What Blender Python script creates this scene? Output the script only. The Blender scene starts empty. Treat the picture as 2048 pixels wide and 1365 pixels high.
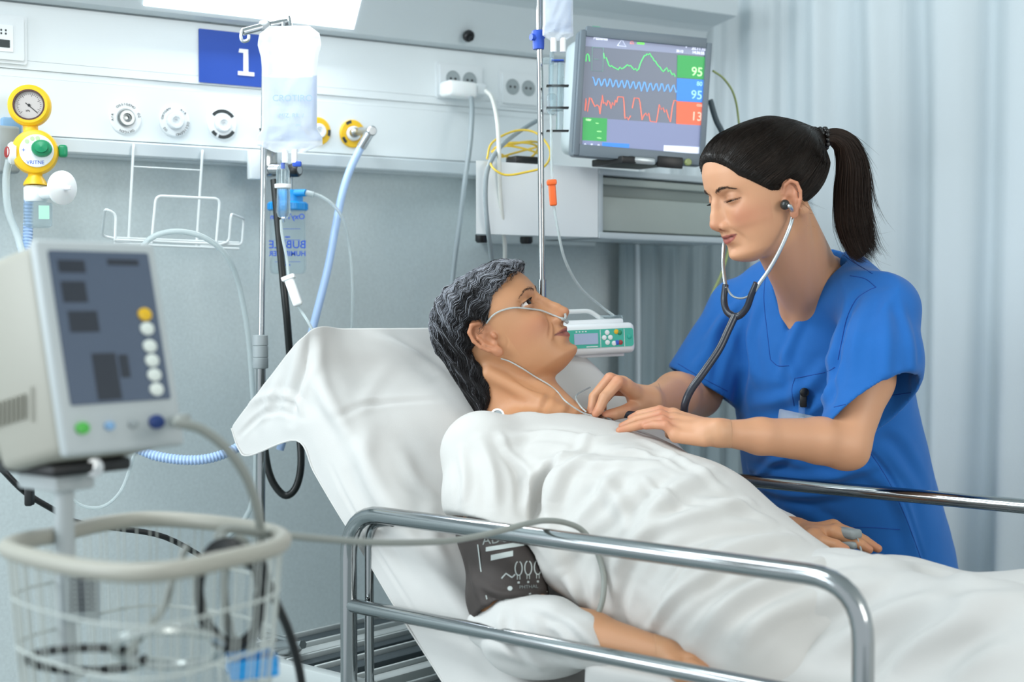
import bpy, bmesh, math, random
import numpy as np
from mathutils import Vector, Matrix
from mathutils.bvhtree import BVHTree
rng = np.random.default_rng(7)
random.seed(7)
C = bpy.context.scene.collection
sc = bpy.context.scene

# ------------------------------------------------------------------ camera
FPX = 2900.0
CAMZ = 1.25
PITCH = math.atan(82 / FPX)
cam_d = bpy.data.cameras.new('camera'); cam = bpy.data.objects.new('camera', cam_d); C.objects.link(cam)
sc.camera = cam
cam.location = (0, 0, CAMZ)
cam.rotation_euler = (math.pi / 2 - PITCH, 0, 0)
cam_d.sensor_width = 36; cam_d.lens = FPX / 2048 * 36
cam_d.clip_start = .05; cam_d.clip_end = 60
cam_d.dof.use_dof = True; cam_d.dof.focus_distance = 2.42; cam_d.dof.aperture_fstop = 3.0

# ------------------------------------------------------------------ light
sc.view_settings.view_transform = 'Standard'; sc.view_settings.look = 'None'
sc.view_settings.gamma = 1; sc.view_settings.use_curve_mapping = False
sc.view_settings.exposure = 0.18
w = bpy.data.worlds.new('world'); sc.world = w; w.use_nodes = True
w.node_tree.nodes['Background'].inputs[0].default_value = (.86, .945, 1.0, 1)
w.node_tree.nodes['Background'].inputs[1].default_value = 0.85

def area(name, loc, target, sx, sy, power, col):
    l = bpy.data.lights.new(name, 'AREA'); l.shape = 'RECTANGLE'; l.size = sx; l.size_y = sy
    l.energy = power; l.color = col
    o = bpy.data.objects.new(name, l); C.objects.link(o); o.location = loc
    o.rotation_euler = (Vector(target) - Vector(loc)).to_track_quat('-Z', 'Y').to_euler()
    return o
area('ceiling_lamp_light', (-.9, 1.6, 2.62), (-.4, 2.3, .8), 1.2, .6, 24, (.90, .97, 1.0))
area('window_light', (-3.2, .6, 1.9), (.4, 2.6, 1.0), 1.6, 1.6, 60, (.86, .95, 1.0))
area('right_fill_light', (2.6, -.6, 2.2), (.4, 2.5, .9), 1.4, 1.4, 36, (1.0, .97, .92))  # warm fill from the right front, added to brighten curtain and arms

# ------------------------------------------------------------------ pixel -> world
_c, _s = math.cos(PITCH), math.sin(PITCH)
def ray(px, py):
    a, b = (px - 1024) / FPX, -(py - 682.5) / FPX
    d = np.array([a, _c + b * _s, b * _c - _s])
    return d
def P(px, py, d):
    r = ray(px, py); r = r * (d / r[1])
    return np.array([r[0], r[1], r[2] + CAMZ])
def PP(*l): return [P(*q) for q in l]
CAMP = np.array([0, 0, CAMZ])
def plane_hit(px, py, p0, n):
    r = ray(px, py); t = np.dot(p0 - CAMP, n) / np.dot(r, n)
    return CAMP + r * t

# ------------------------------------------------------------------ materials
def lin(c):
    if isinstance(c, str):
        c = c.lstrip('#'); c = [int(c[i:i + 2], 16) / 255 for i in (0, 2, 4)]
        c = [v / 12.92 if v <= .04045 else ((v + .055) / 1.055) ** 2.4 for v in c]
    return (c[0], c[1], c[2], 1)
MATS = {}
def mat(name, col='#808080', rough=.5, metal=0, bump=None, var=None, attr=None, **kw):
    """bump=(scale, strength[, distance]); var=(scale, amount); attr = colour attribute"""
    if name in MATS: return MATS[name]
    m = bpy.data.materials.new(name); m.use_nodes = True; MATS[name] = m
    nt = m.node_tree; N = nt.nodes; L = nt.links
    b = N['Principled BSDF']
    b.inputs['Base Color'].default_value = lin(col)
    b.inputs['Roughness'].default_value = rough
    b.inputs['Metallic'].default_value = metal
    for k, v in kw.items():
        k = {'trans': 'Transmission Weight', 'ior': 'IOR', 'alpha': 'Alpha', 'spec': 'Specular IOR Level', 'sss': 'Subsurface Weight',
             'sss_r': 'Subsurface Radius', 'sss_s': 'Subsurface Scale', 'coat': 'Coat Weight', 'sheen': 'Sheen Weight',
             'emit': 'Emission Color', 'emit_s': 'Emission Strength', 'aniso': 'Anisotropic', 'coat_r': 'Coat Roughness'}[k]
        b.inputs[k].default_value = lin(v) if k == 'Emission Color' else v
    tc = N.new('ShaderNodeTexCoord')
    src = None
    if attr:
        a = N.new('ShaderNodeAttribute'); a.attribute_name = attr; src = a.outputs['Color']
    if var:
        nz = N.new('ShaderNodeTexNoise'); nz.inputs['Scale'].default_value = var[0]; nz.inputs['Detail'].default_value = 4
        L.new(tc.outputs['Object'], nz.inputs['Vector'])
        mp = N.new('ShaderNodeMapRange'); mp.inputs[1].default_value = .3; mp.inputs[2].default_value = .7
        mp.inputs[3].default_value = 1 - var[1]; mp.inputs[4].default_value = 1 + var[1] * .4
        L.new(nz.outputs['Fac'], mp.inputs[0])
        mx = N.new('ShaderNodeMix'); mx.data_type = 'RGBA'; mx.blend_type = 'MULTIPLY'; mx.inputs[0].default_value = 1
        if src: L.new(src, mx.inputs[6])
        else: mx.inputs[6].default_value = lin(col)
        L.new(mp.outputs[0], mx.inputs[7]); src = mx.outputs[2]
    if src: L.new(src, b.inputs['Base Color'])
    if bump:
        nz = N.new('ShaderNodeTexNoise'); nz.inputs['Scale'].default_value = bump[0]; nz.inputs['Detail'].default_value = 3
        L.new(tc.outputs['Object'], nz.inputs['Vector'])
        bp = N.new('ShaderNodeBump'); bp.inputs['Strength'].default_value = bump[1]
        bp.inputs['Distance'].default_value = bump[2] if len(bump) > 2 else .002
        L.new(nz.outputs['Fac'], bp.inputs['Height']); L.new(bp.outputs[0], b.inputs['Normal'])
    return m

# ------------------------------------------------------------------ geometry
def nrm(v):
    v = np.asarray(v, float); return v / (np.linalg.norm(v) + 1e-12)
class Fr:
    """a frame: origin and three axes (columns)"""
    def __init__(s, o, x, y=None, z=None):
        s.o = np.asarray(o, float); x = nrm(x)
        if y is None: z = nrm(z); y = nrm(np.cross(z, x)); x = np.cross(y, z)
        elif z is None: y = nrm(y); z = nrm(np.cross(x, y)); y = np.cross(z, x)
        s.R = np.array([x, y, z]).T
    def __call__(s, p): return np.asarray(p, float) @ s.R.T + s.o
    def inv(s, p): return (np.asarray(p, float) - s.o) @ s.R
    def at(s, p): f = Fr.__new__(Fr); f.o = s(p); f.R = s.R; return f
WORLD = Fr((0, 0, 0), (1, 0, 0), (0, 1, 0))

def catmull(pts, sub, closed=False):
    pts = np.asarray(pts, float)
    if len(pts) < 3 and not closed:
        t = np.linspace(0, 1, sub * (len(pts) - 1) + 1)[:, None]
        return pts[0] * (1 - t) + pts[-1] * t
    n = len(pts)
    if closed: q = np.vstack([pts[-1], pts, pts[0], pts[1]]); m = n
    else: q = np.vstack([2 * pts[0] - pts[1], pts, 2 * pts[-1] - pts[-2]]); m = n - 1
    out = []
    for i in range(m):
        a, b, c, d = q[i], q[i + 1], q[i + 2], q[i + 3]
        for j in range(sub):
            t = j / sub
            out.append(.5 * ((2 * b) + (c - a) * t + (2 * a - 5 * b + 4 * c - d) * t * t + (3 * b - a - 3 * c + d) * t ** 3))
    if not closed: out.append(pts[-1])
    return np.array(out)

def fillet(pts, r, n=5, closed=False):
    """polyline with rounded corners"""
    pts = [np.asarray(p, float) for p in pts]; out = []
    m = len(pts)
    for i, p in enumerate(pts):
        if not closed and i in (0, m - 1): out.append(p); continue
        a, b = pts[(i - 1) % m], pts[(i + 1) % m]
        da, db = np.linalg.norm(a - p), np.linalg.norm(b - p)
        k = min(r, da * .49, db * .49)
        s, e = p + (a - p) / da * k, p + (b - p) / db * k
        for j in range(n + 1):
            t = j / n; out.append((1 - t) ** 2 * s + 2 * t * (1 - t) * p + t * t * e)
    return np.array(out)

class Geo:
    def __init__(s): s.v = []; s.f = []; s.n = 0; s.mi = []; s.m = 0
    def add(s, v, f):
        v = np.asarray(v, float).reshape(-1, 3); s.v.append(v)
        s.f += [tuple(i + s.n for i in q) for q in f]; s.mi += [s.m] * len(f); s.n += len(v); return s
    def tube(s, pts, r, n=10, sub=5, closed=False, raw=False, flat=None, caps=True):
        p = np.asarray(pts, float) if raw else catmull(pts, sub, closed)
        m = len(p)
        rr = np.interp(np.linspace(0, 1, m), np.linspace(0, 1, len(r)), r) if np.ndim(r) else np.full(m, float(r))
        t = np.roll(p, -1, 0) - np.roll(p, 1, 0)
        if not closed: t[0] = p[1] - p[0]; t[-1] = p[-1] - p[-2]
        t /= (np.linalg.norm(t, axis=1)[:, None] + 1e-12)
        u = np.cross(t[0], [0, 0, 1.]);
        if np.linalg.norm(u) < .1: u = np.cross(t[0], [0, 1., 0])
        u = nrm(u); us = [u]
        for i in range(1, m):
            u = us[-1] - t[i] * np.dot(us[-1], t[i]); us.append(nrm(u))
        us = np.array(us)
        if closed:   # untwist
            e = us[-1] - t[0] * np.dot(us[-1], t[0]); e = nrm(e)
            a = math.atan2(np.dot(np.cross(us[0], e), t[0]), np.dot(us[0], e))
            for i in range(m):
                th = -a * i / m; v = np.cross(t[i], us[i]); us[i] = us[i] * math.cos(th) + v * math.sin(th)
        vs = np.cross(t, us)
        an = np.arange(n) * 2 * math.pi / n
        ring = p[:, None, :] + rr[:, None, None] * (np.cos(an)[None, :, None] * us[:, None, :] + np.sin(an)[None, :, None] * vs[:, None, :] * (flat or 1))
        f = []
        for i in range(m if closed else m - 1):
            a, b = i * n, ((i + 1) % m) * n
            for j in range(n): k = (j + 1) % n; f.append((a + j, a + k, b + k, b + j))
        if not closed and caps: f.append(tuple(range(n))[::-1]); f.append(tuple((m - 1) * n + j for j in range(n)))
        return s.add(ring.reshape(-1, 3), f)
    def box(s, fr, size, bev=0, seg=2, taper=None):
        bm = bmesh.new(); bmesh.ops.create_cube(bm, size=1)
        for v in bm.verts:
            k = taper if (taper and v.co.z > 0) else 1
            v.co = (v.co.x * size[0] * k, v.co.y * size[1] * k, v.co.z * size[2])
        if bev: bmesh.ops.bevel(bm, geom=bm.edges[:], offset=bev, segments=seg, profile=.5, affect='EDGES')
        return s.bm(bm, fr)
    def bm(s, bm, fr=WORLD):
        bm.verts.index_update()
        s.add(fr(np.array([v.co[:] for v in bm.verts])), [tuple(v.index for v in f.verts) for f in bm.faces]); bm.free(); return s
    def lathe(s, fr, prof, n=24, sx=1, sy=1, caps=True):
        """prof: (radius, height) list along the frame's z"""
        v = []; f = []; an = np.arange(n) * 2 * math.pi / n
        for r, h in prof: v += [(r * sx * math.cos(a), r * sy * math.sin(a), h) for a in an]
        for i in range(len(prof) - 1):
            for j in range(n): k = (j + 1) % n; f.append((i * n + j, i * n + k, (i + 1) * n + k, (i + 1) * n + j))
        if caps and prof[0][0] > 1e-6: f.append(tuple(range(n))[::-1])
        if caps and prof[-1][0] > 1e-6: f.append(tuple((len(prof) - 1) * n + j for j in range(n)))
        return s.add(fr(v), f)
    def prism(s, fr, poly, z0, z1):
        n = len(poly); v = [(x, y, z0) for x, y in poly] + [(x, y, z1) for x, y in poly]
        f = [tuple(range(n))[::-1], tuple(range(n, 2 * n))] + [(i, (i + 1) % n, n + (i + 1) % n, n + i) for i in range(n)]
        return s.add(fr(v), f)
    def rbox(s, fr, w, h, z0, z1, r, n=5):
        pl = [(-w / 2, -h / 2, 0), (w / 2, -h / 2, 0), (w / 2, h / 2, 0), (-w / 2, h / 2, 0)]
        return s.prism(fr, [tuple(p[:2]) for p in fillet(pl, r, n, True)], z0, z1)
    def text(s, st, size, fr, extrude=.0003, align='CENTER', bold=0):
        cu = bpy.data.curves.new('t', 'FONT'); cu.body = st; cu.size = size; cu.extrude = extrude
        cu.align_x = align; cu.align_y = 'CENTER'; cu.offset = bold; cu.resolution_u = 3
        o = bpy.data.objects.new('t', cu); me = bpy.data.meshes.new_from_object(o)
        if len(me.vertices): s.add(fr(np.array([v.co[:] for v in me.vertices])), [tuple(p.vertices) for p in me.polygons])
        bpy.data.objects.remove(o); bpy.data.curves.remove(cu); bpy.data.meshes.remove(me); return s
    def sphere(s, fr, r, n=16):
        r = np.broadcast_to(np.asarray(r, float), (3,))
        pr = [(math.sin(a), -math.cos(a)) for a in np.linspace(0, math.pi, n // 2 + 1)]
        v = []; f = []
        for q, h in pr: v += [(q * math.cos(a) * r[0], q * math.sin(a) * r[1], h * r[2]) for a in np.arange(n) * 2 * math.pi / n]
        for i in range(len(pr) - 1):
            for j in range(n): k = (j + 1) % n; f.append((i * n + j, i * n + k, (i + 1) * n + k, (i + 1) * n + j))
        return s.add(fr(v), f)
    def grid(s, A, closed_u=False):
        A = np.asarray(A); a, b = A.shape[:2]; f = []
        for i in range(a - 1):
            for j in range(b - 1): f.append((i * b + j, i * b + j + 1, (i + 1) * b + j + 1, (i + 1) * b + j))
        return s.add(A.reshape(-1, 3), f)
    def build(s, name, m, parent=None, smooth=True, **kw):
        return mesh_obj(name, np.vstack(s.v), s.f, m, parent, smooth, mi=s.mi if isinstance(m, (list, tuple)) else None, **kw)

ORG = {}
def mesh_obj(name, v, f, m, parent=None, smooth=True, mi=None, col=None, loc=None, sharp=38, weld=True):
    v = np.asarray(v, float)
    if parent is not None: org = ORG[parent]
    elif loc is not None: org = np.asarray(loc, float)
    else: org = np.array([(v[:, 0].min() + v[:, 0].max()) / 2, (v[:, 1].min() + v[:, 1].max()) / 2, v[:, 2].min()])
    me = bpy.data.meshes.new(name)
    v = v - org
    if isinstance(f, np.ndarray):
        nf, k = f.shape
        me.vertices.add(len(v)); me.vertices.foreach_set('co', v.astype(np.float32).ravel())
        me.loops.add(nf * k); me.loops.foreach_set('vertex_index', f.astype(np.int32).ravel())
        me.polygons.add(nf); me.polygons.foreach_set('loop_start', (np.arange(nf) * k).astype(np.int32))
        me.update(calc_edges=True)
    else:
        me.from_pydata(v.tolist(), [], f)
    for x in (m if isinstance(m, (list, tuple)) else [m]): me.materials.append(x)
    if mi is not None: me.polygons.foreach_set('material_index', np.asarray(mi, np.int32))
    if col is not None:
        a = me.color_attributes.new('tint', 'FLOAT_COLOR', 'POINT')
        c = np.ones((len(v), 4), np.float32); c[:, :3] = col; a.data.foreach_set('color', c.ravel())
    me.polygons.foreach_set('use_smooth', np.full(len(me.polygons), bool(smooth)))
    if smooth and sharp and not isinstance(f, np.ndarray):
        me.set_sharp_from_angle(angle=math.radians(sharp))
    me.update()
    o = bpy.data.objects.new(name, me); C.objects.link(o); ORG[o] = org
    if parent is not None: o.parent = parent; o.location = (0, 0, 0)
    else: o.location = org.tolist()
    return o
def tag(o, label=None, cat=None, group=None, kind=None):
    if label: o['label'] = label
    if cat: o['category'] = cat
    if group: o['group'] = group
    if kind: o['kind'] = kind
    return o
def thing(name, label, cat, loc, group=None):
    o = bpy.data.objects.new(name, None); C.objects.link(o); o.empty_display_size = .05
    o.location = [float(q) for q in loc]; ORG[o] = np.asarray(loc, float)
    return tag(o, label, cat, group)
def copy_thing(o, delta, label=None, group=None, parent=None):
    c = o.copy(); C.objects.link(c)
    if parent is None: c.location = Vector(o.location) + Vector(delta)
    else: c.parent = parent
    if label: c['label'] = label
    if group: c['group'] = group
    for ch in list(o.children): copy_thing(ch, (0, 0, 0), parent=c)
    return c
def solid(o, th, off=-1):
    md = o.modifiers.new('thickness', 'SOLIDIFY'); md.thickness = th; md.offset = off; return o
def subd(o, n=1):
    md = o.modifiers.new('sub', 'SUBSURF'); md.levels = n; md.render_levels = n; return o

# ------------------------------------------------------------------ implicit surfaces
def smin(a, b, k):
    h = np.clip(.5 + .5 * (b - a) / k, 0, 1); return b + (a - b) * h - k * h * (1 - h)
def smax(a, b, k): return -smin(-a, -b, k)
def cap(p, a, b, ra, rb):
    a = np.asarray(a, float); ab = np.asarray(b, float) - a
    t = np.clip(((p - a) @ ab) / (ab @ ab + 1e-12), 0, 1)
    return np.linalg.norm(p - a - t[:, None] * ab, axis=1) - (ra + (rb - ra) * t)
def chain(p, pts, rs, k=.004):
    d = None
    for i in range(len(pts) - 1):
        e = cap(p, pts[i], pts[i + 1], rs[i], rs[i + 1]); d = e if d is None else smin(d, e, k)
    return d
def ell(p, c, r, fr=None):
    q = (p - np.asarray(c)) if fr is None else (p - np.asarray(c)) @ fr
    r = np.asarray(r, float); k0 = np.linalg.norm(q / r, axis=1); k1 = np.linalg.norm(q / r ** 2, axis=1)
    return k0 * (k0 - 1) / (k1 + 1e-9)
def stack(p, fr, L, k=.03):
    """elliptic sections along the frame's z: rows z, cx, cy, a, b"""
    q = fr.inv(p); L = np.array(L, float); z = q[:, 2]
    g = [np.interp(z, L[:, 0], L[:, i]) for i in range(1, 5)]
    g[2] = np.maximum(g[2], .01); g[3] = np.maximum(g[3], .01)
    u, v = (q[:, 0] - g[0]) / g[2], (q[:, 1] - g[1]) / g[3]
    d = (np.sqrt(u * u + v * v + 1e-9) - 1) * np.minimum(g[2], g[3])
    return smax(d, np.maximum(L[0, 0] - z, z - L[-1, 0]), k)

_CO = np.array([[i, j, k] for i in (0, 1) for j in (0, 1) for k in (0, 1)])
def mesh_sdf(fn, lo, hi, h, margin=2.2):
    B = 12; lo = np.asarray(lo, float); nb = np.ceil((np.asarray(hi) - lo) / (h * B)).astype(int) + 1
    F = np.full(tuple(nb * B), 1., np.float32)
    bi = np.stack(np.meshgrid(*[np.arange(n) for n in nb], indexing='ij'), -1).reshape(-1, 3)
    cen = lo + (bi * B + (B - 1) / 2) * h
    fc = np.concatenate([fn(cen[i:i + 20000]) for i in range(0, len(cen), 20000)])
    R = h * B * .87 * margin
    far = fc < -R
    for b in bi[far]: F[b[0] * B:(b[0] + 1) * B, b[1] * B:(b[1] + 1) * B, b[2] * B:(b[2] + 1) * B] = -1
    act = bi[np.abs(fc) <= R]
    loc = np.stack(np.meshgrid(*[np.arange(B)] * 3, indexing='ij'), -1).reshape(-1, 3)
    for i in range(0, len(act), 60):
        a = act[i:i + 60]
        idx = (a[:, None, :] * B + loc[None]).reshape(-1, 3)
        val = fn(lo + idx * h)
        F[idx[:, 0], idx[:, 1], idx[:, 2]] = np.clip(val, -1, 1)
    S = F < 0
    s = S[:-1, :-1, :-1].astype(np.int8)
    s = sum(S[i:S.shape[0] - 1 + i, j:S.shape[1] - 1 + j, k:S.shape[2] - 1 + k].astype(np.int8) for i, j, k in _CO)
    cells = np.argwhere((s > 0) & (s < 8))
    ids = np.full(s.shape, -1, np.int32); ids[tuple(cells.T)] = np.arange(len(cells))
    acc = np.zeros((len(cells), 3)); cnt = np.zeros(len(cells))
    for ax in range(3):
        for o in _CO[_CO[:, ax] == 0]:
            a = cells + o; b = a.copy(); b[:, ax] += 1
            fa = F[tuple(a.T)].astype(float); fb = F[tuple(b.T)].astype(float)
            m = (fa < 0) != (fb < 0)
            t = np.where(m, fa / (fa - fb + 1e-20), 0)
            pt = a.astype(float); pt[:, ax] += t
            acc[m] += pt[m]; cnt[m] += 1
    V = lo + acc / cnt[:, None] * h
    faces = []
    for ax in range(3):
        u, v = (ax + 1) % 3, (ax + 2) % 3
        sl0 = [slice(None)] * 3; sl1 = [slice(None)] * 3
        sl0[ax] = slice(0, -1); sl1[ax] = slice(1, None)
        A, Bq = S[tuple(sl0)], S[tuple(sl1)]
        e = np.argwhere(A != Bq)
        e = e[(e[:, u] > 0) & (e[:, v] > 0) & (e[:, u] < S.shape[u] - 1) & (e[:, v] < S.shape[v] - 1)]
        fl = A[tuple(e.T)]
        q = []
        for du, dv in ((0, 0), (1, 0), (1, 1), (0, 1)):
            c = e.copy(); c[:, u] -= du; c[:, v] -= dv; q.append(ids[tuple(c.T)])
        q = np.stack(q, 1); q[~fl] = q[~fl][:, ::-1]
        faces.append(q)
    Fq = np.vstack(faces); Fq = Fq[(Fq >= 0).all(1)]
    return V, Fq
def vnormals(V, F):
    n = np.cross(V[F[:, 2]] - V[F[:, 0]], V[F[:, 3]] - V[F[:, 1]]) if F.shape[1] == 4 else np.cross(V[F[:, 1]] - V[F[:, 0]], V[F[:, 2]] - V[F[:, 0]])
    N = np.zeros_like(V)
    for i in range(F.shape[1]):
        for k in range(3): N[:, k] += np.bincount(F[:, i], n[:, k], len(V))
    return N / (np.linalg.norm(N, axis=1)[:, None] + 1e-12)
def smooth_mesh(V, F, it=1, lam=.5):
    for _ in range(it):
        acc = np.zeros_like(V); cnt = np.zeros(len(V))
        for i in range(F.shape[1]):
            a, b = F[:, i], F[:, (i + 1) % F.shape[1]]
            for k in range(3):
                acc[:, k] += np.bincount(a, V[b, k], len(V)) + np.bincount(b, V[a, k], len(V))
            cnt += np.bincount(a, minlength=len(V)) + np.bincount(b, minlength=len(V))
        V = V + lam * (acc / np.maximum(cnt, 1)[:, None] - V)
    return V
def seg_dist(V, a, b):
    ab = b - a; t = np.clip(((V - a) @ ab) / (ab @ ab + 1e-12), 0, 1)
    return np.linalg.norm(V - a - t[:, None] * ab, axis=1), t
def strokes(V, F, S):
    """fold lines: each (pixel polyline, width m, height m). The line is dropped onto the surface first, the fold is then real relief."""
    bv = BVHTree.FromPolygons(V.tolist(), F.tolist())
    N = vnormals(V, F); D = np.zeros(len(V))
    for pts, wd, ht in S:
        c = catmull([(x, y, 0) for x, y in pts], 4)[:, :2]; Q = []
        for x, y in c:
            r = ray(x, y); hit = bv.ray_cast(Vector(CAMP), Vector(r / np.linalg.norm(r)))
            if hit[0] is not None: Q.append(np.array(hit[0]))
        if len(Q) < 2: continue
        Q = np.array(Q); best = np.full(len(V), 9.); tt = np.zeros(len(V))
        lo, hi = Q.min(0) - 3 * wd, Q.max(0) + 3 * wd
        idx = np.where(((V > lo) & (V < hi)).all(1))[0]
        if not len(idx): continue
        W = V[idx]; bd = np.full(len(idx), 9.); bt = np.zeros(len(idx))
        for i in range(len(Q) - 1):
            d, t = seg_dist(W, Q[i], Q[i + 1]); m = d < bd; bd[m] = d[m]; bt[m] = (i + t[m]) / (len(Q) - 1)
        env = np.sqrt(np.clip(np.sin(np.pi * np.clip(bt, 0.02, .98)), 0, 1))
        x = bd / wd
        D[idx] += ht * env * (np.exp(-x * x) - .35 * np.exp(-((x - 1.7) / .9) ** 2))
    return V + N * D[:, None]
def vnoise(p, scale, seed=0):
    """smooth value noise, numpy"""
    q = p * scale + seed * 17.3; i = np.floor(q).astype(np.int64); f = q - i; f = f * f * (3 - 2 * f)
    def hsh(a, b, c):
        n = (a * 73856093) ^ (b * 19349663) ^ (c * 83492791) ^ (seed * 2654435)
        n = (n ^ (n >> 13)) * 1274126177; return ((n & 0xffff) / 32767.5) - 1
    r = 0
    for dx in (0, 1):
        for dy in (0, 1):
            for dz in (0, 1):
                wt = (f[:, 0] if dx else 1 - f[:, 0]) * (f[:, 1] if dy else 1 - f[:, 1]) * (f[:, 2] if dz else 1 - f[:, 2])
                r = r + wt * hsh(i[:, 0] + dx, i[:, 1] + dy, i[:, 2] + dz)
    return r
M_WHITE = mat('white_cotton', '#cccbc8', .85, bump=(420, .18, .0008), sheen=.1, spec=.2)
M_GOWN = mat('gown_cotton', '#cdcbc7', .85, bump=(380, .22, .0008), sheen=.1, spec=.2)
# ------------------------------------------------------------------ heads (x subject's right, y forward, z up, metres, eye level z=0)
def sm_interp(z, xs, ys):
    """smooth interpolation through a table"""
    xs = np.asarray(xs, float); ys = np.asarray(ys, float)
    g = np.linspace(xs[0], xs[-1], 400); v = np.interp(g, xs, ys)
    k = np.exp(-np.linspace(-2, 2, 25) ** 2); k /= k.sum()
    v = np.convolve(np.pad(v, 12, mode='edge'), k, 'valid')
    return np.interp(z, g, v)
def gb(X, Z, cx, cz, sx, sz): return np.exp(-((X - cx) / sx) ** 2 - ((Z - cz) / sz) ** 2)

def ear_sdf(q, side, c=(.0775, -.012, -.010), tilt=.22, es=1.0):
    """q in head space; side +1 right"""
    th = .30                                           # the plate stands off the skull towards the back
    n = nrm([math.cos(th), math.sin(th) * .9, 0.]); up = nrm([-.10, -math.sin(tilt), math.cos(tilt)])
    fw = nrm(np.cross(up, n)); up = np.cross(n, fw)
    e = q.copy(); e[:, 0] *= side; e = (e - np.array(c)) / es
    u, v, m = e @ fw, e @ up, e @ n
    p = np.stack([u, v, m], 1)
    hx = [(.008, .002, -.004), (.0125, .013, -.001), (.008, .027, .003), (-.004, .0325, .005), (-.0145, .026, .006), (-.0185, .011, .006), (-.0165, -.004, .005), (-.0105, -.016, .003), (-.002, -.025, .001)]
    d = chain(p, hx, [.003, .0032, .0034, .0034, .0034, .0032, .003, .003, .004], .002)
    d = smin(d, ell(p, (-.002, .004, -.003), (.0165, .0285, .0050)), .003)
    d = smin(d, ell(p, (.003, .002, -.013), (.013, .022, .009)), .005)
    d = smin(d, chain(p, [(-.004, .020, .000), (-.0095, .010, .002), (-.009, -.004, .002), (-.002, -.015, .001)], [.003, .0034, .003, .003], .002), .003)
    d = smin(d, ell(p, (.000, -.027, .000), (.0085, .0095, .0042)), .004)
    d = smax(d, -ell(p, (.0035, -.003, .005), (.0075, .011, .0085)), .003)
    d = smax(d, -ell(p, (-.0045, .016, .006), (.005, .008, .0055)), .002)
    d = smin(d, ell(p, (.0125, -.004, .001), (.0042, .0065, .0045)), .003)
    return d * es

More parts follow.
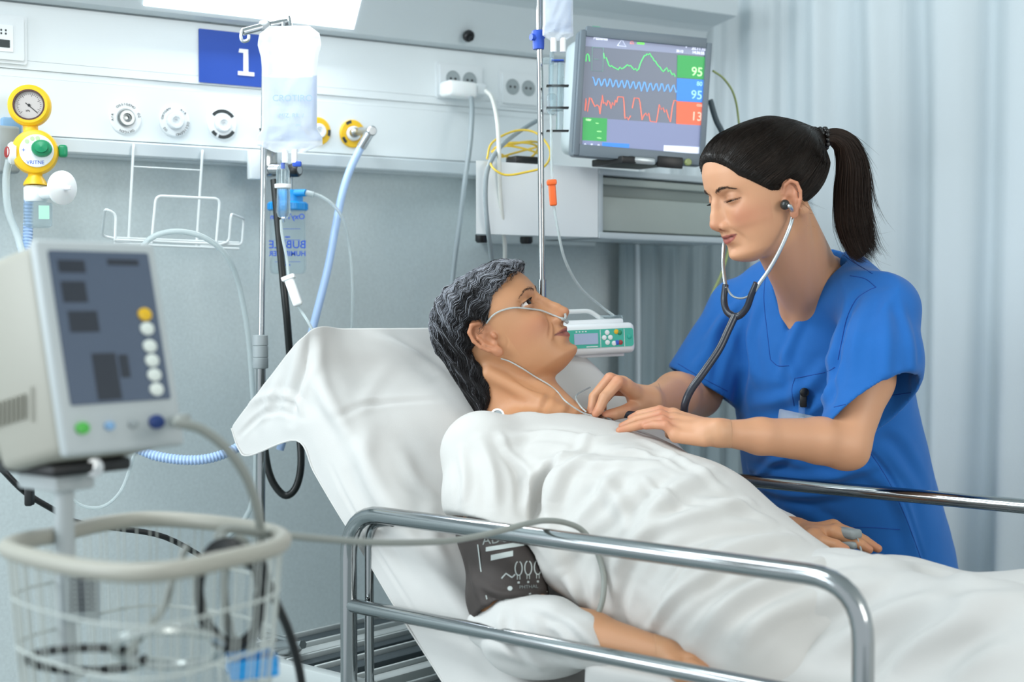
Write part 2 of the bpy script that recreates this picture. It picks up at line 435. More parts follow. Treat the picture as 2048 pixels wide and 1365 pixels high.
def head_base(q, pr):
    x, y, z = q[:, 0], q[:, 1], q[:, 2]; X = np.abs(x)
    sk = pr.get('skull', (-.014, .030, .100, .0835)); crn = ell(q, (0, sk[0], sk[1]), (.0735, sk[2], sk[3])); ez = pr.get('ez', 0)
    Z = [-.125, -.114, -.106, -.097, -.083, -.070, -.058, -.048, -.03, -.01, .006, .022, .045, .070, .10]
    YF = [.060, .078, .0895, .0955, .0950, .0970, .0980, .0975, .0935, .090, .0890, .0945, .0935, .084, .055]
    YB = [.045, .034, .020, .004, -.008, -.016, -.022, -.03, -.05, -.05, -.05, -.05, -.05, -.05, -.03]
    W = [.012, .026, .036, .0445, .0520, .0570, .0605, .0635, .0675, .0695, .070, .070, .0685, .060, .04]
    YF = np.array(YF) + pr.get('chin', 0) * np.interp(Z, [-.125, -.1, -.075, -.05], [1, 1, .4, 0])
    fy = pr.get('fy', 0); YF = YF + fy * np.interp(Z, [-.11, -.085, -.06, -.045], [0, 1, 1, 0])
    if 'fore' in pr: YF = YF + np.interp(Z, [.02, .05, .1], [0, pr['fore'] * .6, pr['fore']])
    W = np.array(W) * pr.get('width', 1)
    yf = sm_interp(z, Z, YF); yb = sm_interp(z, Z, YB); ww = sm_interp(z, Z, W)
    ym = yb + (yf - yb) * np.interp(z, [-.1, -.05, .05], [.42, .36, .40])
    a = np.where(y > ym, yf - ym, ym - yb); a = np.maximum(a, .004)
    n = np.interp(z, [-.11, -.06, 0, .05], [2.1, 2.25, 2.35, 2.2])
    d = (((X / ww + 1e-6) ** n + (np.abs(y - ym) / a + 1e-6) ** n) ** (1 / n) - 1) * np.minimum(a, ww)
    d = smax(d, np.maximum(-.1175 - z - np.clip(.04 - y, 0, .1) * .45, z - pr.get('ztop', .092)), .022)
    d = smin(crn, d, .028)
    fr = np.clip((y - .02) / .03, 0, 1)
    b = 0
    b += pr.get('ridge', .0026) * gb(X, z, .026, pr.get('rz', .021) + ez, .017, .0065)            # brow ridge
    b -= .0105 * gb(X, z, .0325, -.001 + ez, .0150, .0115)         # sockets
    b -= .003 * gb(X, z, .010, .004, .006, .008)
    b += pr.get('cheek', .005) * gb(X, z, .043, -.030, .016, .017)
    b += .0045 * gb(X, z, 0, -.064, .026, .017)               # muzzle
    b += .0045 * gb(X, z, 0, -.099, .016, .011)               # chin
    b -= .0025 * gb(X, z, 0, -.0835, .017, .0055)
    b -= pr.get('naso', .002) * np.exp(-((X - (.019 + np.clip(-.045 - z, 0, .03) * .55)) / .0042) ** 2) * np.exp(-((z + .055) / .013) ** 2)
    b -= .0025 * gb(X, z, .030, -.070, .006, .010)
    b -= .0012 * gb(X, z, 0, -.0545, .0028, .006)             # philtrum
    d = d - b * fr
    # nose
    nz = chain(q, [(0, .0885, .010), (0, .0975, -.006), (0, .1085 + pr.get('nose', 0) * .6, -.024), (0, .1155 + pr.get('nose', 0), -.037)], [.0070, .0068, .0070, .0080], .004)
    nz = smin(nz, cap(q, (0, .085, -.018), (0, .098, -.040), .011, .013), .010)
    for sg in (1, -1):
        nz = smin(nz, ell(q, (sg * .0130, .1005 + pr.get('nose', 0) * .5, -.0435), (.0058, .0098, .0068)), .003)
    nz = smin(nz, cap(q, (0, .100, -.049), (0, .111 + pr.get('nose', 0), -.0445), .0030, .0040), .004)
    d = smin(d, nz, .008)
    for sg in (1, -1):
        d = smax(d, -ell(q, (sg * .0068, .1055 + pr.get('nose', 0), -.0505), (.0040, .0074, .0058)), .0012)
    # lips
    mw = pr.get('mw', 0); sm = pr.get('smile', .0015)
    q = q - np.array([0, fy, 0])
    lp = chain(q, [(-.0250 - mw, .0815 - mw, -.0645 + sm), (-.0110, .0995, -.0612), (-.003, .1035, -.0605), (.003, .1035, -.0605), (.0110, .0995, -.0612), (.0250 + mw, .0815 - mw, -.0645 + sm)], [.0012, .0032, .0036, .0036, .0032, .0012], .002)
    ll = chain(q, [(-.0245 - mw, .0815 - mw, -.0660 + sm), (-.0110, .0980, -.0705), (0, .1010, -.0720), (.0110, .0980, -.0705), (.0245 + mw, .0815 - mw, -.0660 + sm)], [.0012, .0040, .0046, .0040, .0012], .002)
    d = smin(d, smin(lp, ll, .0008), .0022)
    ml = chain(q, [(-.0265 - mw, .0845 - mw, -.0650 + sm), (-.0110, .1040, -.0655), (0, .1080, -.0660), (.0110, .1040, -.0655), (.0265 + mw, .0845 - mw, -.0650 + sm)], [.0010, .0022, .0024, .0022, .0010], .001)
    d = smax(d, -ml, .0008)
    q = q + np.array([0, fy, 0])
    # lids
    for sg in (1, -1):
        e = ell(q, (sg * .0318, .0742 + pr.get('ey', 0), -.001 + ez), (.0150, .0140, .0142))
        d = smin(d, e, .0045)
    op = pr.get('open', .0052); tz = pr.get('eye_z', -.001)
    ew = pr.get('ew', .0150); xe = (X - .0322) / ew
    top = op * np.sqrt(np.clip(1 - xe * xe, 0, 1)) * (1 - .15 * xe); bot = .62 * op * np.sqrt(np.clip(1 - xe * xe, 0, 1))
    zc = z - (tz + ez + xe * .0012)
    al = np.maximum(np.maximum(zc - top, -bot - zc), np.maximum(X - .0322 - ew, .0322 - ew - X))
    al = np.maximum(al, .070 - y)
    d = smax(d, -al, .0010)
    cr = np.abs(zc - (.0078 + op * .3) * np.sqrt(np.clip(1 - (xe / 1.15) ** 2, 0, 1))) - .0005      # lid crease
    d = d + np.where((y > .06), .0012 * np.exp(-(cr / .0012) ** 2) * np.clip(1 - (xe / 1.1) ** 2, 0, 1), 0)
    return d

def head_sdf(q, pr):
    d = head_base(q, pr)
    for sg in (1, -1): d = smin(d, ear_sdf(q, sg, *pr.get('ear', ())), .003)
    return d

def skin_tint(q, pr, base, on=None):
    """skin colour: lips, cheeks, ears, brows; crease shade painted along the mouth"""
    x, y, z = q[:, 0], q[:, 1], q[:, 2]; X = np.abs(x)
    col = np.tile(np.array(lin(base)[:3]), (len(q), 1))
    def mixc(c, m): nonlocal col; m = np.clip(m, 0, 1)[:, None]; col = col * (1 - m) + np.array(lin(c)[:3]) * m
    head = (np.abs(z) < .13) & (X < .1) & (y > -.11) & (y < .135)
    F = np.where(head & (y > .03), 1., 0.)
    mixc(pr['blush'], .45 * gb(X, z, .045, -.035, .022, .020) * F)
    mixc(pr['blush'], .40 * gb(X, z, 0, -.040, .012, .010) * F)
    fx = (X - .0322) / .0165; zl = pr.get('eye_z', -.001) + pr.get('ez', 0) + pr['open'] * np.sqrt(np.clip(1 - fx ** 2, 0, 1))
    mixc('#3a1f18', .7 * np.exp(-((z - zl - .0004) / .0012) ** 2) * np.where((np.abs(fx) < 1) & (y > .05), 1, 0))
    mixc(pr['eyelid'], .45 * gb(X, z, .032, 0, .017, .010) * F)
    ed = np.minimum(ear_sdf(q, 1, *pr.get('ear', ())), ear_sdf(q, -1, *pr.get('ear', ())))
    mixc(pr['blush'], .42 * np.clip((.006 - ed) / .006, 0, 1) * np.clip((X - .066) / .01, 0, 1) * head)
    sm = pr.get('smile', .0015); mw = pr.get('mw', 0)
    zu = -.0660 + sm * np.clip((X / (.024 + mw)) ** 2, 0, 1)
    up = .0070 * np.clip(1 - (X / (.0262 + mw)) ** 2, 0, 1) ** .6 * (1 - .16 * np.exp(-(X / .003) ** 2)); dn = .0098 * np.clip(1 - (X / (.0252 + mw)) ** 2, 0, 1) ** .6
    dz = z - zu
    m = np.clip((up - dz) / .0012, 0, 1) * np.clip((dz + dn) / .0014, 0, 1) * np.where(X < .0262 + mw, 1, 0) * np.where(y > .07, 1, 0)
    mixc(pr['lip'], .85 * m)
    ml = np.exp(-((dz - .0006) / .0011) ** 2) * np.where(X < .0262 + mw, 1, 0) * np.where(y > .07, 1, 0)
    mixc('#4a201e', .75 * ml)  # shade of the crease between the lips, painted into the tint
    return col

def make_head_fr(origin, fwd, roll=0, pitch=0):
    """fwd: horizontal facing; pitch up positive (deg)"""
    f = nrm([fwd[0], fwd[1], 0]); u = np.array([0, 0, 1.]); r = np.cross(f, u)
    p = math.radians(pitch); F = f * math.cos(p) + u * math.sin(p); U = -f * math.sin(p) + u * math.cos(p)
    a = math.radians(roll); R = r * math.cos(a) + U * math.sin(a); U = U * math.cos(a) - r * math.sin(a)
    fr = Fr.__new__(Fr); fr.o = np.asarray(origin, float); fr.R = np.array([R, F, U]).T
    return fr

def eyes(parent, fr, pr, look=(0, 0), hs=1):
    for sg in (1, -1):
        g = Geo(); c = np.array([sg * .0318, .0742 + pr.get('ey', 0), -.001 + pr.get('ez', 0)]); lx, lz = look
        gd = nrm([lx, 1, lz]); ef = Fr(fr(c * hs), fr.R @ nrm(np.cross([0, 0, 1.], gd)), z=fr.R @ gd)
        er = pr.get('er', .0122); k = er / .0122
        g.m = 0; g.sphere(ef, er, 24)
        g.m = 1; g.lathe(ef, [(.0058 * k, .0109 * k), (.0054 * k, .0116 * k), (.0025 * k, .01215 * k)], 20)
        g.m = 2; g.lathe(ef, [(.0026 * k, .01218 * k), (.0022 * k, .0124 * k), (0, .01242 * k)], 16)
        o = g.build('eye', [M_EYEW, M_IRIS, M_PUPIL], parent)
M_EYEW = mat('eye_white', '#d9d2cc', .15); M_IRIS = mat('iris', '#22130b', .3, spec=.15); M_PUPIL = mat('pupil', '#050505', .1)

def ribbons(G, P3, r, col=None):
    """hair strands: P3 (n, m, 3), three-sided tapering tubes"""
    n, m, _ = P3.shape
    t = np.gradient(P3, axis=1); t /= np.linalg.norm(t, axis=2, keepdims=True) + 1e-9
    ref = nrm([.3, .5, .8]); u = np.cross(t, ref); u /= np.linalg.norm(u, axis=2, keepdims=True) + 1e-9
    v = np.cross(t, u); tp = np.interp(np.linspace(0, 1, m), [0, .08, .7, 1], [.5, 1, .9, .12])[None, :, None]
    r = np.broadcast_to(np.asarray(r, float).reshape(-1, 1, 1), (n, 1, 1))
    rings = [P3 + r * tp * (math.cos(a) * u + math.sin(a) * v) for a in (0, 2.094, 4.189)]
    V = np.stack(rings, 2).reshape(-1, 3)
    base = (np.arange(n) * m * 3)[:, None, None] + (np.arange(m - 1) * 3)[None, :, None]
    k = np.arange(3)[None, None, :]; k2 = (k + 1) % 3
    F = np.stack([base + k, base + k2, base + 3 + k2, base + 3 + k], -1).reshape(-1, 4)
    return V, F

def q2(p, HF, hs): return HF.inv(p) / hs
def project(fn, pts, level, it=6, h=.0015):
    """move points onto fn == level"""
    p = pts.reshape(-1, 3).copy()
    for _ in range(it):
        d = fn(p) - level
        g = np.stack([fn(p + e) - fn(p - e) for e in np.eye(3) * h], 1) / (2 * h)
        p -= g * (d / np.maximum((g * g).sum(1), .2))[:, None] * .9
    return p.reshape(pts.shape)
# ------------------------------------------------------------------ people
E1 = np.array([-.76, .65, 0]); E2 = np.array([.65, .76, 0])
def B(s, t, z): return E1 * s + E2 * t + np.array([0, 0, z])       # bed frame: s towards the head end, t across to the far side
UP = np.array([0, 0, 1.])

def fingers(p, joints, k=.003):
    d = None
    for pts, rs in joints:
        e = chain(p, pts, rs, .0015); d = e if d is None else smin(d, e, .0012)
    return d

# ---- nurse
PHI = math.radians(20)
NPR = dict(blush='#b5654e', eyelid='#a06a52', lip='#9c4a48', open=.0012, eye_z=-.0058, smile=.0035, cheek=.004, nose=-.0045, naso=.0012, fy=-.0060, rz=.014, er=.0113, skull=(-.014, .024, .102, .075), ear=((.0765, -.005, -.031), .12, .92))
NF = make_head_fr((0, 0, 0), (-math.cos(PHI), -math.sin(PHI), 0), pitch=-18, roll=-1)
NS = np.array([.97, .915, .97])
NF.o = P(1422, 452, 2.36) - NF.R @ (np.array([0, .1175, -.037]) * NS)
N_neck = P(1628, 578, 2.60)
N_hip = P(1704, 1150, 2.84)
nz_ = nrm(N_neck - N_hip)
NT = Fr(N_neck, (-.56, .83, 0), z=None, y=nrm(np.cross(nz_, (-.56, .83, 0)))); NT.R = np.array([nrm(np.cross(NT.R[:, 1], nz_)), NT.R[:, 1], nz_]).T
N_shL, N_shR = P(1762, 620, 2.44), P(1482, 622, 2.76)
N_elL, N_wrL = P(1692, 893, 2.36), P(1436, 866, 2.27)
N_elR, N_wrR = P(1398, 790, 2.72), P(1296, 803, 2.47)
N_LEV = [(-.75, 0, 0, .19, .12), (-.55, 0, 0, .185, .115), (-.42, 0, 0, .155, .10), (-.32, 0, .005, .15, .10), (-.22, 0, .012, .160, .110),
         (-.13, 0, .008, .165, .100), (-.07, 0, 0, .150, .085), (-.03, 0, -.005, .115, .070), (0, 0, -.005, .075, .062), (.03, 0, 0, .055, .058)]
HL = []   # left hand
for pts, rs in [
    ([(1347, 832, 2.328), (1320, 822, 2.33), (1279, 830, 2.345), (1262, 837, 2.352)], (.0095, .0088, .0076, .006)),
    ([(1349, 843, 2.31), (1321, 830, 2.312), (1272, 841, 2.325), (1244, 853, 2.334)], (.0098, .0090, .0078, .006)),
    ([(1352, 857, 2.292), (1325, 841, 2.294), (1282, 850, 2.302), (1239, 862, 2.302)], (.0096, .0088, .0076, .006)),
    ([(1352, 872, 2.276), (1331, 851, 2.278), (1308, 850, 2.29), (1291, 853, 2.294)], (.0088, .0078, .0068, .0055))]:
    HL.append((PP(*pts), rs))
HR = []   # right hand, pinching the chestpiece
for pts, rs in [
    ([(1252, 772, 2.42), (1236, 764, 2.40), (1209, 795, 2.385), (1198, 820, 2.38), (1191, 828, 2.38)], (.011, .0105, .0092, .0080, .0066)),
    ([(1245, 768, 2.445), (1220, 758, 2.43), (1188, 795, 2.42), (1184, 818, 2.41), (1186, 828, 2.405)], (.0115, .0105, .0090, .0078, .0064)),
    ([(1250, 772, 2.47), (1212, 768, 2.46), (1190, 800, 2.46), (1196, 822, 2.45)], (.011, .0098, .0085, .0070)),
    ([(1262, 782, 2.49), (1224, 782, 2.49), (1204, 806, 2.49), (1206, 824, 2.48)], (.0105, .0088, .0078, .0065)),
    ([(1276, 812, 2.45), (1252, 823, 2.42), (1228, 829, 2.40), (1210, 831, 2.39)], (.0140, .0115, .0098, .0078))]:
    HR.append((PP(*pts), rs))
def nurse_hands(p):
    dl = fingers(p, HL)
    palm = smin(cap(p, HL[0][0][0], P(1405, 850, 2.30), .011, .012), cap(p, HL[1][0][0], P(1410, 855, 2.285), .0125, .0145), .008)
    palm = smin(palm, cap(p, HL[2][0][0], P(1412, 865, 2.27), .0125, .0150), .008)
    palm = smin(palm, cap(p, HL[3][0][0], P(1408, 878, 2.262), .0115, .0130), .008)
    palm = smin(palm, chain(p, PP((1412, 868, 2.30), (1375, 872, 2.345), (1340, 868, 2.37)), (.014, .012, .009)), .008)
    dl = smin(dl, palm, .004)
    for i, (pts, rs) in enumerate(HL): dl = smin(dl, ell(p, pts[0] + np.array([0, 0, .004]), (.009, .009, .008)), .006)
    dr = fingers(p, HR)
    palm = smin(cap(p, HR[0][0][0], P(1283, 797, 2.455), .0125, .016), cap(p, HR[1][0][0], P(1284, 798, 2.475), .013, .016), .01)
    palm = smin(palm, cap(p, HR[3][0][0], P(1286, 805, 2.49), .012, .015), .01)
    palm = smin(palm, cap(p, HR[4][0][0], P(1284, 808, 2.47), .015, .017), .01)
    dr = smin(dr, palm, .005)
    return dl, dr
def nurse_arms(p):
    dl, dr = nurse_hands(p)
    a = chain(p, [N_shL, P(1735, 760, 2.40), N_elL], [.041, .042, .037], .02)
    b = chain(p, [N_elL, P(1640, 882, 2.345), P(1520, 873, 2.30), N_wrL, P(1412, 862, 2.275)], [.036, .0375, .029, .0205, .018], .012)
    a = smin(a, b, .02)
    a = smin(a, ell(p, P(1709, 914, 2.355), (.019, .02, .016)), .012)      # elbow point
    a = smin(a, ell(p, P(1433, 850, 2.262), (.009, .008, .007)), .008)     # ulna head
    a = smin(a, dl, .010)
    c = chain(p, [N_shR, N_elR], [.041, .039], .02)
    c = smin(c, chain(p, [N_elR, P(1352, 790, 2.62), N_wrR, P(1283, 800, 2.46)], [.041, .040, .0235, .021], .015), .02)
    c = smin(c, dr, .012)
    return smin(a, c, .001)
def nurse_top(p):
    q = NF.inv(p) / NS
    d = head_sdf(q, NPR) * .94
    nk = cap(p, NF(np.array([0, -.022, -.055]) * NS), N_neck + np.array([0.008, .01, .0]), .049, .052)
    nk = smin(nk, cap(p, NF(np.array([0, .000, -.085]) * NS), N_neck + np.array([-.015, -.02, -.02]), .040, .045), .02)
    d = smin(d, nk, .016)
    t = stack(p, NT, N_LEV)
    t = smin(t, smin(cap(p, N_shL, NT((0, -.02, .0)), .038, .038), cap(p, N_shR, NT((0, -.02, .0)), .038, .038), .02), .04)
    d = smin(d, t, .030)
    # collar bones and the notch between them, neck muscle
    for sg in (1, -1):
        d = smin(d, cap(p, NT((sg * .016, .062, -.052)), NT((sg * .12, .035, -.020)), .006, .006), .014)
        d = smin(d, cap(p, NT((sg * .014, .058, -.048)), NF(np.array([sg * .060, -.030, -.055]) * NS), .007, .012), .016)
    return d

# ---- patient
PPH = math.radians(15)
PPR = dict(blush='#a9624a', eyelid='#94624a', lip='#8e4a44', open=.0048, smile=.0032, cheek=.0055, chin=.005, nose=.002, naso=.0030, fore=-.004, ridge=.0008, ear=((.0775, .001, -.012), .22, 1.0), skull=(-.008, .022, .0840, .067), ztop=.079, ew=.0168, ez=.005, mw=.003, ey=-.002)
PF = make_head_fr((0, 0, 0), (math.cos(PPH), -math.sin(PPH), 0), pitch=31, roll=-4)
PS = 1.03
PF.o = P(1134, 621, 2.45) - PF.R @ (np.array([0, .1225, -.037]) * PS)
T_N, T_H = P(1095, 862, 2.44), P(1500, 1200, 2.12)
tz_ = nrm(T_N - T_H)
tx_ = nrm(-E2 - tz_ * np.dot(-E2, tz_))
TF = Fr.__new__(Fr); TF.o = T_N; TF.R = np.array([tx_, np.cross(tz_, tx_), tz_]).T
P_LEV = [(-.62, 0, 0, .17, .10), (-.5, 0, 0, .17, .10), (-.35, 0, .0, .15, .095), (-.2, 0, -.006, .155, .090), (-.10, 0, -.014, .155, .074),
         (-.05, 0, -.014, .13, .060), (-.015, 0, -.01, .10, .058), (.02, 0, -.01, .06, .05)]
P_shR, P_shL = P(965, 905, 2.32), P(1215, 932, 2.62)
P_elR, P_wrR = P(1020, 1225, 2.15), P(1330, 1314, 1.985)
P_elL, P_wrL = P(1470, 1050, 2.50), P(1592, 1072, 2.40)
def patient_top(p):
    q = PF.inv(p) / PS
    d = head_sdf(q, PPR) * PS
    nk = cap(p, PF(np.array([0, -.040, -.050]) * PS), T_N + np.array([-.03, .03, .0]), .054, .058)
    nk = smin(nk, cap(p, PF(np.array([0, -.002, -.088]) * PS), T_N + np.array([.02, 0, .005]), .040, .046), .02)
    d = smin(d, nk, .018)
    t = stack(p, TF, P_LEV)
    t = smin(t, smin(cap(p, P_shR, TF((0, -.02, 0)), .05, .05), cap(p, P_shL, TF((0, -.02, 0)), .05, .05), .02), .04)
    d = smin(d, t, .030)
    for sg in (1, -1):
        d = smin(d, cap(p, TF((sg * .016, .050, -.030)), TF((sg * .13, .030, -.012)), .006, .006), .012)
        d = smin(d, cap(p, TF((sg * .014, .050, -.028)), PF(np.array([sg * .056, -.032, -.060]) * PS), .006, .008), .022)
    return d
PH = []
for pts, rs in [
    ([(1668, 1066, 2.33), (1700, 1078, 2.32), (1722, 1090, 2.31), (1738, 1100, 2.31)], (.0105, .0095, .0085, .0068)),
    ([(1672, 1060, 2.35), (1708, 1072, 2.35), (1735, 1088, 2.34), (1756, 1098, 2.33)], (.011, .0098, .0085, .0068)),
    ([(1666, 1055, 2.37), (1704, 1068, 2.37), (1730, 1082, 2.36), (1748, 1092, 2.36)], (.0105, .0095, .0082, .0065)),
    ([(1656, 1055, 2.39), (1690, 1066, 2.39), (1712, 1080, 2.39)], (.0095, .0085, .0068)),
    ([(1628, 1075, 2.33), (1648, 1086, 2.30), (1672, 1092, 2.285), (1690, 1100, 2.28)], (.013, .0112, .0098, .008))]:
    PH.append((PP(*pts), rs))
PHR = []
for pts, rs in [
    ([(1385, 1324, 1.958), (1420, 1336, 1.943), (1440, 1350, 1.938)], (.010, .009, .007)),
    ([(1382, 1334, 1.943), (1416, 1350, 1.928), (1436, 1366, 1.923)], (.0105, .009, .007)),
    ([(1376, 1346, 1.933), (1408, 1362, 1.918), (1428, 1378, 1.913)], (.010, .009, .007)),
    ([(1368, 1356, 1.923), (1396, 1372, 1.913), (1412, 1386, 1.908)], (.0095, .008, .0065)),
    ([(1352, 1312, 1.978), (1380, 1314, 1.978), (1404, 1322, 1.968), (1418, 1332, 1.958)], (.012, .011, .0095, .0075))]:
    PHR.append((PP(*pts), rs))
def patient_arms(p):
    a = chain(p, [P_shR, P_elR], [.050, .044], .02)
    a = smin(a, chain(p, [P_elR, P(1180, 1275, 2.07), P_wrR], [.042, .036, .025], .015), .02)
    h = fingers(p, PHR)
    h = smin(h, smin(cap(p, PHR[0][0][0], P(1345, 1318, 1.978), .012, .015), cap(p, PHR[3][0][0], P(1340, 1326, 1.968), .012, .015), .01), .006)
    a = smin(a, h, .01)
    c = chain(p, [P_shL, P_elL], [.050, .044], .02)
    c = smin(c, chain(p, [P_elL, P_wrL, P(1612, 1074, 2.38)], [.042, .027, .023], .015), .02)
    h = fingers(p, PH)
    h = smin(h, smin(cap(p, PH[0][0][0], P(1620, 1072, 2.36), .013, .017), cap(p, PH[2][0][0], P(1618, 1068, 2.385), .013, .016), .012), .006)
    h = smin(h, cap(p, PH[4][0][0], P(1618, 1074, 2.36), .014, .017), .01)
    c = smin(c, h, .01)
    return smin(a, c, .001)

M_SKIN_N = mat('nurse_skin', '#c08a68', .48, attr='tint', bump=(900, .12, .0006), sss=.12, sss_s=.012, sss_r=(1, .35, .2))
M_SKIN_P = mat('patient_skin', '#b27a56', .50, attr='tint', bump=(700, .2, .0008), sss=.10, sss_s=.012, sss_r=(1, .35, .2))

def join(*parts):
    V = []; F = []; n = 0
    for v, f in parts: V.append(v); F.append(f + n); n += len(v)
    return np.vstack(V), np.vstack(F)
def patch(fn, lo, hi, h, it=1):
    V, F = mesh_sdf(fn, lo, hi, h); return smooth_mesh(V, F, it), F
def bounds(pts, m): pts = np.array(pts); return pts.min(0) - m, pts.max(0) + m

def body(name, top, arms, HF, hs, neck, tor, LEV, hand_pts, sh_pts, skin, pr, base, root):
    c = HF(np.array([0, 0, 0]))
    lo, hi = np.minimum(c - .16, neck - .19), np.maximum(c + .16, neck + .19)
    cut = lambda p: smax(top(p), -((p - tor((0, 0, -.20))) @ tor.R[:, 2]), .005)
    a = patch(cut, lo, hi, .0017)
    trs = lambda p: smin(stack(p, tor, LEV), smin(cap(p, sh_pts[0], tor((0, -.02, -.05)), .040, .045), cap(p, sh_pts[1], tor((0, -.02, -.05)), .040, .045), .02), .03) + .004
    low = lambda p: smin(arms(p), smax(trs(p), (p - tor((0, 0, -.06))) @ tor.R[:, 2], .01), .02)
    parts = [a]
    hb = [bounds(h, .035) for h in hand_pts]
    # hands fine, the rest coarser
    for lo, hi in hb: parts.append(patch(lambda p, lo=lo, hi=hi: np.maximum(arms(p), np.maximum((lo - p).max(1), (p - hi).max(1)) + .006), lo, hi, .0014))
    def rest(p):
        d = low(p)
        for lo, hi in hb:
            bx = np.maximum((lo - p).max(1), (p - hi).max(1)) + .006
            d = np.maximum(d, -bx - .014)
        return d + .0006
    lo, hi = bounds(list(sh_pts) + [tor((0, 0, LEV[0][0])), tor((0, 0, 0))] + [q for h in hand_pts for q in h], .2)
    parts.append(patch(rest, lo, hi, .004, 2))
    V, F = join(*parts)
    col = skin_tint(HF.inv(V) / hs, pr, base)
    return V, F, col
NROOT = thing('person', 'woman in royal blue short-sleeved scrubs with a dark ponytail leaning over the bed', 'person', (N_hip[0], N_hip[1], 0))
PROOT = thing('person', 'patient with short grey hair in a white gown lying propped up on the bed', 'person', (T_H[0], T_H[1], .72))
def redden(V, col, tips, c, amt=.5, r=.014):
    for t in tips:
        m = amt * np.exp(-(np.linalg.norm(V - t, axis=1) / r) ** 2)[:, None]; col[:] = col * (1 - m) + np.array(lin(c)[:3]) * m
V, F, col = body('nurse', nurse_top, nurse_arms, NF, NS, N_neck, NT, N_LEV, [[q for a, _ in HL for q in a] + [P(1405, 850, 2.30), P(1425, 860, 2.27)], [q for a, _ in HR for q in a] + [P(1290, 800, 2.46)]], (N_shL, N_shR), M_SKIN_N, NPR, '#d09a76', NROOT)
redden(V, col, [a[-1] for a, _ in HL + HR] + [a[1] for a, _ in HL + HR], '#b8644e', .45)
BODY_N = mesh_obj('body', V, F, M_SKIN_N, NROOT, col=col)
eyes(NROOT, NF, NPR, (0, -.6), NS)
V, F, col = body('patient', patient_top, patient_arms, PF, PS, T_N, TF, P_LEV, [[q for a, _ in PH for q in a] + [P(1615, 1070, 2.37)], [q for a, _ in PHR for q in a]], (P_shR, P_shL), M_SKIN_P, PPR, '#c08b64', PROOT)
redden(V, col, [a[-1] for a, _ in PH + PHR], '#b8644e', .4)
V = strokes(V, F, [([(1094, 634), (1100, 652), (1098, 674)], .0030, -.0016), ([(1050, 611), (1042, 606), (1034, 604)], .0016, -.0008), ([(1050, 614), (1042, 614), (1035, 617)], .0016, -.0008), ([(1052, 617), (1062, 620), (1076, 617)], .0022, -.0010),
 ([(1056, 622), (1068, 624), (1080, 620)], .0026, .0008), ([(1110, 668), (1108, 676), (1104, 684)], .0022, -.0008), ([(1012, 700), (1016, 684), (1010, 668)], .0020, -.0007), ([(1082, 828), (1092, 806), (1100, 790)], .0060, -.0030), ([(1130, 832), (1140, 818), (1148, 806)], .0060, -.0030),
 ([(1030, 760), (1060, 778), (1085, 786)], .0040, -.0010), ([(1062, 612), (1070, 603), (1082, 600)], .0015, -.0006)])
BODY_P = mesh_obj('body', V, F, M_SKIN_P, PROOT, col=col)
eyes(PROOT, PF, PPR, (.35, .12), PS)
# ------------------------------------------------------------------ hair
def hair_mat(name, rough=.38):
    return mat(name, '#101010', rough, attr='tint', spec=.22)
def hair_obj(name, V, F, col, m, root):
    return mesh_obj(name, V, F, m, root, col=col)
def sstep(x): x = np.clip(x, 0, 1); return x * x * (3 - 2 * x)

# nurse
NHY = [-.13, -.07, -.045, -.032, -.022, -.012, .009, .028, .044, .059, .070, .081, .092]
NHZ = [-.090, -.092, -.090, -.080, -.052, -.024, -.018, -.012, .002, .016, .026, .047, .066]
N_tie = P(1640, 275, 2.44)
def earless(q, m, pr):
    X = q * np.array([1, 1, 1]); X[:, 0] = np.abs(X[:, 0]); near = (X[:, 0] > .055) & (np.abs(X[:, 1] + .01) < .05) & (np.abs(X[:, 2] + .02) < .055)
    if near.any():
        e = ear_sdf(X[near], 1, *pr['ear']) * 1.6 - .001; m = m.copy(); m[near] = np.minimum(m[near], e)
    return m
def nurse_region(q):
    return earless(q, q[:, 2] - np.interp(q[:, 1], NHY, NHZ), NPR)
def nurse_hair_base(p, extra=0):
    q = NF.inv(p) / NS
    m = nurse_region(q)
    T = .005 + .002 * np.clip((q[:, 2] - .02) / .08, 0, 1) + .016 * sstep((-q[:, 1] - .02) / .08) * np.clip(1 - np.abs(q[:, 2] - .0) / .10, 0, 1)
    d = head_base(q, NPR) * .94 - (T + extra) * sstep(m / .020) ** .7 + .004 * (1 - sstep(m / .010))
    # combed back into the tie
    c = cap(p, NF(np.array([0, -.058, .052]) * NS), N_tie, .041, .014) - extra
    d = smin(d, c, .028)
    return d
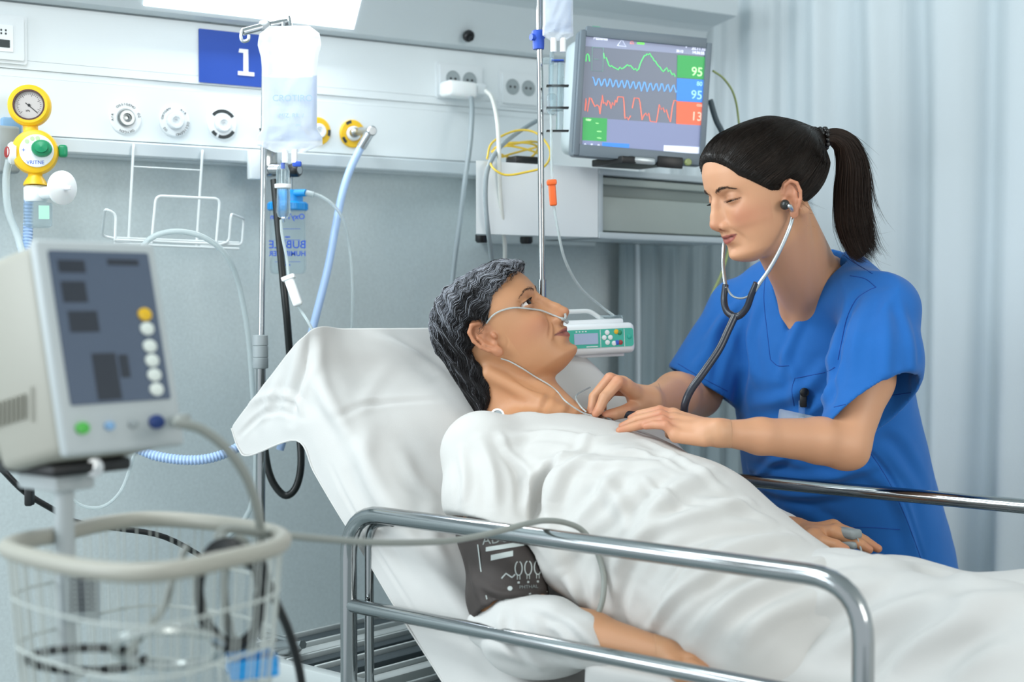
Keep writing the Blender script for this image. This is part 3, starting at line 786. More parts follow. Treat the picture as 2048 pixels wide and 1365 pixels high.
def nurse_hair():
    c = NF(np.zeros(3))
    V, F = patch(nurse_hair_base, c - .17, c + .17, .0022, 2)
    col = np.tile(np.array([.010, .0075, .006]), (len(V), 1))
    parts = [(V, F)]; cols = [col]
    # strands over the cap: lerp from root to the tie, pushed back out to the surface
    q = NF.inv(V) / NS; ok = np.where((nurse_region(q) > .001))[0]
    rg = nurse_region(q); ok2 = np.where((rg > .001) & (rg < .016) & (q[:, 1] > -.02))[0]
    n = 9000; r = V[np.concatenate([rng.choice(ok, 5500), rng.choice(ok2, 3500)])]
    m = 22; t = np.linspace(0, 1, m)[None, :, None]
    tgt = N_tie + rng.normal(0, .006, (n, 3))
    mid = (r + tgt) / 2 + (NF.R @ np.array([0, 0, .02]))
    L = (1 - t) ** 2 * r[:, None] + 2 * t * (1 - t) * mid[:, None] + t * t * tgt[:, None]
    lv = rng.uniform(.0002, .0016, n)
    flat = L.reshape(-1, 3); d0 = np.repeat(lv, m)
    g = lambda x: nurse_hair_base(x)
    for _ in range(5):
        d = g(flat) - d0
        G = np.stack([g(flat + e) - g(flat - e) for e in np.eye(3) * .002], 1) / .004
        flat = flat - G * (d / np.maximum((G * G).sum(1), .25))[:, None]
    L = flat.reshape(n, m, 3)
    for _ in range(2): L[:, 1:-1] = .5 * L[:, 1:-1] + .25 * (L[:, :-2] + L[:, 2:])
    v, f = ribbons(None, L, rng.uniform(.00022, .00042, n))
    sh = rng.uniform(.5, 1.6, n) + .8 * (vnoise(r, 90) > .3)
    c2 = np.repeat(np.array([.014, .0095, .007])[None] * sh[:, None], m * 3, 0)
    parts.append((v, f)); cols.append(c2)
    # little wisps at the nape and along the hairline
    n = 160; ns = V[np.where((np.abs(nurse_region(q)) < .006) & (q[:, 1] < -.02))[0]]
    r = ns[rng.choice(len(ns), n)]; m = 10; t = np.linspace(0, 1, m)[None, :, None]
    dr = NF.R @ np.array([0, -.5, -.8]); dv = dr + rng.normal(0, .45, (n, 3)); dv /= np.linalg.norm(dv, axis=1)[:, None]
    ln = rng.uniform(.012, .045, n)[:, None, None]; cv = rng.normal(0, .5, (n, 3))[:, None]
    L = r[:, None] + dv[:, None] * t * ln + cv * (t * t) * ln * .5
    v, f = ribbons(None, L, np.full(n, .00022)); parts.append((v, f)); cols.append(np.tile([.02, .012, .008], (len(v), 1)))
    V, F = join(*parts); return V, F, np.vstack(cols)
def nurse_tail():
    cl = catmull(PP((1646, 276, 2.44), (1668, 274, 2.45), (1692, 292, 2.46), (1704, 335, 2.465), (1703, 395, 2.465), (1706, 450, 2.46), (1720, 500, 2.455), (1738, 520, 2.45)), 5)
    rad = np.interp(np.linspace(0, 1, len(cl)), [0, .08, .3, .5, .72, .9, 1], [.010, .0125, .022, .028, .028, .018, .006])
    m = len(cl); t = np.gradient(cl, axis=0); t /= np.linalg.norm(t, axis=1)[:, None]
    a = np.cross(t, [0, 1., 0]); a /= np.linalg.norm(a, axis=1)[:, None]; b = np.cross(t, a)
    G = Geo(); G.tube(cl[:-3], (rad[:-3] * .80), n=16, raw=True)
    V0 = np.vstack(G.v); F0 = np.array([q for q in G.f if len(q) == 4]); parts = [(V0, F0)]; cols = [np.tile([.009, .0065, .005], (len(V0), 1))]
    n = 3600; th = rng.uniform(0, 2 * math.pi, n); rr = np.sqrt(rng.uniform(.45, 1, n))
    ex = rng.normal(0, .12, (n, 1)) * np.linspace(0, 1, m)[None] ** 2
    x = rr[:, None] * np.cos(th)[:, None] + ex; y = rr[:, None] * np.sin(th)[:, None]
    L = cl[None] + rad[None, :, None] * (x[..., None] * a[None] + y[..., None] * b[None])
    # uneven ends: strands stop early and kick out to the right
    cut = np.clip(rng.beta(5, 1.6, n), .35, 1); idx = np.linspace(0, 1, m)[None] * cut[:, None] * (m - 1)
    i0 = np.clip(idx.astype(int), 0, m - 2); fr = (idx - i0)[..., None]; ar = np.arange(n)[:, None]
    L = L[ar, i0] * (1 - fr) + L[ar, i0 + 1] * fr
    kick = (np.linspace(0, 1, m)[None] ** 4) * rng.exponential(.006, (n, 1)); sgn = np.where(np.cos(th) > -.3, 1, .1)[:, None]
    L = L + kick[..., None] * sgn[..., None] * np.array([1, 0, -.3]) + (np.linspace(0, 1, m)[None] ** 3)[..., None] * rng.normal(0, .003, (n, 1, 3))
    v, f = ribbons(None, L, rng.uniform(.0003, .0006, n))
    sh = rng.uniform(.6, 1.6, n) * (1 + 1.3 * (np.cos(th) < -.2) * rng.uniform(0, 1, n))
    parts.append((v, f)); cols.append(np.repeat(np.array([.020, .0115, .008])[None] * sh[:, None], m * 3, 0))
    # fly-aways
    n = 45; i = rng.integers(8, m - 4, n); r = cl[i] + a[i] * 0 + np.array([1, 0, 0]) * rad[i][:, None] * .9; mm = 10; tt = np.linspace(0, 1, mm)[None, :, None]
    dv = nrm(np.array([.35, 0, -.9])) + rng.normal(0, .25, (n, 3)); ln = rng.uniform(.015, .05, n)[:, None, None]
    L = r[:, None] + dv[:, None] * tt * ln + rng.normal(0, .3, (n, 3))[:, None] * tt ** 2 * ln
    v, f = ribbons(None, L, np.full(n, .00014)); parts.append((v, f)); cols.append(np.tile([.03, .018, .012], (len(v), 1)))
    V, F = join(*parts); return V, F, np.vstack(cols)

# patient
PHZ = [-.16, -.122, -.108, -.095, -.068, -.045, -.030, -.012, -.004, .004, .014, .030, .045, .056, .062]
PHY = [-.20, -.12, -.060, -.046, -.034, -.030, -.036, -.030, -.004, .010, .022, .034, .044, .070, .13]
def patient_region(q):
    X = np.abs(q[:, 0])
    z = q[:, 2] + .006 * np.clip((X - .03) / .03, 0, 1) - .004
    m = np.interp(z, PHZ, PHY) - q[:, 1]
    return earless(q, np.where(z > .058, np.maximum(m, (z - .056)), m), PPR)
def patient_hair_base(p):
    q = PF.inv(p) / PS; m = patient_region(q)
    cc = -q[:, 1] - .6 * q[:, 2]; wv = .0016 * np.sin(cc * 262 + 3.4 * vnoise(q, 26) + 90 * q[:, 2]) + .0012 * vnoise(q, 95, 2)
    T = .0070 + .0045 * sstep((q[:, 1] - .0) / .07) * sstep((q[:, 2] - .04) / .03) + wv
    d = head_base(q, PPR) * .97 - T * sstep(m / .018) ** .6 + .004 * (1 - sstep(m / .008))
    nk = cap(p, PF(np.array([0, -.034, -.030]) * PS), T_N + np.array([-.03, .035, .015]), .056, .058) - .010 * sstep(m / .014) + .004 * (1 - sstep(m / .008))
    return smin(d * PS, nk, .015)
def patient_hair():
    c = PF(np.zeros(3))
    V, F = patch(patient_hair_base, c - .16, c + .16, .0024, 1)
    q = PF.inv(V) / PS
    parts = [(V, F)]; cols = [np.tile([.012, .012, .013], (len(V), 1))]
    ok = np.where(patient_region(q) > .0030)[0]
    n = 14000; m = 12; r = V[rng.choice(ok, n)].copy(); Q = PF.inv(r) / PS
    X = np.sign(Q[:, 0])
    pos = r.copy(); L = np.zeros((n, m, 3)); lv = rng.uniform(.0, .0035, n)
    step = rng.uniform(.0026, .0048, n)
    ph = rng.normal(0, .30, n); lat = rng.normal(0, .14, n)
    g = patient_hair_base
    for k in range(m):
        L[:, k] = pos
        G = np.stack([g(pos + e) - g(pos - e) for e in np.eye(3) * .002], 1) / .004
        Nn = G / (np.linalg.norm(G, axis=1)[:, None] + 1e-9)
        q = PF.inv(pos) / PS
        top = sstep((q[:, 2] - .02) / .05); back = sstep((-q[:, 1] - .02) / .05)
        D = np.stack([np.sign(q[:, 0]) * .55 * top, -1 + .5 * back, -.55 - 1.0 * back + .25 * top], 1) @ PF.R.T
        D = D - Nn * (D * Nn).sum(1)[:, None]; D /= np.linalg.norm(D, axis=1)[:, None] + 1e-9
        S = np.cross(Nn, D)
        w = .60 * np.sin((-q[:, 1] - .6 * q[:, 2]) * 262 + 3.4 * vnoise(q, 26) + 90 * q[:, 2] + ph)[:, None] + lat[:, None]
        nx = pos + (D + S * w) * step[:, None]
        dd = g(nx) - (lv * (1 if k < m - 2 else 1.3))
        pos = nx - Nn * dd[:, None] * .9
    qe = PF.inv(L[:, ::2].reshape(-1, 3)) / PS; qe[:, 0] = np.abs(qe[:, 0]); keep = (ear_sdf(qe, 1, *PPR['ear']).reshape(n, -1).min(1) > .0022)
    L, Q, step = L[keep], Q[keep], step[keep]; n = int(keep.sum())
    v, f = ribbons(None, L, rng.uniform(.0002, .00038, n))
    topz0 = 0
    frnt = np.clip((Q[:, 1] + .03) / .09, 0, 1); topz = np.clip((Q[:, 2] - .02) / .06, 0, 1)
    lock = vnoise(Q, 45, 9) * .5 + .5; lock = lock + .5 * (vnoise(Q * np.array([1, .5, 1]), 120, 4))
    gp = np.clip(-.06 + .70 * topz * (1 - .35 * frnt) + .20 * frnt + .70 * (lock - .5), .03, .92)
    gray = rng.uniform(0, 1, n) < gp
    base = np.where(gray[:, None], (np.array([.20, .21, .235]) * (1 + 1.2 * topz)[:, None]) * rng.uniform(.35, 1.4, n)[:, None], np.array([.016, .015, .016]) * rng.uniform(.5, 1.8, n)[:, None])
    parts.append((v, f)); cols.append(np.repeat(base, m * 3, 0))
    V, F = join(*parts); return V, F, np.vstack(cols)

def brow(HF, hs, top, pr, col, n=240, dens=1., z0=.0205, x0=.011, sides=(1,)):
    """short brow and lash hairs rooted on the skin"""
    out = []
    for sg in sides:
        t = rng.uniform(0, 1, n) ** .9
        X = x0 + t * (.049 - x0); Z = z0 + pr.get('ez', 0) + .0065 * np.sin(np.clip(t * 1.25, 0, 1) * math.pi * .62) - .006 * np.clip(t - .7, 0, 1) / .3 + rng.normal(0, .0016, n) * (1 - .65 * t)
        q = np.stack([sg * X, np.full(n, .105), Z], 1)
        for _ in range(14): q[:, 1] -= head_base(q, pr) * .8
        d = np.stack([sg * (.55 + .5 * t), -.25 - .35 * t, .75 - 1.0 * t], 1); d /= np.linalg.norm(d, axis=1)[:, None]
        ln = rng.uniform(.004, .0075, n) * (1 - .4 * t)
        k = np.linspace(0, 1, 5)[None, :, None]
        L = q[:, None] + d[:, None] * ln[:, None, None] * k + np.array([0, .0010, 0]) * np.sin(k * math.pi) + np.array([0, .0004, 0])
        out.append(HF((L * hs).reshape(-1, 3)).reshape(L.shape))
    v, f = ribbons(None, np.vstack(out), np.full(n, .00022)); return v, f, np.tile(col, (len(v), 1))
def lashes(HF, hs, pr, col, ln=.006, droop=-.4, n=46, sides=(1,)):
    out = []; op = pr['open']; tz = pr.get('eye_z', -.001) + pr.get('ez', 0)
    for sg in sides:
        xe = np.linspace(-.9, .97, n); X = .0322 + xe * pr.get('ew', .0150)
        Z = tz + xe * .0012 + op * np.sqrt(1 - xe ** 2) * (1 - .15 * xe) - .0002
        c = np.array([.0318, .0742 + pr.get('ey', 0), -.001 + pr.get('ez', 0)])
        Y = c[1] + np.sqrt(np.clip(.0144 ** 2 - (X - c[0]) ** 2 - (Z - c[2]) ** 2, .00001, 1))
        q = np.stack([sg * X, Y, Z], 1)
        d = np.stack([sg * (.1 + .6 * xe), np.full(n, .9), np.full(n, droop)], 1); d /= np.linalg.norm(d, axis=1)[:, None]
        k = np.linspace(0, 1, 5)[None, :, None]
        L = q[:, None] + d[:, None] * ln * k + np.array([0, 0, 1]) * ln * .35 * k ** 2
        out.append(HF((L * hs).reshape(-1, 3)).reshape(L.shape))
    v, f = ribbons(None, np.vstack(out), np.full(n, .00026)); return v, f, np.tile(col, (len(v), 1))

M_HAIR_N = hair_mat('dark_hair', .34); M_HAIR_P = hair_mat('grey_hair', .42)
hair_obj('hair', *nurse_hair(), M_HAIR_N, NROOT)
hair_obj('ponytail', *nurse_tail(), M_HAIR_N, NROOT)
hair_obj('hair', *patient_hair(), M_HAIR_P, PROOT)
for sd in ((1,), (-1,)):
    hair_obj('eyebrow', *brow(NF, NS, nurse_top, NPR, [.040, .024, .017], 230, z0=.0122, sides=sd), M_HAIR_N, NROOT)
    hair_obj('eyelashes', *lashes(NF, NS, NPR, [.008, .006, .005], .007, -.55, sides=sd), M_HAIR_N, NROOT)
    hair_obj('eyebrow', *brow(PF, PS, patient_top, PPR, [.075, .047, .035], 130, z0=.0135, x0=.006, sides=sd), M_HAIR_N, PROOT)
    hair_obj('eyelashes', *lashes(PF, PS, PPR, [.015, .010, .008], .0045, .1, sides=sd), M_HAIR_N, PROOT)
# hair tie: a dark beaded band
M_TIE = mat('hair_tie', '#15100e', .25, spec=.6)
tf = Fr(P(1641, 278, 2.44), (0, 1, 0), z=nrm(P(1655, 276, 2.44) - P(1625, 278, 2.44)))
g = Geo()
for j in range(3):
    for i in range(13):
        a = i / 13 * 2 * math.pi + j * .24
        g.sphere(Fr(tf((.0165 * math.cos(a), .0165 * math.sin(a), (j - 1) * .008)), (1, 0, 0), (0, 1, 0)), .0042 + .001 * ((i * 7 + j) % 3 == 0), 14)
TIE = g.build('hair_tie', M_TIE, NROOT)
# ------------------------------------------------------------------ clothes and bedding
def grow(L, a, b=None): b = a if b is None else b; return [(z, x, y, p + a, q + b) for z, x, y, p, q in L]
def plane3(a, b, c, toward):
    n = nrm(np.cross(b - a, c - a)); n = n if np.dot(n, toward - a) > 0 else -n
    return a, n
M_SCRUB = mat('scrub_cotton', '#1f68b6', .78, bump=(700, .25, .0007), var=(9, .06), sheen=.15, spec=.25)
M_SEAM = mat('scrub_seam', '#0f3f92', .8)

S_hemL = P(1748, 815, 2.385); S_hemR = P(1402, 768, 2.715)
pL = plane3(P(1655, 826, 2.31), P(1840, 793, 2.42), P(1790, 868, 2.49), S_hemL + (S_hemL - N_shL))
pR = plane3(P(1347, 738, 2.69), P(1457, 803, 2.69), P(1405, 778, 2.79), S_hemR + (S_hemR - N_shR))
SCR = [(-.80, 0, .0, .235, .175), (-.55, 0, .0, .222, .160), (-.42, 0, .005, .205, .148), (-.32, 0, .010, .195, .142), (-.22, 0, .016, .186, .136),
       (-.13, 0, .010, .180, .120), (-.07, 0, 0, .166, .100), (-.03, 0, -.005, .135, .082), (0, 0, -.005, .095, .070), (.03, 0, -.004, .072, .064)]
def scrubs(p):
    t = stack(p, NT, SCR)
    t = smin(t, smin(cap(p, N_shL, NT((0, -.02, .004)), .058, .058), cap(p, N_shR, NT((0, -.02, .004)), .058, .058), .02), .035)
    sl = chain(p, [N_shL + np.array([0, 0, -.005]), P(1752, 720, 2.40), S_hemL + (S_hemL - N_shL) * .3], [.064, .074, .086], .02)
    sl = smax(sl, (p - pL[0]) @ pL[1], .002)
    sr = chain(p, [N_shR + np.array([0, 0, -.005]), S_hemR + (S_hemR - N_shR) * .3], [.062, .072], .02)
    sr = smax(sr, (p - pR[0]) @ pR[1], .002)
    d = smin(t, smin(sl, sr, .001), .022)
    for sg in (1, -1):      # slope of the shoulders up to the neck
        d = smin(d, cap(p, NT((sg * .060, -.026, .036)), NT((sg * .135, -.02, -.022)), .034, .040), .03)
    # sleeve openings
    il = chain(p, [P(1752, 735, 2.395), S_hemL + (S_hemL - N_shL) * .3], [.0665, .0795], .02)
    ir = chain(p, [P(1425, 720, 2.73), S_hemR + (S_hemR - N_shR) * .3], [.0555, .0655], .02)
    d = np.maximum(d, -np.maximum(il, -.06 - (p - pL[0]) @ pL[1]))
    d = np.maximum(d, -np.maximum(ir, -.06 - (p - pR[0]) @ pR[1]))
    # V neck
    q = NT.inv(p)
    hw = np.interp(q[:, 2], [-.048, .035, .07], [0, .066, .080])
    v = np.maximum(np.abs(q[:, 0]) - hw, -.048 - q[:, 2]) * .8
    v = np.maximum(v, -.005 - q[:, 1])
    d = smax(d, -v, .004)
    d = smax(d, -cap(p, NT((0, -.006, .018)), NT((0, .004, .12)), .054, .068), .004)
    d = np.maximum(d, q[:, 2] - .075 + .35 * np.maximum(q[:, 1], -.03))
    return d

pS = plane3(P(893, 1030, 2.26), P(1086, 1092, 2.18), P(1010, 1100, 2.36), P(1010, 1300, 2.2))
GL = grow(P_LEV, .016, .018)
G_slR = P(1000, 1060, 2.235)
def gown(p):
    t = stack(p, TF, GL)
    t = smin(t, smin(cap(p, P_shR, TF((.02, -.02, -.04)), .060, .055), cap(p, P_shL, TF((0, -.025, -.07)), .056, .050), .02), .035)
    s = chain(p, [P_shR, P(975, 1000, 2.27), P(1010, 1120, 2.2)], [.064, .068, .070], .02)
    s = smax(s, (p - pS[0]) @ pS[1], .003)
    s2 = chain(p, [P_shL, P_elL, P(1560, 1075, 2.43)], [.058, .060, .045], .03)
    d = smin(t, smin(s, s2, .01), .022)
    th = smin(chain(p, [TF((.03, .0, -.34)), B(1.12, 1.85, .755), B(.98, 1.85, .765)], [.122, .112, .11], .03), chain(p, [TF((-.03, .0, -.34)), B(1.12, 1.97, .735), B(.98, 1.98, .735)], [.116, .098, .095], .03), .05)
    d = smin(d, th, .04)
    d = smin(d, chain(p, [TF((.150, -.07, -.19)), TF((.168, -.07, -.27)), B(1.20, 1.745, .755), B(1.10, 1.74, .75), B(1.0, 1.72, .74)], [.018, .032, .040, .05, .05], .03), .06)
    i = chain(p, [P(980, 1030, 2.262), P(1018, 1160, 2.185)], [.0555, .0635], .02)
    d = np.maximum(d, -i)
    q = TF.inv(p)
    d = smax(d, -cap(p, TF((0, .0, -.010)), TF((0, .02, .16)), .074, .100), .006)
    d = np.maximum(d, (q[:, 2] + .006 + .62 * np.maximum(q[:, 1], 0) - .045 * np.clip((np.abs(q[:, 0]) - .065) / .05, 0, 1)) * .8)
    return d
def blanket(p):
    s = p @ E1; t = p @ E2; z = p[:, 2]
    top = np.interp(s, [.2, .9, 1.3], [.735, .74, .74])
    d = np.maximum(np.maximum(np.abs(t - 1.895) - .285, z - top), .45 - z)
    legs = chain(p, [B(1.14, 1.85, .745), B(.98, 1.86, .768), B(.75, 1.84, .778), B(.35, 1.85, .765)], [.114, .116, .095, .07], .05)
    legs = smin(legs, chain(p, [B(1.05, 1.98, .740), B(.96, 2.0, .758), B(.75, 2.02, .768), B(.35, 2.03, .765)], [.100, .100, .090, .07], .05), .06)
    d = smin(d, legs, .10)
    d = smax(d, s - (1.08 + .70 * np.clip(1.86 - t, -.03, .4)), .02)
    d = smax(d, .1 - s, .03)
    return d
def cloth(name, fn, lo, hi, h, S, m, root, noise=.0015, it=2, fs=1.5, **kw):
    V, F = mesh_sdf(fn, lo, hi, h); V = smooth_mesh(V, F, it)
    V = strokes(V, F, [(a, b, c * fs) for a, b, c in S])
    N = vnormals(V, F)
    V = V + N * (noise * (vnoise(V, 14, 1) + .5 * vnoise(V, 31, 2)))[:, None]
    V = smooth_mesh(V, F, 1)
    return mesh_obj(name, V, F, m, root, **kw)
lo, hi = bounds([N_shL, N_shR, NT((0, 0, -.75)), NT((0, 0, .06)), P(1347, 738, 2.69), P(1900, 1130, 2.7)], .16)
S_N = [([(1712, 590), (1684, 660), (1668, 740), (1664, 800)], .009, -.007), ([(1740, 590), (1712, 670), (1700, 760)], .012, .004), ([(1770, 585), (1775, 690), (1768, 800)], .010, .0035),
 ([(1672, 700), (1620, 770), (1560, 800), (1500, 810)], .012, .005), ([(1676, 740), (1640, 810), (1570, 850)], .011, .005), ([(1560, 690), (1590, 760), (1588, 830)], .012, .004),
 ([(1620, 600), (1580, 690), (1560, 760)], .010, .004), ([(1478, 650), (1492, 730), (1476, 800)], .011, -.005), ([(1520, 600), (1500, 680), (1510, 760)], .011, .004),
 ([(1480, 935), (1560, 952), (1660, 955), (1740, 935)], .010, .006), ([(1490, 965), (1580, 990), (1700, 985)], .010, .005), ([(1740, 945), (1800, 1000), (1830, 1100)], .013, .005),
 ([(1500, 880), (1600, 915), (1700, 945)], .012, -.004), ([(1690, 850), (1770, 940), (1812, 1020), (1850, 1130)], .004, -.003), ([(1560, 1010), (1650, 1050), (1700, 1120)], .014, .005),
 ([(1500, 585), (1450, 640), (1395, 700)], .010, .004), ([(1480, 610), (1445, 690), (1425, 770)], .009, -.005), ([(1800, 600), (1822, 690), (1826, 780)], .009, .003), ([(1450, 620), (1420, 690), (1385, 745)], .009, .004),
 ([(1590, 905), (1540, 930), (1500, 975)], .008, .005), ([(1760, 870), (1800, 900), (1850, 980)], .012, -.004)]
cloth('scrub_top', scrubs, lo, hi, .0032, S_N, M_SCRUB, NROOT, fs=1.25)
lo, hi = bounds([P_shR, P_shL, TF((0, 0, -.6)), TF((0, 0, .06)), P_elL], .20)
S_G = [([(1112, 915), (1084, 955), (1072, 1000), (1066, 1060)], .0060, -.008), ([(1096, 925), (1066, 965), (1050, 1020)], .008, .006), ([(1180, 905), (1130, 945), (1108, 1010)], .010, .007), ([(1420, 1085), (1370, 1130), (1330, 1190)], .005, .004), ([(1290, 960), (1340, 1000), (1400, 1020)], .006, .0035), ([(1210, 900), (1290, 905), (1380, 945)], .006, .003), ([(1000, 870), (1020, 910), (1075, 960)], .007, .0035), ([(1104, 925), (1078, 965), (1068, 1045)], .011, -.010), ([(1135, 900), (1105, 960), (1100, 1060), (1120, 1140)], .014, .007), ([(1010, 880), (1100, 868), (1190, 880), (1270, 866)], .010, .005),
 ([(1050, 908), (1150, 898), (1250, 905), (1360, 915)], .011, -.004), ([(1140, 925), (1230, 930), (1330, 925)], .010, .005), ([(1240, 935), (1200, 995), (1140, 1060)], .013, .007), ([(1330, 950), (1270, 1010), (1180, 1090), (1140, 1150)], .013, -.006),
 ([(1430, 935), (1340, 990), (1270, 1080), (1210, 1170)], .014, .007), ([(1500, 1005), (1400, 1030), (1310, 1060), (1240, 1130)], .012, .008), ([(1560, 1060), (1450, 1062), (1350, 1100), (1290, 1170)], .012, -.006),
 ([(1590, 1075), (1480, 1095), (1380, 1150), (1310, 1230)], .014, .009), ([(1600, 1130), (1500, 1150), (1410, 1200), (1340, 1290)], .013, -.007), ([(1680, 1110), (1560, 1160), (1460, 1210), (1390, 1290)], .014, .009),
 ([(1640, 1190), (1540, 1230), (1470, 1290)], .014, .007), ([(920, 900), (930, 960), (925, 1010)], .008, .004), ([(960, 880), (985, 950), (990, 1020)], .010, .005), ([(1010, 900), (1040, 960), (1045, 1040)], .010, -.005), ([(1200, 960), (1240, 1010), (1250, 1070)], .012, .005),
 ([(1130, 1150), (1160, 1200), (1180, 1260)], .010, .006), ([(1200, 1120), (1190, 1190), (1210, 1270)], .012, .006), ([(1260, 1150), (1240, 1220), (1270, 1300)], .010, -.005), ([(1380, 1000), (1460, 1010), (1540, 1040)], .010, .005), ([(1290, 880), (1380, 930), (1450, 980)], .010, .004),
 ([(1450, 1130), (1360, 1190), (1290, 1270)], .008, .005), ([(1180, 870), (1150, 905), (1090, 925)], .008, .004), ([(1560, 1100), (1460, 1140), (1400, 1180)], .008, -.004)]
cloth('gown', gown, lo, hi, .0034, S_G, M_GOWN, PROOT)
S_B = [([(1720, 1140), (1600, 1200), (1500, 1270), (1440, 1340)], .016, .010), ([(1800, 1160), (1690, 1220), (1590, 1290), (1530, 1360)], .016, -.008), ([(1870, 1190), (1760, 1240), (1660, 1310)], .016, .010),
 ([(1960, 1210), (1860, 1270), (1780, 1350)], .018, .010), ([(2040, 1240), (1950, 1290), (1880, 1360)], .018, -.008), ([(1750, 1120), (1850, 1140), (1960, 1160)], .016, .006), ([(1640, 1110), (1700, 1120), (1790, 1118)], .010, .005), ([(2048, 1190), (1940, 1200), (1840, 1215)], .016, .006),
 ([(1760, 1160), (1640, 1210), (1560, 1280), (1490, 1365)], .010, .006), ([(1900, 1230), (1800, 1290), (1740, 1360)], .011, -.006), ([(2000, 1280), (1930, 1330), (1900, 1365)], .014, .007)]
lo = np.array([-.8, .9, .44]); hi = np.array([1.6, 2.9, 1.0])
BL = cloth('blanket', blanket, lo, hi, .007, S_B, M_WHITE, None)
tag(BL, 'white sheet covering the legs of the patient on the bed', 'sheet')
# ------------------------------------------------------------------ bed
M_CHROME = mat('chrome', '#a3a7a8', .12, 1.0)
M_STEEL = mat('brushed_steel', '#b9bec0', .3, 1.0, bump=(300, .05))
M_BEDGREY = mat('bed_enamel', '#b7bdbc', .4)
M_BEDDARK = mat('dark_bed_panel', '#3a4448', .55, bump=(200, .1))
M_BLUEPL = mat('blue_plastic', '#2a7fd0', .4)
M_BLACK = mat('black_plastic', '#121416', .4)
BED = thing('hospital_bed', 'hospital bed with a raised backrest and chrome side rails', 'bed', B(1.2, 1.93, 0))
R = lambda s, z, t=1.575: B(s, t, z)
g = Geo()
g.tube(fillet([R(1.689, .50), R(1.689, .915), R(.797, .915), R(.797, .50)], .075, 8), .0135, 16, raw=True)
RAIL = g.build('side_rail', M_CHROME, BED)
Geo().tube([R(1.689, .765), R(.797, .765)], .0115, 14, raw=True).build('lower_bar', M_CHROME, RAIL)
g = Geo(); g.tube(fillet([R(1.668, .50, 1.60), R(1.668, .895, 1.60), R(1.60, .905, 1.585)], .05, 6), .0075, 12, raw=True); g.build('rail_stay', M_CHROME, RAIL)
g = Geo(); g.tube(fillet([B(1.46, 2.27, .50), B(1.46, 2.27, .9225), B(.50, 2.27, .9225), B(.50, 2.27, .50)], .075, 8), .0120, 16, raw=True)
RAIL2 = g.build('side_rail', M_CHROME, BED)
Geo().tube([B(1.46, 2.27, .765), B(.50, 2.27, .765)], .0105, 14, raw=True).build('lower_bar', M_CHROME, RAIL2)
bx = lambda s0, s1, t0, t1, z0, z1: (Fr(B((s0 + s1) / 2, (t0 + t1) / 2, (z0 + z1) / 2), -E1, E2), (abs(s1 - s0), abs(t1 - t0), z1 - z0))
def bbox(G, *a, bev=.003): f, sz = bx(*a); return G.box(f, sz, bev)
# frame
for t in (1.60, 2.22): bbox(Geo(), -.2, 2.02, t - .012, t + .012, .600, .640, bev=.004).build('frame_beam', M_BEDGREY, BED)
for s, w, dark in ((1.995, .018, 1), (1.93, .016, 0), (1.865, .014, 1), (1.79, .018, 1), (1.70, .016, 0), (1.6, .018, 1)):
    g = Geo(); bbox(g, s - w, s + w, 1.612, 2.208, .604, .632); g.m = 1; bbox(g, s + w, s + w + .008, 1.612, 2.208, .622, .640)
    g.build('cross_slat', [M_BEDDARK if dark else M_BEDGREY, M_BEDGREY], BED)
bbox(Geo(), 1.5, 2.0, 1.62, 2.20, .545, .560).build('base_panel', M_BEDGREY, BED)
for s in (.1, 1.85):
    for t in (1.68, 2.14):
        g = Geo(); g.tube([B(s, t, .60), B(s, t, .14)], .022, 14, raw=True); L = g.build('leg', M_BEDGREY, BED)
        g = Geo(); g.lathe(Fr(B(s, t - .014, .065), E1, z=E2), [(.02, 0), (.062, 0), (.065, .006), (.065, .022), (.062, .028), (.02, .028)], 28)
        g.tube([B(s, t, .14), B(s, t, .075)], .014, 10, raw=True); g.build('castor', M_BLACK, L)
# backrest: hinge s=1.22 z=.66 up to s=1.77 z=1.15
h0, h1 = B(1.24, 1.925, .57), B(1.725, 1.925, 1.02)
ux = nrm(h1 - h0); uz = nrm(np.cross(ux, E2)); uz = uz if uz[2] > 0 else -uz
bf = Fr((h0 + h1) / 2 - uz * .05, ux, E2)
Geo().box(bf, (np.linalg.norm(h1 - h0), .50, .08), .02, 3).build('backrest_cushion', M_WHITE, BED)
Geo().box(Fr((h0 + h1) / 2 - uz * .115, ux, E2), (.62, .54, .02), .005).build('backrest_frame', M_BEDGREY, BED)
bbox(Geo(), -.15, 1.235, 1.635, 2.185, .635, .715, bev=.02).build('mattress', M_WHITE, BED)
g = Geo(); g.tube([B(1.55, 1.915, .62), (h0 + h1) / 2 - uz * .12 + ux * .1], .012, 10, raw=True); g.build('lift_strut', M_STEEL, BED)
# holder for the drip pole, clamped to the corner of the frame
g = Geo()
pc = P(520, 1292, 2.60)
g.box(Fr(pc, (1, 0, 0), (0, 1, 0)), (.036, .036, .03), .006)
g.tube([P(522, 1305, 2.60), P(592, 1292, 2.46)], .013, 14, raw=True); g.tube([P(585, 1293, 2.46), P(606, 1290, 2.44)], .008, 6, raw=True)
g.tube([P(532, 1270, 2.58), P(590, 1285, 2.49)], .005, 8, raw=True)
g.tube([P(522, 1300, 2.60), B(1.98, 1.61, .63)], .012, 10, raw=True)
g.build('pole_socket', M_STEEL, BED)

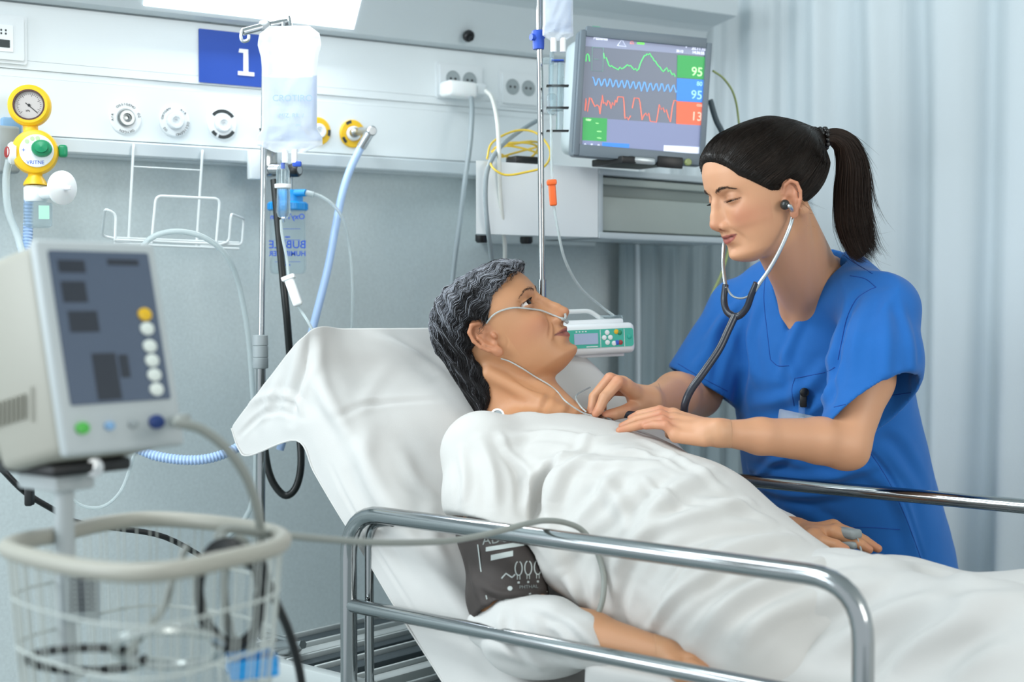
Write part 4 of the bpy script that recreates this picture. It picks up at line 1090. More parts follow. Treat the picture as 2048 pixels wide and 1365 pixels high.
# sheet on the backrest: rows from the head end to the hinge, columns from the hanging near hem to the far side
SH = [
 [(463, 858, 2.30), (475, 838, 2.29), (545, 745, 2.30), (624, 660, 2.345), (690, 657, 2.40), (790, 656, 2.49), (890, 655, 2.58), (1000, 656, 2.69), (1092, 664, 2.79), (1102, 690, 2.82)],
 [(478, 900, 2.29), (495, 868, 2.27), (570, 785, 2.26), (622, 705, 2.29), (705, 700, 2.365), (810, 700, 2.455), (910, 700, 2.55), (1030, 695, 2.66), (1135, 690, 2.76), (1142, 725, 2.79)],
 [(500, 912, 2.285), (545, 850, 2.25), (592, 795, 2.235), (632, 750, 2.25), (720, 750, 2.33), (830, 750, 2.42), (940, 748, 2.515), (1060, 735, 2.62), (1172, 719, 2.72), (1180, 755, 2.75)],
 [(593, 882, 2.235), (612, 850, 2.215), (638, 830, 2.20), (676, 812, 2.205), (770, 812, 2.29), (880, 812, 2.38), (990, 808, 2.475), (1110, 785, 2.58), (1215, 758, 2.67), (1222, 795, 2.70)],
 [(628, 945, 2.20), (650, 925, 2.175), (680, 905, 2.16), (722, 885, 2.155), (820, 888, 2.24), (930, 885, 2.33), (1040, 880, 2.425), (1170, 845, 2.52), (1270, 812, 2.61), (1278, 850, 2.64)],
 [(672, 1020, 2.155), (695, 1000, 2.13), (728, 982, 2.11), (772, 968, 2.10), (870, 970, 2.19), (985, 965, 2.28), (1100, 955, 2.375), (1230, 920, 2.47), (1330, 870, 2.55), (1338, 910, 2.58)],
 [(728, 1110, 2.11), (755, 1095, 2.08), (790, 1078, 2.06), (832, 1062, 2.05), (930, 1062, 2.14), (1045, 1055, 2.23), (1160, 1040, 2.325), (1290, 1000, 2.42), (1390, 930, 2.50), (1398, 970, 2.53)],
 [(790, 1215, 2.05), (822, 1200, 2.02), (860, 1182, 2.005), (902, 1165, 2.0), (1000, 1160, 2.09), (1110, 1150, 2.18), (1225, 1130, 2.275), (1350, 1080, 2.37), (1450, 1010, 2.45), (1458, 1050, 2.48)],
 [(856, 1318, 2.0), (890, 1303, 1.97), (930, 1288, 1.955), (976, 1270, 1.95), (1070, 1260, 2.04), (1180, 1245, 2.13), (1290, 1220, 2.225), (1410, 1160, 2.32), (1510, 1090, 2.40), (1518, 1130, 2.43)],
 [(922, 1420, 1.945), (960, 1408, 1.92), (1005, 1392, 1.905), (1056, 1372, 1.90), (1150, 1355, 1.99), (1250, 1335, 2.08), (1355, 1300, 2.175), (1470, 1240, 2.27), (1570, 1170, 2.35), (1578, 1210, 2.38)],
 [(1010, 1520, 1.89), (1050, 1510, 1.87), (1095, 1490, 1.855), (1150, 1470, 1.85), (1240, 1445, 1.94), (1330, 1415, 2.03), (1430, 1380, 2.125), (1540, 1320, 2.22), (1640, 1250, 2.30), (1648, 1290, 2.33)]]
def patch_grid(rows, su, sv, tv=None):
    A = np.array([[P(c[0], c[1], tv[j] / (.65 * (c[0] - 1024) / FPX + .76)) if tv else P(*c) for j, c in enumerate(r)] for r in rows])
    A = np.array([catmull(A[i], sv) for i in range(len(A))]); A = np.array([catmull(A[:, j], su) for j in range(A.shape[1])]).transpose(1, 0, 2)
    return A
A = patch_grid(SH, 14, 12, [1.600, 1.602, 1.612, 1.63, 1.72, 1.81, 1.90, 2.0, 2.11, 2.15]); a, b = A.shape[:2]
V = A.reshape(-1, 3); F = np.array([(i * b + j, i * b + j + 1, (i + 1) * b + j + 1, (i + 1) * b + j) for i in range(a - 1) for j in range(b - 1)])[:, ::-1]
S_S = [([(466, 848), (500, 806), (548, 790), (592, 800), (606, 826)], .006, .006), ([(478, 872), (520, 832), (560, 822), (590, 834)], .005, -.004), ([(622, 662), (612, 720), (590, 790), (585, 840)], .010, -.010), ([(640, 668), (640, 740), (655, 800), (690, 860)], .013, .006), ([(560, 745), (540, 800), (520, 850)], .010, .005), ([(740, 670), (830, 710), (900, 760)], .010, .004),
 ([(780, 660), (840, 700), (905, 745)], .008, -.003), ([(670, 840), (720, 812), (800, 802), (880, 800)], .006, -.0035), ([(740, 850), (730, 920), (760, 1000), (800, 1060)], .016, .006), ([(800, 900), (830, 960), (880, 1000)], .014, .005),
 ([(700, 950), (760, 1060), (830, 1160)], .010, -.004), ([(860, 1000), (870, 1080), (900, 1140)], .014, .005), ([(660, 930), (700, 1010), (760, 1110), (830, 1225)], .004, -.002), ([(780, 730), (740, 780), (720, 830)], .012, .003)]
V = strokes(V, F, S_S)
N = vnormals(V, F); V = V + N * (.0022 * vnoise(V, 11, 6) + .0012 * vnoise(V, 27, 3))[:, None]
SHEET = mesh_obj('bed_sheet', V, F, M_WHITE, None)
solid(SHEET, .0012)
tag(SHEET, 'white sheet draped over the raised backrest with a loose corner hanging at the left', 'sheet')
# stitched hem along the hanging edge of the sheet
ed = A[:, 0]; HM = Geo(); HM.tube(ed[::2] + UP * .0005, .0016, 6, raw=True); o = HM.build('hem', M_WHITE, SHEET)
# crumpled cloth under the elbow
def towel(p):
    d = smin(chain(p, PP((968, 1254, 2.15), (1035, 1242, 2.122), (1105, 1254, 2.093), (1168, 1282, 2.060), (1214, 1314, 2.035)), [.028, .039, .040, .036, .020], .02), ell(p, P(1080, 1300, 2.11), (.08, .032, .045)), .04)
    return d
V, F = mesh_sdf(towel, P(950, 1360, 2.0) - .14, P(1240, 1200, 2.25) + .1, .0045); V = smooth_mesh(V, F, 2)
V = strokes(V, F, [([(1000, 1250), (1060, 1290), (1150, 1300)], .01, .006), ([(1080, 1225), (1100, 1270), (1140, 1330)], .01, -.006), ([(970, 1290), (1040, 1310), (1100, 1340)], .012, .007), ([(1130, 1240), (1180, 1280), (1210, 1330)], .01, .005), ([(1010, 1230), (1020, 1280), (1060, 1330)], .007, -.006), ([(1060, 1225), (1130, 1255), (1180, 1310)], .006, -.005)])
o = mesh_obj('draw_sheet', V, F, M_WHITE, None); tag(o, 'crumpled white cloth bunched under the elbow with the cuff', 'cloth')
# ------------------------------------------------------------------ room shell
AW = math.atan(1 / 1.543)
U = np.array([math.cos(AW), math.sin(AW), 0]); NW = np.array([math.sin(AW), -math.cos(AW), 0])
W0 = P(0, 600, 2.685); W0[2] = 0
def Wp(px, py, off=0): return plane_hit(px, py, W0 + NW * off, NW)
def wfr(px, py, off=0): return Fr(Wp(px, py, off), U, UP)
def Wuz(u, z, off=0): return W0 + U * u + NW * off + UP * z
def wu(px, py=600, off=0): return float((Wp(px, py, off) - W0) @ U)
def struct(o): o['kind'] = 'structure'; return o
M_WALL = mat('wall_vinyl', '#c3cecf', .6, bump=(160, .25, .0006), var=(170, .07))
M_PANEL = mat('panel_enamel', '#dfe6e8', .35)
M_RAIL = mat('rail_enamel', '#c3cdd1', .3)
M_FLOOR = mat('floor_vinyl', '#8f9a9a', .35, var=(60, .08))
M_CEIL = mat('ceiling_paint', '#e4e8e8', .8)
def slab(name, a, b, th, z0, z1, m):
    a = np.array(a, float); b = np.array(b, float); d = nrm(b - a); n = np.array([d[1], -d[0], 0])
    g = Geo(); c = (a + b) / 2 - n * th / 2; c[2] = (z0 + z1) / 2
    g.box(Fr(c, d, -n), (np.linalg.norm((b - a)[:2]), th, z1 - z0), 0)
    return struct(g.build(name, m, smooth=False))
wa, wb = Wuz(-1.9, 0), Wuz(2.75, 0)
slab('wall_back', wa, wb, .1, 0, 2.7, M_WALL)
wc = wb + NW * 5.2; slab('wall_right', wb, wc, .1, 0, 2.7, M_CEIL)
wd = wa + NW * 5.2; 
g = Geo(); cc = (wa + wc) / 2
for nm, z, m in (('floor', -.05, M_FLOOR), ('ceiling', 2.75, M_CEIL)):
    g = Geo(); c = cc.copy(); c[2] = z; g.box(Fr(c, U, -NW), (4.85, 5.4, .1), 0); struct(g.build(nm, m, smooth=False))
g = Geo(); g.box(Fr(Wuz(.42, .05, .006), U, UP), (4.6, .10, .012), .002); struct(g.build('baseboard_back', M_RAIL, smooth=False))

# ------------------------------------------------------------------ bedhead unit
UL, UR = -1.2, wu(1262)
HEAD = thing('bedhead_unit', 'long white wall-mounted medical supply panel with a light box above the bed', 'wall panel', Wuz(.5, 1.5))
def along(name, prof, m, u0=UL, u1=UR, parent=None, **k):
    """profile (off, z) swept along the wall"""
    g = Geo(); n = len(prof)
    v = [Wuz(u0, z, o) for o, z in prof] + [Wuz(u1, z, o) for o, z in prof]
    f = [(i, (i + 1) % n, n + (i + 1) % n, n + i) for i in range(n)] + [tuple(range(n))[::-1], tuple(range(n, 2 * n))]
    g.add(v, f); return g.build(name, m, parent or HEAD, smooth=False, **k)
along('back_plate', [(.001, 1.52), (.040, 1.52), (.040, 1.80), (.001, 1.80)], M_PANEL)
along('upper_panel', [(.040, 1.6875), (.052, 1.6875), (.052, 1.790), (.040, 1.790)], M_PANEL)
along('trim_strip', [(.040, 1.6715), (.053, 1.6715), (.053, 1.6868), (.040, 1.6868)], M_PANEL)
along('trim_strip', [(.040, 1.6572), (.050, 1.6572), (.050, 1.6708), (.040, 1.6708)], M_PANEL)
along('outlet_panel', [(.040, 1.553), (.052, 1.553), (.052, 1.6566), (.040, 1.6566)], M_PANEL)
along('equipment_rail', [(.040, 1.521), (.070, 1.521), (.073, 1.524), (.073, 1.546), (.070, 1.549), (.040, 1.549)], M_RAIL, u1=wu(952))
along('end_cap', [(.038, 1.517), (.077, 1.517), (.077, 1.553), (.038, 1.553)], M_PANEL, u0=wu(952), u1=wu(966))
M_HOUSE = mat('housing_enamel', '#c9d2d5', .4)
LH = along('light_housing', [(.001, 1.794), (.056, 1.794), (.075, 1.799), (.128, 1.884), (.150, 1.893), (.230, 1.905), (.235, 1.950), (.200, 1.990), (.001, 1.990)], M_HOUSE, u1=wu(1345))
M_LAMP = mat('lamp_diffuser', '#ffffff', .5, emit='#eef7ff', emit_s=3.0)
def under(u, k): return Wuz(u, 1.799 + (k - .075) / .053 * .085 - .0015, k + .0025)
ua, ub = wu(287, 18, .08), wu(706, 65, .08)
g = Geo(); q = [under(ua, .080), under(ub, .080), under(ub, .118), under(ua, .118)]
q2 = [p + UP * .002 - NW * .004 for p in q]; g.add(q + q2, [(0, 1, 2, 3), (7, 6, 5, 4), (0, 4, 5, 1), (1, 5, 6, 2), (2, 6, 7, 3), (3, 7, 4, 0)])
g.build('light_diffuser', M_LAMP, LH, smooth=False)
g = Geo(); kk = Wp(936, 71, .098); nf = nrm(np.cross(U, under(0, .12) - under(0, .09)))
nf = nf if nf[2] < 0 else -nf
g.lathe(Fr(kk, U, z=nf), [(.013, 0), (.013, .006), (.010, .010), (.006, .010), (.005, .018), (0, .018)], 20); g.build('pull_switch', M_BLACK, LH)
# lamp light
L = area('bedhead_lamp_light', (under((ua + ub) / 2, .10) + nf * .012).tolist(), (0, 0, 0), float(ub - ua), .08, 2.6, (.92, .97, 1.0))
L.rotation_euler = Matrix(np.array([U, nrm(np.cross(-nf, U)), -nf]).T.tolist()).to_euler()

# number sign
M_SIGN = mat('sign_blue', '#0d45a6', .45); M_SIGNW = mat('sign_white', '#f4f7fb', .5)
f = wfr(472, 118, .054)
SG = thing('bed_number_sign', 'small blue sign with a white number 1 on the wall panel', 'sign', f.o)
sw = wu(546, 118, .054) - wu(399, 118, .054)
Geo().rbox(f, sw, .104, 0, .002, .002).build('plate', M_SIGN, SG, smooth=False)
f1 = wfr(491, 125, .0565); g = Geo()
g.prism(f1, [(-.016, -.026), (.018, -.026), (.018, -.0185), (.0055, -.0185), (.0055, .026), (-.013, .026), (-.0145, .0185), (-.0045, .0185), (-.0045, -.0185), (-.016, -.0185)], 0, .001)
g.build('numeral', M_SIGNW, SG, smooth=False)

# gas outlets
M_OUT = mat('outlet_white', '#e9eef0', .35); M_DARKTX = mat('dark_marking', '#2c3436', .5); M_YEL = mat('yellow_plastic', '#e8b914', .4); M_OUTM = mat('outlet_metal', '#8b9090', .25, 1.0)
def ring_text(g, fr, st, r, a0, size):
    for i, ch in enumerate(st):
        a = a0 - i * size * .72 / r
        d = np.array([math.cos(a), math.sin(a), 0]); o = fr(d * r + np.array([0, 0, 0]))
        g.text(ch, size, Fr(o, fr.R @ np.array([math.sin(a), -math.cos(a), 0]), fr.R @ d), .0002)
def outlet(px, py, label, ringm, words, arcs=(), metal=False, r=.029):
    f = wfr(px, py, .052); T = thing('gas_outlet', label, 'gas outlet', f.o, 'medical gas outlets in the wall panel')
    g = Geo(); g.lathe(f, [(r, 0), (r, .004), (r - .002, .006), (r * .60, .006), (r * .58, .0045), (.001, .0045)], 36); g.build('ring', ringm, T)
    g = Geo(); g.lathe(f, [(r * .52, .004), (r * .52, .012), (r * .46, .015), (r * .28, .015), (r * .24, .012), (r * .13, .0125), (r * .1, .009), (0, .009)], 28); g.build('socket', M_OUTM if metal else M_OUT, T)
    g = Geo(); tf = f.at((0, 0, .0064))
    for a0, a1 in arcs:
        an = np.linspace(math.radians(a0), math.radians(a1), 14)
        A = np.array([[tf((rr * math.cos(a), rr * math.sin(a), 0)) for a in an] for rr in (r * .74, r * .97)]); g.grid(A)
    for w_, a0 in words: ring_text(g, tf, w_, r * .86, math.radians(a0), .0068)
    if g.v: g.build('lettering', M_DARKTX, T, smooth=False)
    return T
outlet(250, 237, 'round white gas outlet with a bare metal socket, nearest the yellow gauge', M_OUT, [('OSSIGENO', 128), ('OXYGEN', -60), ('O2', 20), ('AIR', 190)], metal=True, r=.0305)
outlet(348, 243, 'plain white round gas outlet, second from the yellow gauge', M_OUT, [('OXYGEN', 170), ('AIR', 60), ('OSSIGENO', -5), ('O2', 225)], r=.030)
outlet(443, 249, 'white round gas outlet with dark ring segments, clear of the drip bag', M_OUT, [], arcs=[(35, 140), (215, 240), (250, 330)], r=.030)
outlet(542, 254, 'round gas outlet with a dark ring, half hidden behind the drip bag', M_OUT, [], arcs=[(30, 150), (190, 330)], r=.030)
outlet(634, 263, 'yellow-ringed gas outlet peeking out at the right edge of the drip bag', M_YEL, [], arcs=[(-20, 10)], r=.029)
YO = outlet(704, 268, 'yellow-ringed gas outlet with a metal hose connector plugged in', M_YEL, [], arcs=[(100, 130), (200, 230)], r=.029)
g = Geo(); f = wfr(706, 266, .064); g.lathe(f, [(.010, 0), (.010, .012), (.0075, .014), (.0075, .026), (.0085, .028), (.0085, .040), (0, .041)], 20)
c1 = f((.0, 0, .032)); c2 = P(742, 262, 2.93); g.tube([c1, (c1 + c2) / 2, c2], .0075, 14, raw=True); g.lathe(Fr(c2 - nrm(c2 - c1) * .004, UP, z=nrm(c2 - c1)), [(.009, 0), (.0105, .003), (.0105, .010), (.008, .013), (0, .013)], 18)
CN = g.build('hose_connector', M_STEEL, None); tag(CN, 'metal hose connector plugged into the yellow outlet', 'connector')

# switch plate, sockets
M_PLATE = mat('socket_plate', '#dde3e5', .35); M_SLOT = mat('socket_recess', '#9aa4a6', .5)
f = wfr(6, 78, .052); T = thing('switch_plate', 'square white light switch plate at the top left edge', 'switch', f.o)
g = Geo(); g.rbox(f, .082, .088, 0, .006, .006); g.rbox(f.at((0, 0, .006)), .070, .076, 0, .004, .004); g.build('plate', M_PLATE, T)
g = Geo(); g.rbox(f.at((-.004, 0, .010)), .038, .048, 0, .002, .002); g.build('rocker', M_OUT, T)
g = Geo()
for dx, dy in ((-.006, .014), (.002, .014), (-.006, .008), (.002, .008)): g.rbox(f.at((dx, dy, .0122)), .003, .0035, 0, .0004, .0005)
g.rbox(f.at((0, -.010, .0122)), .018, .014, 0, .0004, .001); g.build('marking', M_DARKTX, T, smooth=False)
def socket(px, py, label, w=.118, h=.078):
    f = wfr(px, py, .052); T = thing('power_socket', label, 'socket', f.o)
    g = Geo(); g.rbox(f, w, h, 0, .005, .004); g.rbox(f.at((0, 0, .005)), w - .012, h - .012, 0, .005, .003); g.build('plate', M_PLATE, T)
    for dx in (-.021, .021):
        g = Geo(); g.lathe(f.at((dx, .004, .0101)), [(.0175, 0), (.0175, .001), (.0165, .001), (.0160, .0002), (0, .0002)], 26); s_ = g.build('outlet_well', M_SLOT, T)
        g = Geo()
        for q in (-.0095, .0095): g.lathe(f.at((dx + q * .6, .004, .0104)), [(.0028, 0), (.0028, .0004), (0, .0004)], 10)
        g.build('pin_hole', M_BLACK, s_)
    return T
socket(918, 164, 'double power socket with a white adapter plugged in'); socket(1036, 180, 'empty double power socket beside the drip pole', .105)

# ------------------------------------------------------------------ curtains
M_CURT = mat('curtain_cloth', '#d0dade', .8, bump=(260, .15), sheen=.1)
M_CURTSH = mat('curtain_shaded', '#8b999d', .8, bump=(260, .15))  # curtain colour darkened for the shade under the cabinet
def curtain(name, pts, z0, z1, amp, wl, m, seed=0, n=900, gather=None):
    c = np.array(pts, float); seg = np.concatenate([[0], np.cumsum(np.linalg.norm(np.diff(c, axis=0), axis=1))]); L = seg[-1]
    s = np.linspace(0, L, n); X = np.stack([np.interp(s, seg, c[:, i]) for i in (0, 1)], 1)
    T = np.gradient(X, axis=0); T /= np.linalg.norm(T, axis=1)[:, None]; Nn = np.stack([T[:, 1], -T[:, 0]], 1)
    zs = np.linspace(z0, z1, 26); rows = []
    wlf = wl if np.ndim(wl) == 0 else np.interp(s / L, [0, 1], wl)
    ph = np.cumsum(np.full(n, L / n) / wlf) * 2 * math.pi
    q = np.stack([s, s * 0, s * 0], 1)
    for z in zs:
        k = (z - z0) / (z1 - z0); qq = q.copy(); qq[:, 2] = k * .6
        d = np.sin(ph + 1.6 * vnoise(qq, 3.1, seed)) * (1 - .25 * k) * amp * (.75 + .5 * vnoise(qq, 2.3, seed + 1)) + amp * .16 * np.sin(ph * 2.3 + 2 * vnoise(qq, 5, seed + 2))
        rows.append(np.column_stack([X + Nn * d[:, None], np.full(n, z)]))
    g = Geo(); g.grid(np.array(rows)); o = g.build(name, m); solid(o, .0015); return o
ca = P(1262, 600, 3.44)[:2]; cb = P(2180, 600, 3.05)[:2]
o = curtain('bed_curtain', [ca, P(1430, 600, 3.54)[:2], P(1560, 600, 3.52)[:2], P(1800, 600, 3.34)[:2], cb], .25, 2.62, .036, (.085, .22), M_CURT, 3)
tag(o, 'pale blue-grey privacy curtain hanging in soft folds behind the nurse', 'curtain')
o = curtain('shaded_curtain', [P(1238, 600, 3.41)[:2], P(1500, 600, 3.47)[:2]], .25, 1.46, .016, (.06, .05), M_CURTSH, 9, 300)  # separate piece standing in for the shaded lower part of the curtain
tag(o, 'narrow-folded curtain piece coloured darker for the shade below the monitor shelf', 'curtain')
g = Geo(); g.tube([P(1238, 200, 3.41) * [1, 1, 0] + [0, 0, 1.465], P(1500, 200, 3.47) * [1, 1, 0] + [0, 0, 1.465]], .006, 8, raw=True)
o = g.build('curtain_rod', M_STEEL); tag(o, 'thin steel rod added behind the shelf to carry the shaded curtain piece', 'rod')
g = Geo(); pts = [np.append(p, 2.64) for p in (ca, P(1430, 600, 3.54)[:2], P(1560, 600, 3.52)[:2], P(1800, 600, 3.34)[:2], cb)]
g.tube(pts, .012, 8, raw=True); o = g.build('trim_1', M_RAIL); struct(o)
# ------------------------------------------------------------------ things on the left
M_CLEAR = mat('clear_plastic', '#d6e6ea', .08, trans=.85, ior=1.12, alpha=.6)
M_TUBE = mat('clear_tube', '#dfe9ea', .2, trans=.55, ior=1.2)
M_MILK = mat('milky_plastic', '#f1f4f4', .3, sss=.1, sss_s=.01)
M_GREEN = mat('green_plastic', '#0f8a5c', .35); M_RED = mat('red_plastic', '#9c2f2c', .4)
M_BLUEHOSE = mat('blue_hose', '#a9c4ea', .35); M_WIRE = mat('wire_enamel', '#dfe5e5', .35)
M_LBLUE = mat('light_blue_plastic', '#7fa9d0', .4); M_GREYP = mat('grey_plastic', '#9aa2a4', .45); M_INK = mat('blue_ink', '#2a55c0', .5); M_LIME = mat('pale_green_dot', '#b8d6a0', .5)
M_CAPBLUE = mat('cap_blue', '#1e96dc', .35); M_GLASS = mat('gauge_glass', '#ffffff', .05, trans=1.0, ior=1.05, alpha=.15)
M_DIAL = mat('dial_face', '#b8b2ae', .5)
def cfr(px, py, d, tx=0, tz=0):
    """frame at a pixel/depth: x right, y up, z toward the room, turned by tx (deg, about up) and tz (about x)"""
    a, b = math.radians(tx), math.radians(tz)
    z = np.array([math.sin(a) * math.cos(b), -math.cos(a) * math.cos(b), math.sin(b)]); x = np.array([math.cos(a), math.sin(a), 0])
    return Fr(P(px, py, d), x, z=z) if False else Fr(P(px, py, d), x, np.cross(z, x))
# yellow vacuum regulator
d = 2.58
RG = thing('vacuum_regulator', 'yellow vacuum regulator with a round gauge and a green knob hanging on the rail', 'regulator', P(70, 480, d))
f = cfr(60, 213, d, 10, 4)
g = Geo(); g.lathe(f, [(0, -.020), (.026, -.018), (.036, -.008), (.0375, .004), (.0365, .012), (.032, .016), (.0275, .016), (.0270, .010), (0, .010)], 40)
g.tube([f((0, -.028, -.004)), f((.001, -.048, -.002))], .013, 20, raw=True)
GA = g.build('gauge_case', M_YEL, RG)
g = Geo(); g.lathe(f, [(.0275, .0155), (.0275, .011), (.0245, .011), (.0245, .0155), (.0275, .0155)], 36, caps=False); g.build('gauge_bezel', mat('dark_bezel', '#4a2f2b', .4), GA)
g = Geo(); g.lathe(f, [(.0262, .0100), (.0262, .0108), (0, .0108)], 36); g.build('dial', M_DIAL, GA)
g = Geo(); ft = f.at((0, 0, .0112))
for i in range(28):
    a = math.radians(225 - i * 10); q = ft.R @ np.array([math.cos(a), math.sin(a), 0])
    L_ = .0025 if i % 5 else .005
    g.tube([ft.o + q * .021, ft.o + q * (.021 - L_)], .00028, 4, raw=True)
g.tube([ft((-.006, .004, 0)), ft((.014, -.013, 0))], .0007, 5, raw=True); g.lathe(ft, [(.0025, 0), (.0025, .001), (0, .001)], 12)
g.text('kPa', .005, ft.at((-.002, -.010, 0)), .0001); g.build('needle', M_BLACK, GA)
f = cfr(70, 305, d - .01, 14, 4)
g = Geo(); g.lathe(f, [(0, -.030), (.030, -.026), (.039, -.012), (.0405, .002), (.038, .012), (.033, .015), (0, .015)], 40, 1.0, 1.0)
g.lathe(Fr(f((.0, -.042, -.004)), f.R[:, 0], z=-f.R[:, 1]), [(.012, -.006), (.0125, 0), (.019, .010), (.021, .016), (0, .016)], 24)
BD = g.build('regulator_body', M_YEL, RG)
g = Geo(); g.lathe(f.at((.004, 0, .014)), [(.029, 0), (.029, .004), (.027, .0055), (0, .0055)], 36); FC = g.build('face_plate', M_OUT, BD)
g = Geo(); kf = f.at((.013, .003, .0195)); g.lathe(kf, [(.0175, 0), (.0175, .010), (.016, .013), (.011, .0135), (.011, .022), (0, .024)], 24, 1, .85); g.build('control_knob', M_GREEN, BD)
g = Geo(); g.box(Fr(f((.047, .004, -.004)), f.R[:, 0], f.R[:, 1]), (.016, .022, .018), .005, 3); g.build('side_knob', M_GREEN, BD)
g = Geo(); g.lathe(Fr(f((-.040, -.002, -.002)), f.R[:, 1], z=-f.R[:, 0]), [(.020, -.01), (.020, 0), (.016, .005), (.009, .006), (0, .007)], 24); g.m = 1
g.lathe(Fr(f((-.045, -.002, .008)), f.R[:, 1], z=-f.R[:, 0] + f.R[:, 2] * .6), [(.010, 0), (.010, .002), (0, .003)], 18); g.build('side_cap', [M_MILK, M_RED], BD)
g = Geo(); g.text('ENTIRV'[::-1], .009, Fr(f((.002, -.021, .0197)), f.R[:, 0], f.R[:, 1]), .0001); g.text('+', .012, Fr(f((-.018, .0, .0197)), f.R[:, 0], f.R[:, 1]), .0001); g.build('lettering', M_INK, FC, smooth=False)
for x, y in ((-.012, .016), (-.003, .021), (.006, .022)):
    g = Geo(); g.lathe(f.at((x, y, .0195)), [(.004, 0), (.004, .0006), (0, .0006)], 14); g.build('indicator', M_LIME, FC)
g = Geo(); c = P(72, 388, d - .005); g.lathe(Fr(c + UP * .014, (1, 0, 0), z=-UP), [(.018, 0), (.021, .004), (.021, .024), (.018, .028), (0, .028)], 24)
g.tube([c, P(112, 384, d - .03)], .011, 16, raw=True); TB = g.build('tee_piece', M_MILK, RG)
g = Geo(); ff = Fr(P(124, 376, d - .035), (.2, .3, 1), z=(1, -.75, -.05)); g.lathe(ff, [(0, -.006), (.008, -.006), (.028, -.004), (.030, -.001), (.030, .002), (.028, .004), (.008, .007), (.0045, .009), (.0035, .024), (.003, .026), (0, .026)], 32); g.build('bacterial_filter', M_MILK, RG)
g = Geo(); c = P(76, 440, d - .005); g.lathe(Fr(c + UP * .030, (1, 0, 0), z=-UP), [(.024, 0), (.025, .004), (.024, .040), (.018, .044), (0, .045)], 28); g.build('collection_cup', M_CLEAR, RG)
g = Geo(); g.box(Fr(P(88, 425, d - .030), (1, .3, 0), (0, 0, 1)), (.018, .024, .0012), 0); g.build('cup_label', mat('mint_label', '#a9d8c4', .6), RG)
g = Geo(); g.tube(PP((18, 320, d), (12, 360, d), (16, 420, d), (34, 470, d), (48, 520, d - .02)), .0065, 12); o = g.build('suction_tube', M_TUBE, RG)
g = Geo(); g.box(Fr(P(14, 300, 2.63), U, UP), (.040, .085, .03), .006, 3); g.m = 1; g.box(Fr(P(22, 255, 2.64), U, UP), (.035, .035, .02), .004); g.build('rail_clamp', [M_GREYP, M_LBLUE], RG)
# ribbed blue hose below the cup, running along behind the monitor to the bed
def ribbed(name, pts, r, m, pitch=.006, parent=None):
    c = catmull(pts, 10); L = np.concatenate([[0], np.cumsum(np.linalg.norm(np.diff(c, axis=0), axis=1))]); n = int(L[-1] / pitch * 4)
    s = np.linspace(0, L[-1], n); q = np.stack([np.interp(s, L, c[:, i]) for i in range(3)], 1)
    g = Geo(); g.tube(q, r * (1 + .09 * np.sin(np.arange(n) * math.pi / 2)), 12, raw=True); return g.build(name, m, parent)
o = ribbed('breathing_hose', PP((58, 400, 2.60), (56, 460, 2.60), (54, 560, 2.58), (80, 720, 2.56), (170, 830, 2.56), (275, 897, 2.56), (335, 917, 2.56), (410, 919, 2.57), (475, 896, 2.60), (520, 860, 2.66), (580, 840, 2.72)), .0085, M_BLUEHOSE)
tag(o, 'ribbed pale blue hose looping from the regulator to the bed', 'hose')

# wire holder on the rail
def Q(px, py, o=.085): return Wp(px, py, o)
WH = thing('wire_rack', 'white bent-wire rack hooked over the rail with a clear tube lying in it', 'rack', Q(345, 490))
for a, b in (((267, 290), (257, 486)), ((405, 302), (393, 492))):
    g = Geo(); g.tube(fillet([Q(a[0] - 4, a[1] + 3, .035), Q(a[0], a[1], .040), Q(*a, .082), Q(*b, .082)], .012), .0026, 8, raw=True); g.build('hook_wire', M_WIRE, WH)
g = Geo(); g.tube(fillet([Q(303, 487, .17), Q(312, 392, .17), Q(440, 398, .17), Q(432, 493, .17)], .012), .0028, 8, raw=True); g.build('front_loop', M_WIRE, WH)
g = Geo(); g.tube(fillet([Q(258, 484, .085), Q(230, 484, .16), Q(232, 428, .16), Q(210, 417, .16), Q(204, 472, .085), Q(258, 484, .085)], .01), .0026, 8, raw=True); g.build('side_loop', M_WIRE, WH)
g = Geo(); g.tube(fillet([Q(400, 492, .085), Q(484, 490, .085), Q(488, 438, .085), Q(462, 428, .16), Q(458, 484, .16), Q(432, 492, .17)], .01), .0026, 8, raw=True); g.build('side_loop', M_WIRE, WH)
for y, o_ in ((482, .16), (490, .12), (478, .085)):
    g = Geo(); g.tube([Q(228, y - 2, o_), Q(478, y + 8, o_)], .0024, 8, raw=True); g.build('base_wire', M_WIRE, WH)
g = Geo(); g.tube([Q(264, 333, .082), Q(402, 341, .082)], .0015, 6, raw=True); g.build('base_wire', M_WIRE, WH)
g = Geo(); g.tube(PP((250, 720, 2.55), (262, 600, 2.57), (276, 520, 2.59), (300, 478, 2.60), (352, 463, 2.61), (410, 476, 2.63), (455, 515, 2.66), (480, 580, 2.70), (497, 680, 2.73), (505, 780, 2.75), (512, 900, 2.77), (500, 1020, 2.78), (430, 1100, 2.80)), .0052, 10)
o = g.build('oxygen_tube', M_TUBE); tag(o, 'clear tube arching over the white wire rack and hanging down the wall', 'tube')
g = Geo(); g.tube(PP((120, 930, 2.55), (135, 985, 2.55), (165, 1012, 2.56), (205, 1014, 2.57), (240, 985, 2.58), (262, 930, 2.6), (280, 860, 2.62)), .0032, 8)
o = g.build('thin_tube', M_TUBE); tag(o, 'thin clear tube hanging in a small loop low on the wall', 'tube')
g = Geo(); g.tube(PP((-40, 905, 2.2), (0, 936, 2.2), (50, 985, 2.22), (110, 1022, 2.26), (150, 1044, 2.3), (225, 1056, 2.36), (330, 1075, 2.42), (430, 1130, 2.5)), .0048, 10)
